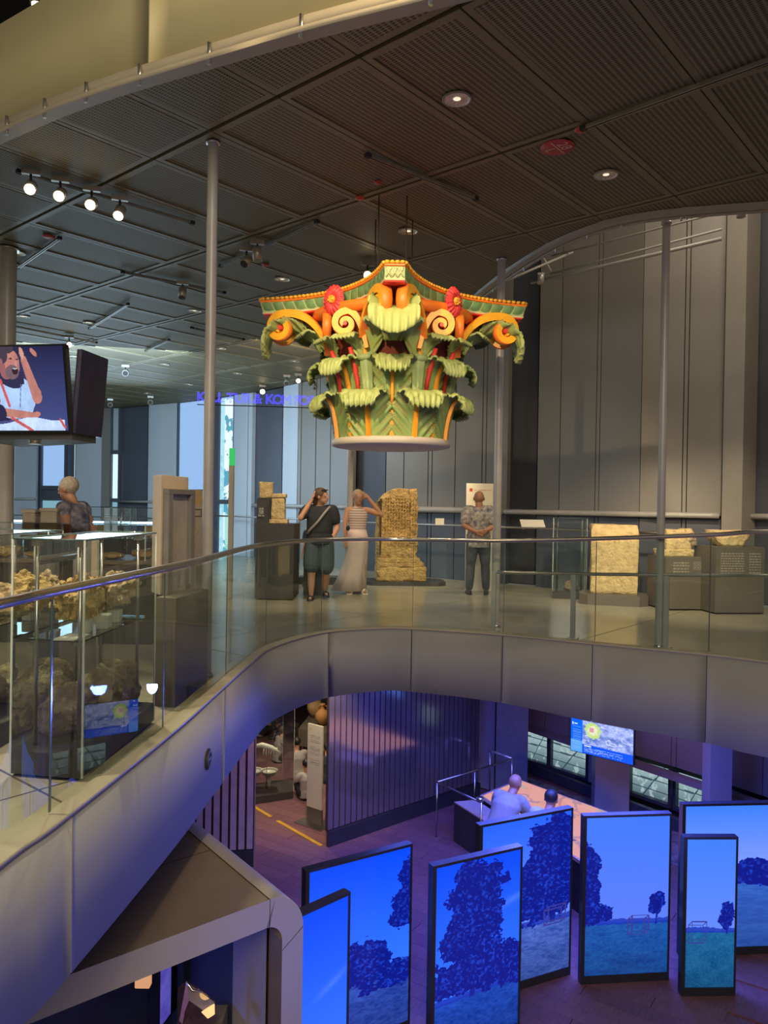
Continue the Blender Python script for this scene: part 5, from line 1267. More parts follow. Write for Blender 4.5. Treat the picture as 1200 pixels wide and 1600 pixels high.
# ================================================================== LOWER STOREY
def lz(px, py, z=LOW): return at_z(px, py, z)
m_slat = mat('slat_wall_sheet', (0.40, 0.33, 0.33, 1), rough=0.13, metal=.75, var=0.04, spec=.8, coat=.3)
m_gro = mat('slat_groove', (0.035, 0.028, 0.028, 1), rough=0.4)
m_base = mat('black_base', (0.03, 0.03, 0.035, 1), rough=0.4)
def slat_wall(a, b, name, label_kind, step, gw, z1=-.78, zt=None, ms=None):
    a = Vector((a[0], a[1])); b = Vector((b[0], b[1])); d = (b - a).normalized(); n = Vector((-d.y, d.x)); L = (b - a).length
    mb = MB(); mb.prism([a + n * .02, b + n * .02, b + n * .06, a + n * .06], LOW + .26, z1); w_ = mb.build(name, m_gro, kind='structure')
    MB().prism([a - n * .04, b - n * .04, b + n * .02, a + n * .02], LOW, LOW + .26).build('base_board', m_base, w_)
    k = int(L / step)
    for q in range(k):
        s0 = L * q / k + gw / 2; s1 = L * (q + 1) / k - gw / 2; p0 = a + d * s0; p1 = a + d * s1
        MB().prism([p0, p1, p1 + n * .02, p0 + n * .02], LOW + .28, z1).build('slat_panel', ms or m_slat, w_)
    return w_
pa = lz(511, 1323); pb = lz(748, 1242); slat_wall(pa, pb, 'wall_partition_1', '', .128, .026)
pa2 = lz(396, 1353); pe = Vector((pa2.x - 2.1, pa2.y - .35, 0)); slat_wall(pe, pa2, 'wall_partition_2', '', .128, .036, ms=mat('slat_sheet_plain', (.50, .40, .40, 1), rough=.35))
MB().prism([Vector((pa2.x, pa2.y)), Vector((pa2.x + .02, pa2.y)), Vector((pa2.x - .30, pa2.y + 1.5)), Vector((pa2.x - .5, pa2.y + 1.5))], LOW, -.78).build('wall_end', m_lcol, kind='structure')
# print pinned column at the end of the partition
q0 = at_y(746, 1100, 16.2); q1 = at_y(757, 1100, 16.1); q2 = at_y(774, 1100, 15.9)
poc = thing('poster_pier', (q0.x, q0.y, LOW), 'narrow pier with pale map print and small notice at the end of the slatted partition', 'column')
MB().prism([Vector((q0.x, q0.y)), Vector((q2.x, q2.y)), Vector((q2.x, q2.y + .22)), Vector((q0.x + .05, q0.y + .22))], LOW, -.77).build('pier', m_lcol, poc)
picture('map_print', (q0.x, q0.y - .01), (q1.x, q1.y - .01), -3.7, -.8, 14, 90, lambda u, v: mixc((.60, .50, .36), (.33, .30, .24), fbm(u * 4, v * 14, 4)), m_print, poc)
picture('notice', (q1.x + .04, q1.y - .015), (q2.x - .04, q2.y - .015), -2.25, -1.45, 14, 30, lambda u, v: mixc((.50, .44, .40), (.12, .09, .12), ((v < .33) & (v > .05) & (u > .08) & (u < .92)) * 1.0), m_print, poc)

# luminous landscape screens
m_led = mat_vcol('led_picture', emit=4.2, rough=.12); m_ledf = mat('led_housing', (.03, .032, .05, 1), rough=.35, var=.05)
def meadow(seed, hor, trees, bush=None, tint=(0, 0), sky=((.0, .016, .27), (.008, .045, .28)), cube=None, cloud=None, hslope=0.0, asp=.55, gr=((.0015, .006, .055), (.008, .022, .12))):
    def f(u, v):
        h = hor + hslope * (u - .5) + .01 * (fbm(u * 6, u * 0 + seed, seed) - .5)
        t = np.clip((1 - v) / (1 - hor), 0, 1); c = mixc(sky[0], sky[1], t ** 1.1)
        if cloud: c = mixc(c, (.015, .045, .28), np.exp(-(((u - cloud[0]) / .25) ** 2 + ((v - cloud[1] - (u - cloud[0]) * .15) / .02) ** 2)) * .8)
        g = fbm(u * 30, v * 120, seed + 3, 4); g2 = fbm(u * 5, v * 22, seed + 7); gk = np.clip((g * .65 + g2 * .5) * 1.6 - .5, 0, 1)
        gc = mixc(gr[0], gr[1], gk); dk = np.clip((h - v) / h, 0, 1); gc = [q * (1.25 - .5 * dk) for q in gc]
        c = mixc(c, gc, (v < h) * 1.0)
        fl = fbm(u * 18, v * 0 + 3, seed + 5); c = mixc(c, (.002, .008, .11), ((v < h + .012 + .02 * fl) & (v > h - .012)) * .9)      # far tree line
        def canopy(cx, cy, rx, ry, k, dense=.5):
            nonlocal c
            n = fbm(u * 7 + k, v * 7 / asp + k, seed + k, 3); n2 = fbm(u * 42 / 1.0, v * 42 / asp, seed + k + 9, 2)
            r = np.hypot((u - cx) / rx, (v - cy) / ry); m_ = ((r + (n - .5) * 1.15 + (n2 - .5) * .35) < 1.0)
            col_ = mixc((.0005, .002, .06), (.003, .014, .16), np.clip((n2 - .55) * 3.0, 0, 1)); c = mixc(c, col_, m_ * 1.0)
        for k, (cx, cy, rx, ry, trunk) in enumerate(trees):
            if trunk:
                m_ = (np.abs(u - cx + .02 * np.sin(v * 9)) < trunk) & (v < cy) & (v > hor - .02); c = mixc(c, (.001, .004, .07), m_ * 1.0)
            for q in range(5): canopy(cx + rx * .45 * math.sin(q * 2.4 + k), cy + ry * .42 * math.cos(q * 1.9 + k), rx * .66, ry * .60, k * 11 + q)
        if bush:
            for k, (cx, cy, rx, ry) in enumerate(bush): canopy(cx, cy, rx, ry, 70 + k)
        if cube:
            x0, y0, s = cube; sy = s * asp; o = s * .25; oy = o * asp * .8; w_ = .008
            ln = np.zeros_like(u)
            for (dx, dy) in ((0, 0), (o, oy)):
                X0, X1, Y0, Y1 = x0 + dx, x0 + s + dx, y0 + dy, y0 + sy + dy
                ln = np.maximum(ln, (((np.abs(u - X0) < w_) | (np.abs(u - X1) < w_)) & (v > Y0) & (v < Y1)) | (((np.abs(v - Y0) < w_ * asp) | (np.abs(v - Y1) < w_ * asp)) & (u > X0) & (u < X1)))
            for X in (x0, x0 + s):
                for Y in (y0, y0 + sy):
                    tt = np.clip((u - X) / o, 0, 1); ln = np.maximum(ln, (np.abs(v - Y - tt * oy) < w_ * asp) & (u > X) & (u < X + o))
            c = mixc(c, (.01, .01, .07), ln * 1.0)
        return c
    return f
def led(name_label, pL, pR, ztop, f, nx, ny, z0=LOW, hb=.10, side=.045, thick=.10, bottom=None):
    """luminous panel; pL, pR top corners in the photograph at height ztop"""
    A = at_z(pL[0], pL[1], ztop); B = at_z(pR[0], pR[1], ztop); d = Vector((B.x - A.x, B.y - A.y)).normalized(); n = Vector((-d.y, d.x)); a = Vector((A.x, A.y)); b = Vector((B.x, B.y))
    t = thing('landscape_screen', (a.x, a.y, LOW), name_label, 'screen')
    MB().prism([a, a + d * side, a + d * side + n * thick, a + n * thick], LOW, ztop).build('frame_side', m_ledf, t); MB().prism([b - d * side * .5, b, b + n * thick, b - d * side * .5 + n * thick], LOW, ztop).build('frame_side', m_ledf, t)
    MB().prism([a + d * side, b - d * side * .5, b - d * side * .5 + n * thick, a + d * side + n * thick], ztop - .03, ztop).build('frame_top', m_ledf, t)
    MB().prism([a + d * side, b - d * side * .5, b - d * side * .5 + n * thick, a + d * side + n * thick], LOW, LOW + hb).build('frame_foot', m_ledf, t)
    MB().prism([a + d * side + n * .03, b - d * side * .5 + n * .03, b - d * side * .5 + n * thick, a + d * side + n * thick], LOW + hb, ztop - .03).build('back', m_ledf, t)
    p0 = a + d * side + n * .012; p1 = b - d * side * .5 + n * .012
    picture('display', (p0.x, p0.y), (p1.x, p1.y), LOW + hb, ztop - .03, nx, ny, f, m_led, t); return t
led('luminous screen behind the frontmost left one, tree crown at its right edge', (478, 1361), (645, 1318), -2.3, meadow(1, .33, [(1.04, .72, .22, .22, 0)], [(.55, .40, .28, .13), (.2, .36, .2, .10), (.9, .30, .3, .08)], hslope=.04, asp=.42), 130, 260)
led('frontmost left luminous screen showing mostly plain blue sky', (440, 1442), (548, 1393), -2.3, meadow(2, .20, [], cloud=(.75, .60), asp=.42), 90, 220)
led('luminous screen in the middle filled by one broad dark tree', (677, 1354), (817, 1322), -2.3, meadow(3, .26, [(.45, .68, .36, .30, .03)], [(.25, .36, .4, .10), (.7, .38, .4, .14), (1.0, .33, .3, .08)], cloud=(.88, .72), hslope=.03, asp=.46, gr=((.0, .006, .06), (.003, .018, .12))), 130, 270)
led('luminous screen behind the middle one with tree and meadow, below the leaning visitors', (750, 1290), (896, 1262), -2.28, meadow(4, .335, [(.80, .66, .38, .34, .03)], [(.7, .42, .3, .06)], cube=(.70, .305, .2), cloud=(.5, .5), asp=.46, sky=((.004, .03, .28), (.03, .06, .24)), gr=((.004, .012, .07), (.02, .038, .14))), 120, 250)
led('luminous screen with half tree at left and a small tree at right', (912, 1275), (1050, 1271), -2.3, meadow(5, .33, [(.0, .60, .17, .22, .02), (.86, .45, .10, .08, .01)], [(.15, .38, .16, .06), (.03, .42, .2, .09)], cube=(.52, .25, .2), asp=.5, sky=((.012, .045, .26), (.026, .05, .22)), gr=((.001, .010, .06), (.003, .026, .10))), 120, 250)
led('broad luminous screen at right edge behind the narrow one', (1067, 1257), (1330, 1252), -2.38, meadow(6, .46, [], [(.44, .52, .13, .10), (.6, .5, .1, .08), (.3, .48, .1, .04)], asp=.8, sky=((.010, .05, .28), (.06, .085, .25)), gr=((.004, .016, .09), (.008, .03, .12))), 200, 220)
led('narrow luminous screen with a small tree and drawn cube', (1069, 1308), (1154, 1308), -2.46, meadow(7, .38, [(.84, .48, .16, .09, .02)], cube=(.06, .30, .30), asp=.4, sky=((.012, .05, .26), (.03, .06, .23)), gr=((.0, .016, .05), (.004, .035, .08))), 80, 230)

# model table
T1, T2, T3, T4 = (1.78, 13.58), (2.62, 14.42), (4.35, 12.35), (3.0, 10.95)
tb = thing('model_table', (2.9, 12.6, LOW), 'big low table with glowing pink relief map that two visitors lean over', 'table')
cx_, cy_ = (T1[0] + T2[0] + T3[0] + T4[0]) / 4, (T1[1] + T2[1] + T3[1] + T4[1]) / 4
def sc(p, k): return Vector((cx_ + (p[0] - cx_) * k, cy_ + (p[1] - cy_) * k))
MB().prism([sc(p, .97) for p in (T1, T2, T3, T4)], LOW, -3.66).build('body', m_base, tb); MB().prism([sc(p, 1.0) for p in (T1, T2, T3, T4)], -3.66, -3.61).build('rim', mat('table_rim', (.55, .42, .38, 1), rough=.4), tb)
m_map = mat_vcol('glowing_map', emit=1.0, rough=.4)
def mapf(u, v):
    n = fbm(u * 8, v * 8, 12); c = mixc((.62, .27, .24), (.78, .38, .33), n); r = np.abs(fbm(u * 2.5, v * 2.5, 9) - .5) < .018; c = mixc(c, (.30, .20, .34), r * .7)
    c = mixc(c, (.42, .20, .26), ((np.abs(u - .5 - .1 * np.sin(v * 5)) < .012)) * .8); return mixc(c, (.25, .42, .36), ((fbm(u * 5, v * 5, 33) > .68)) * .5)
cc = [sc(p, .96) for p in (T1, T4, T3, T2)]
picture('map_surface', (cc[0].x, cc[0].y, -3.605), (cc[1].x, cc[1].y, -3.605), 0, 0, 90, 90, mapf, m_map, tb, C=(cc[2].x, cc[2].y, -3.605), D=(cc[3].x, cc[3].y, -3.605))
mb = MB(); mb.prism([Vector((1.32, 13.5)), Vector((1.72, 13.6)), Vector((2.08, 12.85)), Vector((1.74, 12.72))], LOW, -3.72); bt = mb.build('bench_ledge', m_base, tb); MB().prism([Vector((1.32, 13.5)), Vector((1.72, 13.6)), Vector((2.08, 12.85)), Vector((1.74, 12.72))], -3.72, -3.70).build('ledge_top', mat('table_rim', (.55, .42, .38, 1)), tb)
# railing around it
rl = thing('steel_railing', (1.0, 13.5, LOW), 'steel railing with thin posts in front of the glowing model table', 'railing')
rp = [at_z(683, 1222, -3.4), at_z(742, 1190, -3.4), at_z(800, 1163 + 20, -3.4)]
A1 = lz(683, 1290); zr = -3.42
def pz(px, py, z=zr): q = at_z(px, py, z); return Vector((q.x, q.y, z))
R0, R1, R2 = pz(683, 1222), pz(742, 1206), pz(800, 1186)
MB().tube([R0, R2], .018, n=8).build('top_rail', m_steel, rl); MB().tube([R0, pz(752, 1254)], .018, n=8).build('top_rail', m_steel, rl)
q = pz(768, 1173); q.z = zr; MB().tube([pz(763, 1172), pz(800, 1185)], .024, n=8).build('top_rail', mat('bright_rail', (.85, .78, .75, 1), rough=.2, metal=.6), rl)
for p in (R0, R1, R2, pz(766, 1173), pz(752, 1254)): MB().tube([p, (p.x, p.y, LOW)], .016, n=8).build('rail_post', m_steel, rl)
MB().lathe([(.0, 0), (.06, 0), (.07, .06), (.03, .08), (0, .08)], c=pz(750, 1252), n=14).build('viewer_head', m_steel, rl)
# patterned carpet by the low windows
cp = MB(); A = lw_pt(835, -.35); B = lw_pt(1180, -.35); d = (B - A).normalized(); n = Vector((d.y, -d.x)); cp.prism([A, B, B + n * 1.2, A + n * 1.2], LOW, LOW + .012)
m_carp = mat('mottled_carpet', (.06, .055, .075, 1), rough=.9, scale=5, c2=(.26, .22, .24, 1)); cp.build('carpet', m_carp, None, base=Vector((A.x, A.y, LOW)), label='dark mottled carpet strip along the low windows', cat='carpet')
# hanging map screen
m_tvp = mat_vcol('map_display', emit=1.35, rough=.2)
Y0, Y1 = 13.9, 13.1
L0 = at_y(892, 1119, Y0); R0_ = at_y(991, 1137, Y1); zt = (L0.z + R0_.z) / 2; L1 = at_y(892, 1172, Y0); R1_ = at_y(991, 1197, Y1); zb_ = (L1.z + R1_.z) / 2
mv = thing('map_screen', (L0.x, L0.y, zb_), 'wall screen showing an aerial map with blue text bars above the low windows', 'screen')
MB().plate((L0.x, L0.y), (R0_.x, R0_.y), zb_, zt, -.06).build('housing', m_bezel, mv)
MB().box(((L0.x + R0_.x) / 2, (L0.y + R0_.y) / 2 + .2, zt + .1), (.08, .3, .3)).build('bracket', m_bezel, mv)
MB().tube([((L0.x + R0_.x) / 2, (L0.y + R0_.y) / 2 + .25, zt + .0), ((L0.x + R0_.x) / 2, (L0.y + R0_.y) / 2 + .25, -.78)], .03, n=8).build('hanger', m_bezel, mv)
def aer(u, v):
    n = fbm(u * 14, v * 9, 4, 5); l = np.abs(fbm(u * 5 + v * 2, v * 4 - u, 6, 3) - .5) < .02; c = mixc((.08, .14, .42), (.36, .42, .80), np.clip(n * 2 - .5, 0, 1)); c = mixc(c, (.55, .6, .9), l * .7)
    d = np.hypot((u - .36) / .13, (v - .70) / .23) + (fbm(u * 30, v * 18, 2) - .5) * .5; c = mixc(c, (.42, .58, .12), (d < 1) * .9); c = mixc(c, (.62, .60, .45), (d < .6) * .9); c = mixc(c, (.5, .15, .22), ((np.abs(u - .345) < .035) & (np.abs(v - .71) < .06)) * .8)
    c = mixc(c, (.0, .07, .75), (v < .26 + .05 * u * 0) * 1.0); c = mixc(c, (.0, .10, .92), (u < .19) * 1.0); c = mixc(c, (.08, .28, 1.0), ((u < .19) & (v < .34)) * 1.0)
    li = np.floor(v * 40); tx = ((v < .2) & (v > .05) & (u > .22) & (u < .22 + .62 * (.5 + .5 * (li % 3 > 0))) & ((v * 40) % 1 < .5)) & (vnoise(u * 70, li, 3) > .35); c = mixc(c, (.30, .45, 1.0), tx * .8)
    c = mixc(c, (.85, .9, 1.0), ((u > .22) & (u < .34) & (v > .215) & (v < .24)) * .9); c = mixc(c, (.8, .9, 1.0), ((u > .05) & (u < .11) & (v > .80) & (v < .825)) * .9); c = mixc(c, (.8, .9, 1.0), ((u > .025) & (u < .04) & (v > .78) & (v < .85)) * .9)
    t2 = (u < .17) & (u > .03) & ((v * 22) % 1 < .25) & (v < .74) & (v > .06); return mixc(c, (.20, .40, 1.0), t2 * .6)
dd = Vector((R0_.x - L0.x, R0_.y - L0.y)).normalized(); nn_ = Vector((dd.y, -dd.x)) * .004
picture('map_display', (L0.x + dd.x * .01 + nn_.x, L0.y + dd.y * .01 + nn_.y), (R0_.x - dd.x * .01 + nn_.x, R0_.y - dd.y * .01 + nn_.y), zb_ + .012, zt - .01, 130, 80, aer, m_tvp, mv)

# information stele, vitrine, amphorae behind the opening
m_stele = mat('translucent_panel', (.60, .56, .45, 1), rough=.35, var=.05)
A = lz(479, 1284); B = lz(502, 1292); a = Vector((A.x, A.y)); b = Vector((B.x, B.y)); b = a + (b - a); ztop_ = at_y(480, 1130, A.y).z
ist = thing('info_stele', (a.x, a.y, LOW), 'tall pale text stele on a steel foot plate beside the slatted partition', 'sign')
MB().plate((a.x, a.y), (b.x, b.y), LOW + .3, ztop_, -.03).build('panel', m_stele, ist); MB().plate((a.x, a.y), (b.x, b.y), LOW + .02, LOW + .3, -.04).build('foot_sleeve', m_ped, ist)
d = (b - a).normalized(); n = Vector((-d.y, d.x)); MB().prism([a - d * .15 - n * .18, b + d * .12 - n * .18, b + d * .12 + n * .2, a - d * .15 + n * .2], LOW, LOW + .02).build('foot_plate', m_steel, ist)
picture('print', (a.x - n.x * .005, a.y - n.y * .005), (b.x - n.x * .005, b.y - n.y * .005), LOW + .3, ztop_, 26, 110, textlines((.56, .53, .42), (.32, .32, .27), [(.2, .85, .78, .88, 7), (.2, .85, .64, .74, 7), (.2, .85, .52, .60, 6)], 8, (.12, .24, .925, .95, (.62, .35, .08))), m_print, ist)
c = lz(425, 1250); lv = glass_case(Vector((c.x - .12, c.y + .25, 0)), .42, .36, LOW + .14, LOW + 1.85, .45, m_pedd, 'lower glass vitrine with a white toothed bone and pale bowls', .14, posts=False)
for o in kids(lv): pass
# bone comb like piece and small acrylic model
bt_ = thing('jaw_bone', (c.x - .15, c.y + .2, LOW + .88), 'white toothed bone held up inside the lower vitrine', 'bone')
mb = MB(); bp_ = [(c.x - .42, c.y + .2, LOW + 1.00), (c.x - .25, c.y + .2, LOW + 1.03), (c.x - .05, c.y + .2, LOW + .98), (c.x + .12, c.y + .2, LOW + .88)]; mb.tube(bp_, [.03, .055, .05, .02], n=10)
for k in range(6): x = c.x - .20 + k * .05; mb.tube([(x, c.y + .2, LOW + .98), (x - .02, c.y + .19, LOW + .82)], [.022, .006], n=6)
mb.build('bone', m_white, bt_); MB().tube([(c.x - .15, c.y + .2, LOW + .14), (c.x - .15, c.y + .2, LOW + .98)], .006, n=6).build('rod', m_steel, bt_)
for k, dx in enumerate((-.28, .02)):
    MB().lathe([(.0, .0), (.12, .02), (.17, .10), (.18, .11), (.13, .05), (0, .03)], c=(c.x - .12 + dx, c.y + .25, LOW + .40), n=18).build('glass_bowl', m_acryl, None, base=Vector((c.x - .12 + dx, c.y + .25, LOW + .4)), label=['left pale bowl low in the lower vitrine', 'right pale bowl low in the lower vitrine'][k], cat='bowl')
    MB().tube([(c.x - .12 + dx, c.y + .25, LOW + .14), (c.x - .12 + dx, c.y + .25, LOW + .41)], .04, n=10).build('bowl_stand', m_acryl, None, base=Vector((c.x - .12 + dx, c.y + .25, LOW + .14)), label=['small stand under the left pale bowl', 'small stand under the right pale bowl'][k], cat='stand')
m_yel = mat('yellow_floor_strip', (.62, .36, .03, 1), rough=.5)
for k, (p0, p1) in enumerate((((396, 1258), (426, 1276)), ((436, 1282), (505, 1321)))):
    A = lz(*p0); B = lz(*p1); MB().plate((A.x, A.y), (B.x, B.y), LOW, LOW + .008, .07).build('floor_strip', m_yel, None, base=Vector((A.x, A.y, LOW)), label=['short yellow floor strip before the lower vitrine', 'long yellow floor strip running to the slatted partition'][k], cat='floor marking')
# exhibition platform with amphorae
c = at_z(492, 1165, LOW + .0); pY = 17.6; a = at_y(466, 1150, pY); b = at_y(560, 1150, pY - .6)
MB().prism([Vector((a.x, a.y)), Vector((b.x, b.y)), Vector((b.x + .3, b.y + 1.6)), Vector((a.x + .2, a.y + 1.6))], LOW + .85 - .5, LOW + 1.25 - .5).build('show_platform', m_ped, None, base=Vector((a.x, a.y, LOW + .35)), label='grey raised platform that carries the amphorae at the back', cat='platform')
MB().prism([Vector((a.x + .1, a.y + .1)), Vector((b.x, b.y + .1)), Vector((b.x + .3, b.y + 1.5)), Vector((a.x + .3, a.y + 1.5))], LOW, LOW + .35).build('platform_plinth', m_pedd, None, base=Vector((a.x, a.y, LOW)), label='recessed dark plinth below the grey amphora platform', cat='plinth')
m_terra = mat('terracotta', (.50, .24, .08, 1), rough=.7, var=.12)
def amphora(px, Y, h, label, m=m_terra):
    p = at_y(px, 1100, Y); z = LOW + .75; t = thing('amphora', (p.x, p.y, z), label, 'amphora')
    MB().lathe([(0, 0), (.10 * h, 0), (.22 * h, .12 * h), (.34 * h, .36 * h), (.33 * h, .55 * h), (.20 * h, .70 * h), (.09 * h, .76 * h), (.08 * h, .90 * h), (.13 * h, .96 * h), (.13 * h, 1.0 * h), (.07 * h, .98 * h), (.06 * h, .9 * h)], c=(p.x, p.y, z), n=28).build('vessel', m, t)
    for s in (-1, 1): MB().tube([(p.x + s * .08 * h, p.y, z + .92 * h), (p.x + s * .20 * h, p.y, z + .90 * h), (p.x + s * .24 * h, p.y, z + .70 * h), (p.x + s * .22 * h, p.y, z + .66 * h)], .022 * h * 1.2, n=8).build('handle', m, t)
amphora(504, 17.9, .50, 'orange clay amphora standing on the grey platform beside the slatted wall'); amphora(492, 18.6, .55, 'second clay amphora half hidden behind the orange one', mat('terracotta_pale', (.52, .34, .17, 1), rough=.7))
MB().box((a.x + .75, a.y - 1.0, LOW + .15), (.9, .6, .3), rz=-.3).build('orange_mat', mat('orange_cloth', (.70, .26, .02, 1), rough=.8), None, base=Vector((a.x, a.y - 1.0, LOW)), label='bright orange low seat block where the children sit', cat='seat')
lamp('SPOT', (a.x - .3, a.y - 1.6, -.85), (a.x + .1, a.y - 1.0, LOW), 300, 'halogen', .05, 95, .8)
lamp('SPOT', (-1.4, 14.0, -.85), (-1.7, 15.0, LOW), 170, 'halogen', .05, 100, .9)
lamp('SPOT', (-1.6, 11.2, -.85), (-1.6, 12.4, LOW), 55, 'pink', .05, 100, .9)

# ------------------------------------------------------------------ portal with rounded corner
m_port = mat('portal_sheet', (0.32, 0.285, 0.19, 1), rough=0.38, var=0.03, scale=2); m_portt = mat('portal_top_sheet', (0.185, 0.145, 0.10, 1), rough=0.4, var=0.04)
ZR = -1.40; pf = Vector((-1.095, -.94)).normalized(); pk = Vector((-.97, 1.26)).normalized()
O = Vector((at_z(422, 1405, ZR).x, at_z(422, 1405, ZR).y))    # where the rounded edge starts, front face
prt = thing('entrance_portal', (O.x, O.y, LOW), 'wide taupe sheet metal portal with rounded top corner at lower left', 'portal')
RAD = .30; TK = .205
outer = []; inner = []
for i in range(13):
    an = PI / 2 * i / 12; outer.append((-(RAD) * math.sin(an), ZR - RAD * (1 - math.cos(an)))); ri = max(.12, RAD - TK * .85)
# profile in the front plane: coordinate s along pf (positive to the left), z
def P3(s, z, k): q = O + pf * s + pk * k; return (q.x, q.y, z)
WL_ = 5.0; DEP = 2.6; FT = .20
prof = [(WL_, ZR), (0, ZR)] + [(-RAD * math.sin(PI / 2 * i / 10), ZR - RAD + RAD * math.cos(PI / 2 * i / 10)) for i in range(1, 11)] + [(-RAD, LOW)]
ri = .14
iprof = [(WL_, ZR - TK), (-RAD + TK * .92 + ri, ZR - TK)] + [(-RAD + TK * .92 + ri - ri * math.sin(PI / 2 * i / 8), ZR - TK - ri + ri * math.cos(PI / 2 * i / 8)) for i in range(1, 9)] + [(-RAD + TK * .92, LOW)]
def resamp(p, n):
    v = [Vector((a[0], a[1])) for a in p]; L = [0]
    for a, b in zip(v, v[1:]): L.append(L[-1] + (b - a).length)
    out = []
    for i in range(n + 1):
        s = L[-1] * i / n
        for k in range(len(L) - 1):
            if L[k + 1] >= s - 1e-9: t = (s - L[k]) / (L[k + 1] - L[k] + 1e-9); out.append(v[k].lerp(v[k + 1], t)); break
    return out
# front frame: match points corner by corner
op = [prof[0], prof[1]] + prof[2:]; ip = [iprof[0], (0.0, ZR - TK)] + [iprof[1]] + iprof[2:]
while len(ip) < len(op): ip.insert(2, ip[2])
ip = ip[:len(op) - 1] + [ip[-1]]
mb = MB(); fo = [mb.av(P3(s, z, 0)) for s, z in op]; fi_ = [mb.av(P3(s, z, 0)) for s, z in ip]; bi_ = [mb.av(P3(s, z, FT)) for s, z in ip]; bo = [mb.av(P3(s, z, FT)) for s, z in op]
for k in range(len(op) - 1):
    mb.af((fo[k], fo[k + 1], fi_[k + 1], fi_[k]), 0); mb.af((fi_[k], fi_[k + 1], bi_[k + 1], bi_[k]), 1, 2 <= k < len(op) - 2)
mb.build('front_frame', [m_port, m_portt], prt)
mb = MB(); A_ = [mb.av(P3(s, z, 0)) for s, z in op]; B_ = [mb.av(P3(s, z, DEP)) for s, z in op]
for k in range(1, len(op) - 1): mb.af((A_[k + 1], A_[k], B_[k], B_[k + 1]), 0, True)
mb.build('rounded_side', m_port, prt)
mb = MB(); i = [mb.av(P3(s, ZR - .004, k)) for s, k in ((0.006, .008), (0.006, 1.0), (WL_, 1.0), (WL_, .008))]; mb.af(i); mb.build('top_panel', m_portt, prt)
mb = MB(); i = [mb.av(P3(s, ZR - .004, k)) for s, k in ((0.006, 1.008), (0.006, DEP), (WL_, DEP), (WL_, 1.008))]; mb.af(i); mb.build('top_panel', m_portt, prt)
for (s0, s1, k0, k1) in ((0.0, .006, 0, DEP), (0, WL_, 1.0, 1.008)):
    mb = MB(); i = [mb.av(P3(s, z, k)) for s, k, z in ((s0, k0, ZR - .003), (s0, k1, ZR - .003), (s1, k1, ZR - .003), (s1, k0, ZR - .003))]; mb.af(i); mb.build('joint', m_dark, prt)
mb = MB()
mb.tube([P3(0.0, ZR + .0005, -.001), P3(0.0, ZR - TK, -.001)], .0025, n=4); mb.build('joint', m_dark, prt)
mb = MB(); mb.tube([P3(-RAD - .0005, ZR - .30, -.001), P3(-RAD + TK * .92, ZR - .42, -.001)], .0025, n=4); mb.build('joint', m_dark, prt)
# inner reveal behind the frame and the dark room
mb = MB(); s_ = -RAD + TK * .92 + .02
i = [mb.av(P3(s_, LOW, FT)), mb.av(P3(s_, LOW, FT + .55)), mb.av(P3(s_, ZR - TK, FT + .55)), mb.av(P3(s_, ZR - TK, FT))]; mb.af(i); mb.build('inner_reveal', m_lcol, prt)  # lavender sheet colour carries the blue light on the reveal
m_inroom = mat('portal_room_wall', (.045, .055, .085, 1), rough=.5)
mb = MB(); i = [mb.av(P3(s_, LOW, FT + .55)), mb.av(P3(s_ + .01, LOW, DEP)), mb.av(P3(s_ + .01, ZR - TK, DEP)), mb.av(P3(s_, ZR - TK, FT + .55))]; mb.af(i)
i = [mb.av(P3(s_, LOW, DEP)), mb.av(P3(WL_, LOW, DEP)), mb.av(P3(WL_, ZR - .01, DEP)), mb.av(P3(s_, ZR - .01, DEP))]; mb.af(i); mb.build('room_wall', m_inroom, prt)
mb = MB(); i = [mb.av(P3(s_, ZR - TK + .002, FT)), mb.av(P3(WL_, ZR - TK + .002, FT)), mb.av(P3(WL_, ZR - TK + .002, DEP)), mb.av(P3(s_, ZR - TK + .002, DEP))]; mb.af(i); mb.build('room_ceiling', m_inroom, prt)
# things seen in the portal
p = P3(1.15, -1.95, 1.5); vp = Vector(p)
q0 = at_y(250, 1550, 6.6); q1 = at_y(277, 1550, 6.9)
sp = thing('violet_screen', q0, 'small violet-blue picture screen hanging inside the dark portal', 'screen'); MB().plate((q0.x, q0.y), (q1.x, q1.y), q0.z - .33, q0.z + .35, -.04).build('housing', m_bezel, sp)
picture('display', (q0.x + .005, q0.y - .006), (q1.x - .005, q1.y - .006), q0.z - .31, q0.z + .33, 20, 60, lambda u, v: mixc((.035, .02, .24), (.12, .10, .48), fbm(u * 3, v * 6, 2)), m_glow, sp)
q = at_y(224, 1532, 6.8); sw_ = thing('wall_lamp_box', q, 'small warm lit box on the dark wall inside the portal', 'lamp'); MB().box(q, (.13, .08, .10)).build('shade', emis('warm_box', (.85, .42, .20), .75), sw_, bevel=.005); MB().box(q + Vector((0, .03, -.06)), (.06, .05, .02)).build('bracket', m_dark, sw_)
q = at_y(312, 1552, 5.9); pvt = thing('projector_case', (q.x, q.y, q.z - 1.2), 'glass showcase with tilted acrylic prism and a small lit lamp inside the portal', 'display case')
m_amber = glass('amber_glass', (.78, .60, .48), .12)
mb = MB(); ww = .16
i = [mb.av((q.x - .17, q.y, q.z + .04)), mb.av((q.x - .17, q.y, q.z - 1.2)), mb.av((q.x + .12, q.y + .1, q.z - 1.2)), mb.av((q.x + .10, q.y + .1, q.z - .12)), mb.av((q.x - .10, q.y, q.z + .10))]; mb.af(i); mb.build('glass_side', m_amber, pvt)
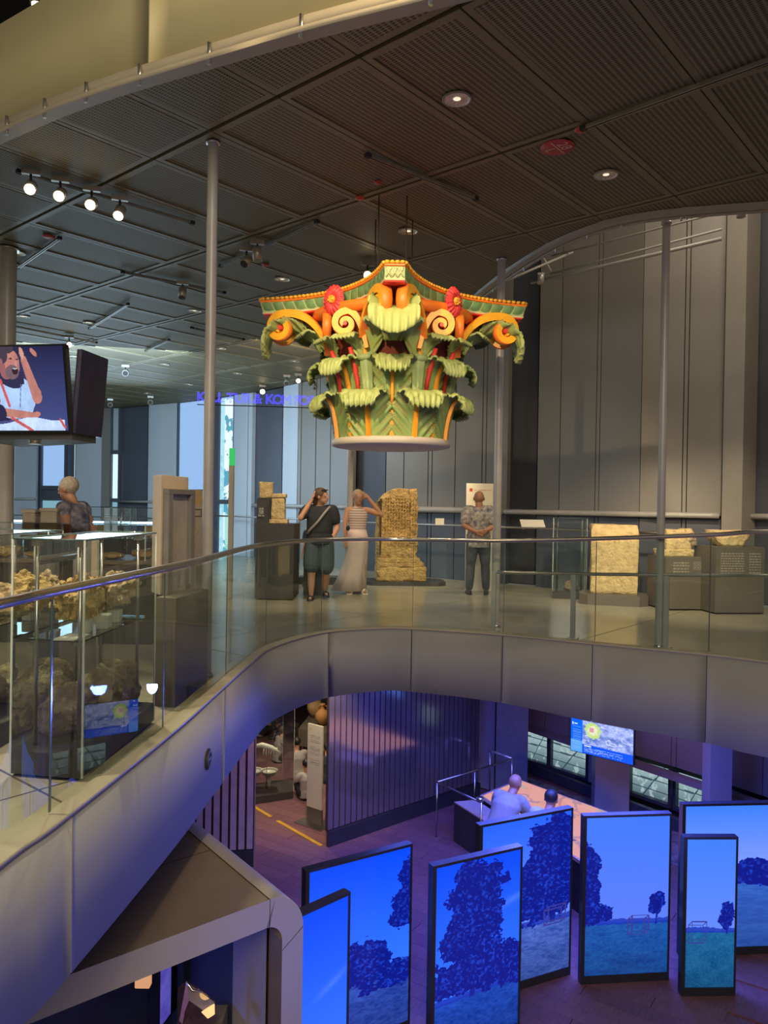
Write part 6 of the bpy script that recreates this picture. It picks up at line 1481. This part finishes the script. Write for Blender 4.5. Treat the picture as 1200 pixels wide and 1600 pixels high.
mb = MB(); i = [mb.av((q.x - .10, q.y - .02, q.z + .10)), mb.av((q.x + .10, q.y + .08, q.z - .12)), mb.av((q.x - .05, q.y + .08, q.z - .42)), mb.av((q.x - .15, q.y - .02, q.z - .2))]; mb.af(i); mb.build('tilted_pane', m_amber, pvt)
MB().tube([q + Vector((.07, -.02, -.10)), q + Vector((.10, -.04, -.15))], [.055, .03], n=16).build('lamp_cup', emis('small_lit_lamp', (1.0, .62, .25), 1.1), pvt); MB().tube([q + Vector((-.10, -.02, .10)), q + Vector((-.05, -.03, .04)), q + Vector((.02, -.03, .03))], .010, n=8).build('rim_bow', m_steel, pvt)
MB().box((q.x - .02, q.y + .2, q.z - .75), (.35, .25, .9)).build('base', m_ped, pvt)
lamp('POINT', P3(1.3, -2.3, 1.1), None, 22, 'blue', .1)  # added unseen blue lamp to tint the reveal
lamp('SPOT', (q.x - .1, q.y - .3, ZR - TK - .05), (q.x, q.y, LOW), 10, 'halogen', .03, 70)

# ================================================================== PEOPLE
m_skin = mat('skin', (.52, .27, .17, 1), rough=.5, var=.06, scale=12); m_skind = mat('skin_tanned', (.36, .17, .10, 1), rough=.5, var=.06, scale=12)
def remesh(mb, voxel, smooth=2, name='body'):
    me = mb.mesh('tmp', [m_skin]); o = bpy.data.objects.new('tmp', me); col.objects.link(o)
    md = o.modifiers.new('r', 'REMESH'); md.mode = 'VOXEL'; md.voxel_size = voxel; md.use_smooth_shade = True
    if smooth: s = o.modifiers.new('s', 'SMOOTH'); s.iterations = smooth; s.factor = .5
    dg = bpy.context.evaluated_depsgraph_get(); out = bpy.data.meshes.new_from_object(o.evaluated_get(dg)); bpy.data.objects.remove(o); out.name = name; return out
def put(name, me, m, parent):
    me.materials.clear(); me.materials.append(m)
    for p in me.polygons: p.use_smooth = True
    o = bpy.data.objects.new(name, me); col.objects.link(o); o.parent = parent; return o
def limb(mb, pts, rs, n=12):
    """smooth tapered limb with rounded ends"""
    P = [Vector(p) for p in pts]; q = []; r = []
    for k in range(len(P) - 1):
        for i in range(4): t = i / 4; q.append(P[k].lerp(P[k + 1], t)); r.append(rs[k] * (1 - t) + rs[k + 1] * t + (.006 * math.sin(PI * t) if rs[k] > .03 else 0))
    q.append(P[-1]); r.append(rs[-1]); mb.tube(q, r, n=n)
    for p, rr in zip(P, rs): mb.ball(p, rr, seg=10)
def hand(mb, w, d, side, s=1.0, curl=.5, palm_n=None):
    """palm and five fingers from wrist w pointing along d"""
    d = Vector(d).normalized(); n = Vector(palm_n).normalized() if palm_n else Vector((0, 1, 0)); a = d.cross(n)
    if a.length < .2: a = d.orthogonal()
    a.normalize(); n = a.cross(d).normalized(); R = Matrix((a, n, d)).transposed()
    pc = Vector(w) + d * .045 * s; mb.ball(pc, (.038 * s, .017 * s, .048 * s), seg=10, R=R)
    for k, (off, L, r) in enumerate(((-.027, .062, .0085), (-.009, .072, .0092), (.009, .068, .009), (.026, .054, .0080))):
        b = pc + d * .040 * s + a * off * s; m1 = b + d * L * .5 * s + a * off * .25 * s; tip = m1 + (d * math.cos(curl) - n * math.sin(curl)) * L * .55 * s
        mb.tube([b - d * .02 * s, b, m1, tip], [r * s, r * s, r * .95 * s, r * .75 * s], n=7); mb.ball(tip, r * .78 * s, seg=6)
    b = pc - d * .015 * s + a * side * .030 * s; m1 = b + (d * .6 + a * side * .8).normalized() * .035 * s; tip = m1 + (d * .9 + a * side * .3).normalized() * .030 * s
    mb.tube([b, m1, tip], [.012 * s, .011 * s, .009 * s], n=7); mb.ball(tip, .009 * s, seg=6)
def head(mb, c, s, yaw, pitch=0.0, ear=True):
    R = Matrix.Rotation(yaw, 3, 'Z') @ Matrix.Rotation(pitch, 3, 'X')      # +y is the face
    c = Vector(c); P = lambda x, y, z: c + R @ Vector((x * s, y * s, z * s))
    mb.ball(P(0, -.008, .022), (.079 * s, .097 * s, .094 * s), seg=18, R=R); mb.ball(P(0, .022, -.035), (.058 * s, .066 * s, .075 * s), seg=16, R=R)
    mb.ball(P(0, .072, -.088), (.024 * s, .02 * s, .018 * s), seg=8, R=R); mb.tube([P(0, .088, .018), P(0, .108, -.018), P(0, .095, -.026)], [.009 * s, .015 * s, .012 * s], n=8)
    mb.ball(P(0, .088, -.055), (.024 * s, .010 * s, .009 * s), seg=8, R=R); mb.ball(P(-.03, .08, .034), (.022 * s, .010 * s, .007 * s), seg=8, R=R); mb.ball(P(.03, .08, .034), (.022 * s, .010 * s, .007 * s), seg=8, R=R)
    if ear:
        for q in (-1, 1): mb.ball(P(q * .080, -.005, -.005), (.012 * s, .020 * s, .032 * s), seg=8, R=R)
    return R, P
m_eye = mat('eye_white', (.7, .7, .68, 1), rough=.2); m_iris = mat('eye_iris', (.04, .025, .015, 1), rough=.2); m_lip = mat('lips', (.42, .12, .10, 1), rough=.5)
def face(root, P, s, base):
    mb = MB(); mb2 = MB()
    for q in (-1, 1): mb.ball(P(q * .031, .0835, .018), .0115 * s, seg=8); mb2.ball(P(q * .031, .0915, .018), .0062 * s, seg=6)
    mb.build('eyes', m_eye, root); mb2.build('irises', m_iris, root)
    MB().tube([P(-.024, .0935, -.053), P(0, .0985, -.052), P(.024, .0935, -.053)], [.003 * s, .0065 * s, .003 * s], n=6).build('mouth', m_lip, root)
def person(loc, rz, J, label, skin=m_skin, s=1.0, garments=(), group=None, voxel=.011, cat='person', belly=0.0, facep=True, cut=None):
    """J: joints in a local frame, +y forward, +x to the person's right hand side negative; garments: list of (name, material, builder(mb))"""
    root = thing('person', loc, label, cat, group); T = Matrix.Rotation(rz, 4, 'Z') @ Matrix.Scale(s, 4)
    mb = MB(); b = J
    R, P = head(mb, b['head'], 1.09, b.get('yaw', 0), b.get('pitch', 0))
    limb(mb, [b['neck'] - Vector((0, 0, .05)), b['neck'], Vector(b['head']) - Vector((0, .015, .06))], [.064, .058, .056])
    pel, ch, nk = Vector(b['pelvis']), Vector(b['chest']), Vector(b['neck']); bw = b.get('wide', 1.0)
    torso(mb, pel, ch, nk, bw, belly, 0.0)
    for q in ('L', 'R'):
        sh, el, wr = Vector(b['sh' + q]), Vector(b['el' + q]), Vector(b['wr' + q]); limb(mb, [nk.lerp(sh, .4) - Vector((0, 0, .05)), sh, el, wr], [.055 * bw, .052 * bw, .041 * bw, .027])
        hand(mb, wr, b.get('hd' + q, wr - el), (1 if q == 'L' else -1) * b.get('ths' + q, 1), 1.0, b.get('curl', .5), b.get('pn' + q))
        if 'kn' + q in b:
            hp, kn, an = Vector(b['hip' + q]), Vector(b['kn' + q]), Vector(b['an' + q]); limb(mb, [hp, kn, kn.lerp(an, .3), an], [.088 * bw, .056 * bw, .056 * bw, .036]); tf = Vector(b.get('toe' + q, (0, .16, 0))); tf.z = 0
            a2 = Vector((an.x, an.y, an.z - .05)); limb(mb, [a2 - tf * .25, a2 + tf * .4, a2 + tf], [.034, .034, .022])
    body = put('body', remesh(mb, voxel), skin, root); body.data.transform(T)
    def PW(x, y, z): return Vector(loc) + (T @ P(x, y, z))
    if facep: face(root, PW, s, None)
    for g in garments:
        nm, m, fn = g[:3]; vx = g[3] if len(g) > 3 else voxel
        mb = MB(); fn(mb, b, P, R); me = remesh(mb, vx) if vx else mb.mesh(nm, [m]); me.transform(T); o = put(nm, me, m, root)
    return root
def torso(mb, pel, ch, nk, bw, belly, gr, z0=None, ext=0.0, flare=0.0):
    secs = []; rows = [(-.10, .155, .115), (0, .165, .120), (.10, .150, .108), (.2, .142, .104)]
    U = (ch - pel); L = U.length; u = U.normalized(); top = nk - ch
    pts = [(pel - u * .10, .150, .105), (pel, .168, .118), (pel + U * .35, .148 + belly * .35, .104 + belly * .6), (pel + U * .7, .152 + belly * .3, .108 + belly * .5), (ch, .172, .116 + belly * .2), (ch + top * .55, .165, .098), (ch + top * .85, .095, .072), (nk, .055, .055)]
    side = Vector((1, 0, 0)); 
    n = 20; rings = []
    for (c, rx, ry) in pts:
        rx = rx * bw + gr; ry = ry * bw + gr
        f = u.cross(side).normalized() if u.cross(side).length > .1 else Vector((0, 1, 0))
        rings.append([mb.av(c + side * rx * math.cos(2 * PI * q / n) + f * ry * math.sin(2 * PI * q / n)) for q in range(n)])
    for k in range(len(rings) - 1):
        for q in range(n): mb.af((rings[k][q], rings[k][(q + 1) % n], rings[k + 1][(q + 1) % n], rings[k + 1][q]), 0, True)
    mb.af(rings[0][::-1]); mb.af(rings[-1])
def shirt(sleeve=.6, gr=.018, hem=.12, belly=0.0, flare=.0):
    def f(mb, b, P, R):
        pel, ch, nk = Vector(b['pelvis']), Vector(b['chest']), Vector(b['neck']); bw = b.get('wide', 1.0)
        torso(mb, pel, ch, nk - (nk - ch) * .06, bw, belly, gr); u = (ch - pel).normalized()
        c0 = pel - u * hem; sd = Vector((1, 0, 0)); fr = u.cross(sd).normalized(); n = 20; rg = []
        for c, k in ((pel + u * .05, 0), (c0, 1)):
            rx, ry = (.168 * bw + gr + belly * .2 + flare * k), (.120 * bw + gr + belly * .35 + flare * k); rg.append([mb.av(c + sd * rx * math.cos(2 * PI * q / n) + fr * ry * math.sin(2 * PI * q / n)) for q in range(n)])
        for q in range(n): mb.af((rg[1][q], rg[1][(q + 1) % n], rg[0][(q + 1) % n], rg[0][q]), 0, True)
        mb.af(rg[1][::-1]); mb.af(rg[0])
        if sleeve > 0:
            for q in ('L', 'R'):
                sh, el = Vector(b['sh' + q]), Vector(b['el' + q]); e_ = sh.lerp(el, sleeve); limb(mb, [nk.lerp(sh, .45) - Vector((0, 0, .05)), sh, e_], [.062 * bw + gr, .058 * bw + gr, .053 * bw + gr])
    return f
def trousers(gr=.016, length=1.0, wide=1.0):
    def f(mb, b, P, R):
        bw = b.get('wide', 1.0); pel = Vector(b['pelvis']); mb.ball(pel - Vector((0, 0, .02)), (.165 * bw + gr, .118 * bw + gr, .14), seg=16)
        for q in ('L', 'R'):
            hp, kn, an = Vector(b['hip' + q]), Vector(b['kn' + q]), Vector(b['an' + q])
            if length > 1: e_ = kn.lerp(an, length - 1); limb(mb, [hp, kn, e_], [.095 * bw + gr, .062 * wide + gr, (.046 + gr) * wide])
            else: e_ = hp.lerp(kn, length); limb(mb, [hp, e_], [.095 * bw + gr, .080 * wide + gr])
    return f
def shoes(r=.040, L=1.0):
    def f(mb, b, P, R):
        for q in ('L', 'R'):
            an = Vector(b['an' + q]); tf = Vector(b.get('toe' + q, (0, .16, 0))); tf.z = 0; a2 = Vector((an.x, an.y, an.z - .052)); limb(mb, [a2 - tf * .30, a2 + tf * .45, a2 + tf * 1.08], [r, r, r * .75])
            mb.box(a2 + tf * .35 - Vector((0, 0, .03)), (.075, .24, .02), rz=math.atan2(tf.y, tf.x) - PI / 2)
    return f
def straps(mb, b, P, R):
    for q in ('L', 'R'):
        an = Vector(b['an' + q]); tf = Vector(b.get('toe' + q, (0, .16, 0))); tf.z = 0; a2 = Vector((an.x, an.y, an.z - .05)); rz = math.atan2(tf.y, tf.x) - PI / 2
        mb.box(a2 + tf * .35 - Vector((0, 0, .035)), (.09, .27, .022), rz=rz)
        for k in (-.1, .45, .8): mb.tube([a2 + tf * k + Matrix.Rotation(rz, 3, 'Z') @ Vector((x, 0, z)) for x, z in ((-.042, -.02), (-.03, .025), (0, .038), (.03, .025), (.042, -.02))], .011, n=6)
def hair_cap(lo=.0, back=.0, grow=1.10, longb=0.0):
    def f(mb, b, P, R):
        mb.ball(P(0, -.024, .036), (.086 * grow, .100 * grow, .095 * grow), seg=16, R=R)
        if longb:
            mb.tube([P(0, -.08, .0), P(0, -.09, -.08), P(0, -.08, -longb)], [.065, .060, .030], n=12)
    return f
m_jean = mat('blue_denim', (.055, .06, .085, 1), rough=.85, var=.25, scale=9, c2=(.10, .11, .15, 1)); m_blk = mat('black_cloth', (.022, .026, .032, 1), rough=.85, var=.2); m_shoe = mat('dark_shoe', (.025, .028, .04, 1), rough=.5)
m_flor = mat('floral_shirt_cloth', (.48, .44, .37, 1), rough=.85, scale=17, c2=(.10, .095, .13, 1), var=0)
m_hairb = mat('brown_hair', (.10, .055, .03, 1), rough=.6, var=.3, scale=40); m_blond = mat('blond_hair', (.52, .38, .20, 1), rough=.6, var=.3, scale=40); m_whiteh = mat('white_hair', (.62, .52, .42, 1), rough=.7, var=.2, scale=40); m_blackh = mat('black_hair', (.015, .013, .014, 1), rough=.5, var=.3, scale=40)
m_whitec = mat('white_cloth', (.45, .42, .39, 1), rough=.85, var=.08); m_greyc = mat('grey_cloth', (.28, .26, .25, 1), rough=.85, var=.1); m_skirt = mat('pink_cream_skirt', (.62, .50, .46, 1), rough=.8, var=.08); m_navyc = mat('navy_cloth', (.03, .035, .06, 1), rough=.85, var=.15)
m_teal = mat('teal_shorts_cloth', (.06, .085, .10, 1), rough=.85)
def stripes(name, a, b, sc):
    m = mat(name, a, rough=.85); nt = m.node_tree; N = nt.nodes; L = nt.links; wv = N.new('ShaderNodeTexWave'); wv.bands_direction = 'Z'; wv.inputs['Scale'].default_value = sc; tc = N.new('ShaderNodeTexCoord'); cr = N.new('ShaderNodeValToRGB')
    cr.color_ramp.elements[0].color = a; cr.color_ramp.elements[1].color = b; cr.color_ramp.elements[0].position = .45; cr.color_ramp.elements[1].position = .55
    L.new(tc.outputs['Object'], wv.inputs[0]); L.new(wv.outputs[0], cr.inputs[0]); L.new(cr.outputs[0], N['Principled BSDF'].inputs['Base Color']); return m
m_strip = stripes('striped_top_cloth', (.66, .56, .48, 1), (.36, .26, .26, 1), 7.5)
V3 = lambda *a: Vector(a)
def base_J(**k):
    J = dict(head=V3(0, .02, 1.598), neck=V3(0, -.01, 1.46), chest=V3(0, 0, 1.28), pelvis=V3(0, 0, .95), shL=V3(.185, -.01, 1.40), shR=V3(-.185, -.01, 1.40), elL=V3(.24, -.02, 1.12), elR=V3(-.24, -.02, 1.12), wrL=V3(.24, .06, .87), wrR=V3(-.24, .06, .87),
             hipL=V3(.09, 0, .90), hipR=V3(-.09, 0, .90), knL=V3(.105, .02, .50), knR=V3(-.105, .02, .50), anL=V3(.11, -.01, .085), anR=V3(-.11, -.01, .085), toeL=V3(.02, .16, 0), toeR=V3(-.02, .16, 0))
    J.update(k); return J
# man from behind, hands folded on the back
g = gp(746, 929)
person((g.x, g.y, 0), -.02, base_J(shL=V3(.195, -.01, 1.41), shR=V3(-.195, -.01, 1.41), elL=V3(.255, -.10, 1.15), elR=V3(-.255, -.10, 1.15), wrL=V3(.085, -.19, 1.065), wrR=V3(-.045, -.20, 1.045), hdL=V3(-.9, -.1, -.25), hdR=V3(.95, -.05, .1), knL=V3(.125, .01, .5), knR=V3(-.12, .01, .5), anL=V3(.14, -.01, .085), anR=V3(-.14, -.01, .085), wide=1.05),
       'bald man seen from behind in patterned short-sleeved shirt and jeans, hands folded on his back', m_skind, 1.03,
       [('shirt', m_flor, shirt(.72, .022, .16)), ('trousers', m_jean, trousers(.014, 1.92, 1.0)), ('shoes', m_shoe, shoes())], facep=False)
# woman in dark shirt walking, right hand at her head
g = gp(498, 936)
def sling(mb, b, P, R): mb.tube([(-.15, .05, 1.44), (-.08, .155, 1.36), (.04, .185, 1.20), (.17, .13, 1.06), (.20, .02, 1.0)], [.018, .02, .02, .02, .018], n=8)
def glassesup(mb, b, P, R):
    mb.tube([P(-.075, .03, .09), P(-.04, .075, .10), P(0, .085, .10), P(.04, .075, .10), P(.075, .03, .09)], [.004, .010, .004, .010, .004], n=8)
person((g.x, g.y, 0), math.radians(186), base_J(head=V3(-.02, .03, 1.59), yaw=1.05, wide=1.08, elR=V3(.0, 0, 0), wrR=V3(0, 0, 0), shL=V3(.20, -.01, 1.39), shR=V3(-.20, -.01, 1.39), **{}) | dict(
        elL=V3(.30, .13, 1.26), wrL=V3(.125, .06, 1.55), hdL=V3(-.25, -.1, .9), pnL=V3(0.8, 0.3, 0), elR=V3(-.27, .0, 1.12), wrR=V3(-.22, .22, 1.02), hdR=V3(.1, .9, -.1), knL=V3(.12, .10, .5), anL=V3(.12, .10, .085), knR=V3(-.11, .04, .48), anR=V3(-.10, -.16, .12), toeL=V3(.02, .16, 0), toeR=V3(-.02, .16, 0)),
       'walking woman in black t-shirt with sling strap and shorts, one hand held to her head', m_skin, 1.02,
       [('t_shirt', m_blk, shirt(.62, .022, .10, .06), .011), ('shorts', m_teal, trousers(.03, .95, 1.15)), ('sandals', m_shoe, straps, 0), ('hair', m_hairb, hair_cap(grow=1.16, longb=.14)), ('sling_strap', m_greyc, sling, 0), ('sunglasses', m_blk, glassesup, 0)], belly=.05)
# woman in long skirt
g = gp(557, 927)
def skirt(mb, b, P, R):
    n = 40; rings = []
    for z, rx, ry, ox, oy in ((1.06, .150, .115, 0, 0), (.95, .178, .135, 0, 0), (.80, .185, .15, .0, 0), (.55, .19, .17, .02, -.02), (.30, .225, .20, .07, -.04), (.05, .29, .26, .13, -.06)):
        rings.append([mb.av((ox + (rx + .018 * math.sin(7 * 2 * PI * q / n) * (1.05 - z)) * math.cos(2 * PI * q / n), oy + (ry + .018 * math.sin(7 * 2 * PI * q / n) * (1.05 - z)) * math.sin(2 * PI * q / n), z)) for q in range(n)])
    for k in range(len(rings) - 1):
        for q in range(n): mb.af((rings[k][q], rings[k + 1][q], rings[k + 1][(q + 1) % n], rings[k][(q + 1) % n]), 0, True)
    mb.af(rings[0]); mb.af(rings[-1][::-1])
def pouch(mb, b, P, R): mb.ball((.175, .16, 1.09), (.035, .03, .045), seg=10)
person((g.x, g.y, 0), math.radians(180 + 8), base_J(head=V3(.0, .03, 1.595), yaw=.15, wide=.93) | dict(elR=V3(-.24, -.02, 1.12), wrR=V3(-.235, .07, .88), elL=V3(-.99, 0, 0)) | dict(
        elL=V3(-.41, .02, 1.30), shL=V3(-.175, 0, 1.39)) | dict(shL=V3(.175, 0, 1.39), elL=V3(.22, .05, 1.13), wrL=V3(.20, .10, .90), hdL=V3(0, .2, -1), shR=V3(-.175, 0, 1.39), elR=V3(-.40, .03, 1.31), wrR=V3(-.17, .03, 1.60), hdR=V3(.75, .0, .55)),
       'blond woman in striped sleeveless top and long pale skirt touching her hair', m_skin, 1.02,
       [('top', m_strip, shirt(0, .010, .02)), ('skirt', m_skirt, skirt, 0), ('sandals', m_white, straps, 0), ('hair', m_blond, hair_cap(grow=1.12, longb=.10)), ('black_pouch', m_blk, pouch, 0)])
# child behind, mostly hidden
g = gp(484, 918)
person((g.x, g.y + .2, 0), math.radians(150), base_J(knR=V3(-.11, -.05, .5), anR=V3(-.13, -.2, .1)), 'child in dark shorts half hidden behind the walking woman', m_skin, .70,
       [('t_shirt', m_navyc, shirt(.6, .02, .1), .013), ('shorts', m_blk, trousers(.03, .9, 1.1)), ('shoes', m_shoe, shoes()), ('hair', m_hairb, hair_cap(grow=1.08))], voxel=.013)
# elderly woman at left
g = at_y(113, 800, 9.35)
m_flow = mat('flower_blouse_cloth', (.40, .36, .38, 1), rough=.85, scale=14, c2=(.08, .09, .20, 1), var=0)
person((g.x, g.y, 0), math.radians(78), base_J(head=V3(0, .06, 1.545), yaw=.1, pitch=-.25, neck=V3(0, .0, 1.40), chest=V3(0, -.02, 1.22), shL=V3(.19, -.01, 1.33), shR=V3(-.19, -.01, 1.33), elL=V3(.26, -.10, 1.08), wrL=V3(.2, .14, 1.05), hdL=V3(0, 1, 0), elR=V3(-.26, -.12, 1.08), wrR=V3(-.2, .12, 1.02), hdR=V3(0, 1, 0), wide=1.12),
       'elderly woman with short white hair and flowered sleeveless blouse at the long show table', m_skin, 1.06,
       [('blouse', m_flow, shirt(.22, .018, .14, .05)), ('trousers', m_whitec, trousers(.02, 1.9, 1.1)), ('shoes', m_shoe, shoes()), ('hair', m_whiteh, hair_cap(grow=1.14))], belly=.04)
# two visitors bending over the model table
def lean(loc, rz, s, label, skin, shirtm, hairm, lean_=.42, bald=False):
    J = base_J(pelvis=V3(0, -.12, .93), chest=V3(0, .10, 1.20), neck=V3(0, .26, 1.33), head=V3(0, .36, 1.45), pitch=-.5, shL=V3(.18, .22, 1.28), shR=V3(-.18, .22, 1.28), elL=V3(.27, .32, 1.02), elR=V3(-.27, .32, 1.02), wrL=V3(.24, .50, .90), wrR=V3(-.24, .50, .90), hdL=V3(0, 1, -.3), hdR=V3(0, 1, -.3), hipL=V3(.09, -.12, .88), hipR=V3(-.09, -.12, .88), knL=V3(.11, -.05, .48), knR=V3(-.11, -.05, .48), anL=V3(.11, -.10, .085), anR=V3(-.11, -.10, .085), wide=1.08)
    gm = [('shirt', shirtm, shirt(.6, .024, .12), .013), ('trousers', m_jean, trousers(.016, 1.9, 1.0), .014), ('shoes', m_shoe, shoes(), .014)]
    if not bald: gm.append(('hair', hairm, hair_cap(grow=1.10), .013))
    return person(loc, rz, J, label, skin, s, gm, voxel=.013, facep=False)
lean((1.85, 11.55, LOW), math.radians(-38), 1.12, 'heavy man with shaved head in pale shirt leaning over the glowing table', m_skind, m_greyc, m_blackh, bald=True)
lean((2.36, 11.05, LOW), math.radians(-30), 1.08, 'dark-haired visitor in pale shirt leaning over the glowing table beside the man', m_skind, m_whitec, m_blackh)
# sitting children downstairs
def sitter(px, py, rz, s, label, shirtm, hairm, pants=m_blk, cap=False, z=LOW):
    p = at_z(px, py, z)
    J = base_J(pelvis=V3(0, 0, .12), chest=V3(0, .05, .44), neck=V3(0, .10, .60), head=V3(0, .15, .76), pitch=-.25, shL=V3(.17, .07, .54), shR=V3(-.17, .07, .54), elL=V3(.25, .20, .36), elR=V3(-.25, .20, .36), wrL=V3(.12, .38, .34), wrR=V3(-.12, .38, .34), hdL=V3(-.5, .6, 0), hdR=V3(.5, .6, 0),
               hipL=V3(.10, .02, .13), hipR=V3(-.10, .02, .13), knL=V3(.20, .36, .34), knR=V3(-.20, .36, .34), anL=V3(.10, .50, .085), anR=V3(-.10, .50, .085))
    gm = [('t_shirt', shirtm, shirt(.65, .022, .08), .016), ('trousers', pants, trousers(.02, 1.6, 1.0), .016), ('shoes', m_shoe, shoes(), .016), ('hair', hairm, hair_cap(grow=1.09), .014)]
    if cap:
        def cp(mb, b, P, R): mb.ball(P(0, -.01, .05), (.088, .10, .075), seg=14, R=R); mb.ball(P(0, .12, .045), (.06, .07, .010), seg=12, R=R)
        gm.append(('cap', m_blk, cp, .012))
    return person((p.x, p.y, z), rz, J, label, m_skin, s, gm, voxel=.015, facep=False)
sitter(466, 1216, math.radians(25), .95, 'child in grey t-shirt sitting on the floor with back turned, left of the text stele', m_greyc, m_blackh)
sitter(480, 1248, math.radians(20), .85, 'child in white top sitting right behind the text stele', m_whitec, m_blackh)
sitter(460, 1172, math.radians(60), .98, 'sitting visitor in black t-shirt and black cap', m_blk, m_blackh, cap=True)
sitter(458, 1152, math.radians(100), .9, 'dark-haired child sitting farthest back by the platform', m_navyc, m_blackh)
sitter(405, 1150, math.radians(-70), .95, 'child in white t-shirt sitting at the left behind the lower vitrine', m_whitec, m_hairb)
sitter(434, 1190, math.radians(-60), .9, 'brown-haired child bending forward behind the lower vitrine', m_greyc, m_hairb)
sitter(514, 1222, math.radians(30), .9, 'dark-clothed child sitting between the text stele and the slatted wall', m_navyc, m_blackh)
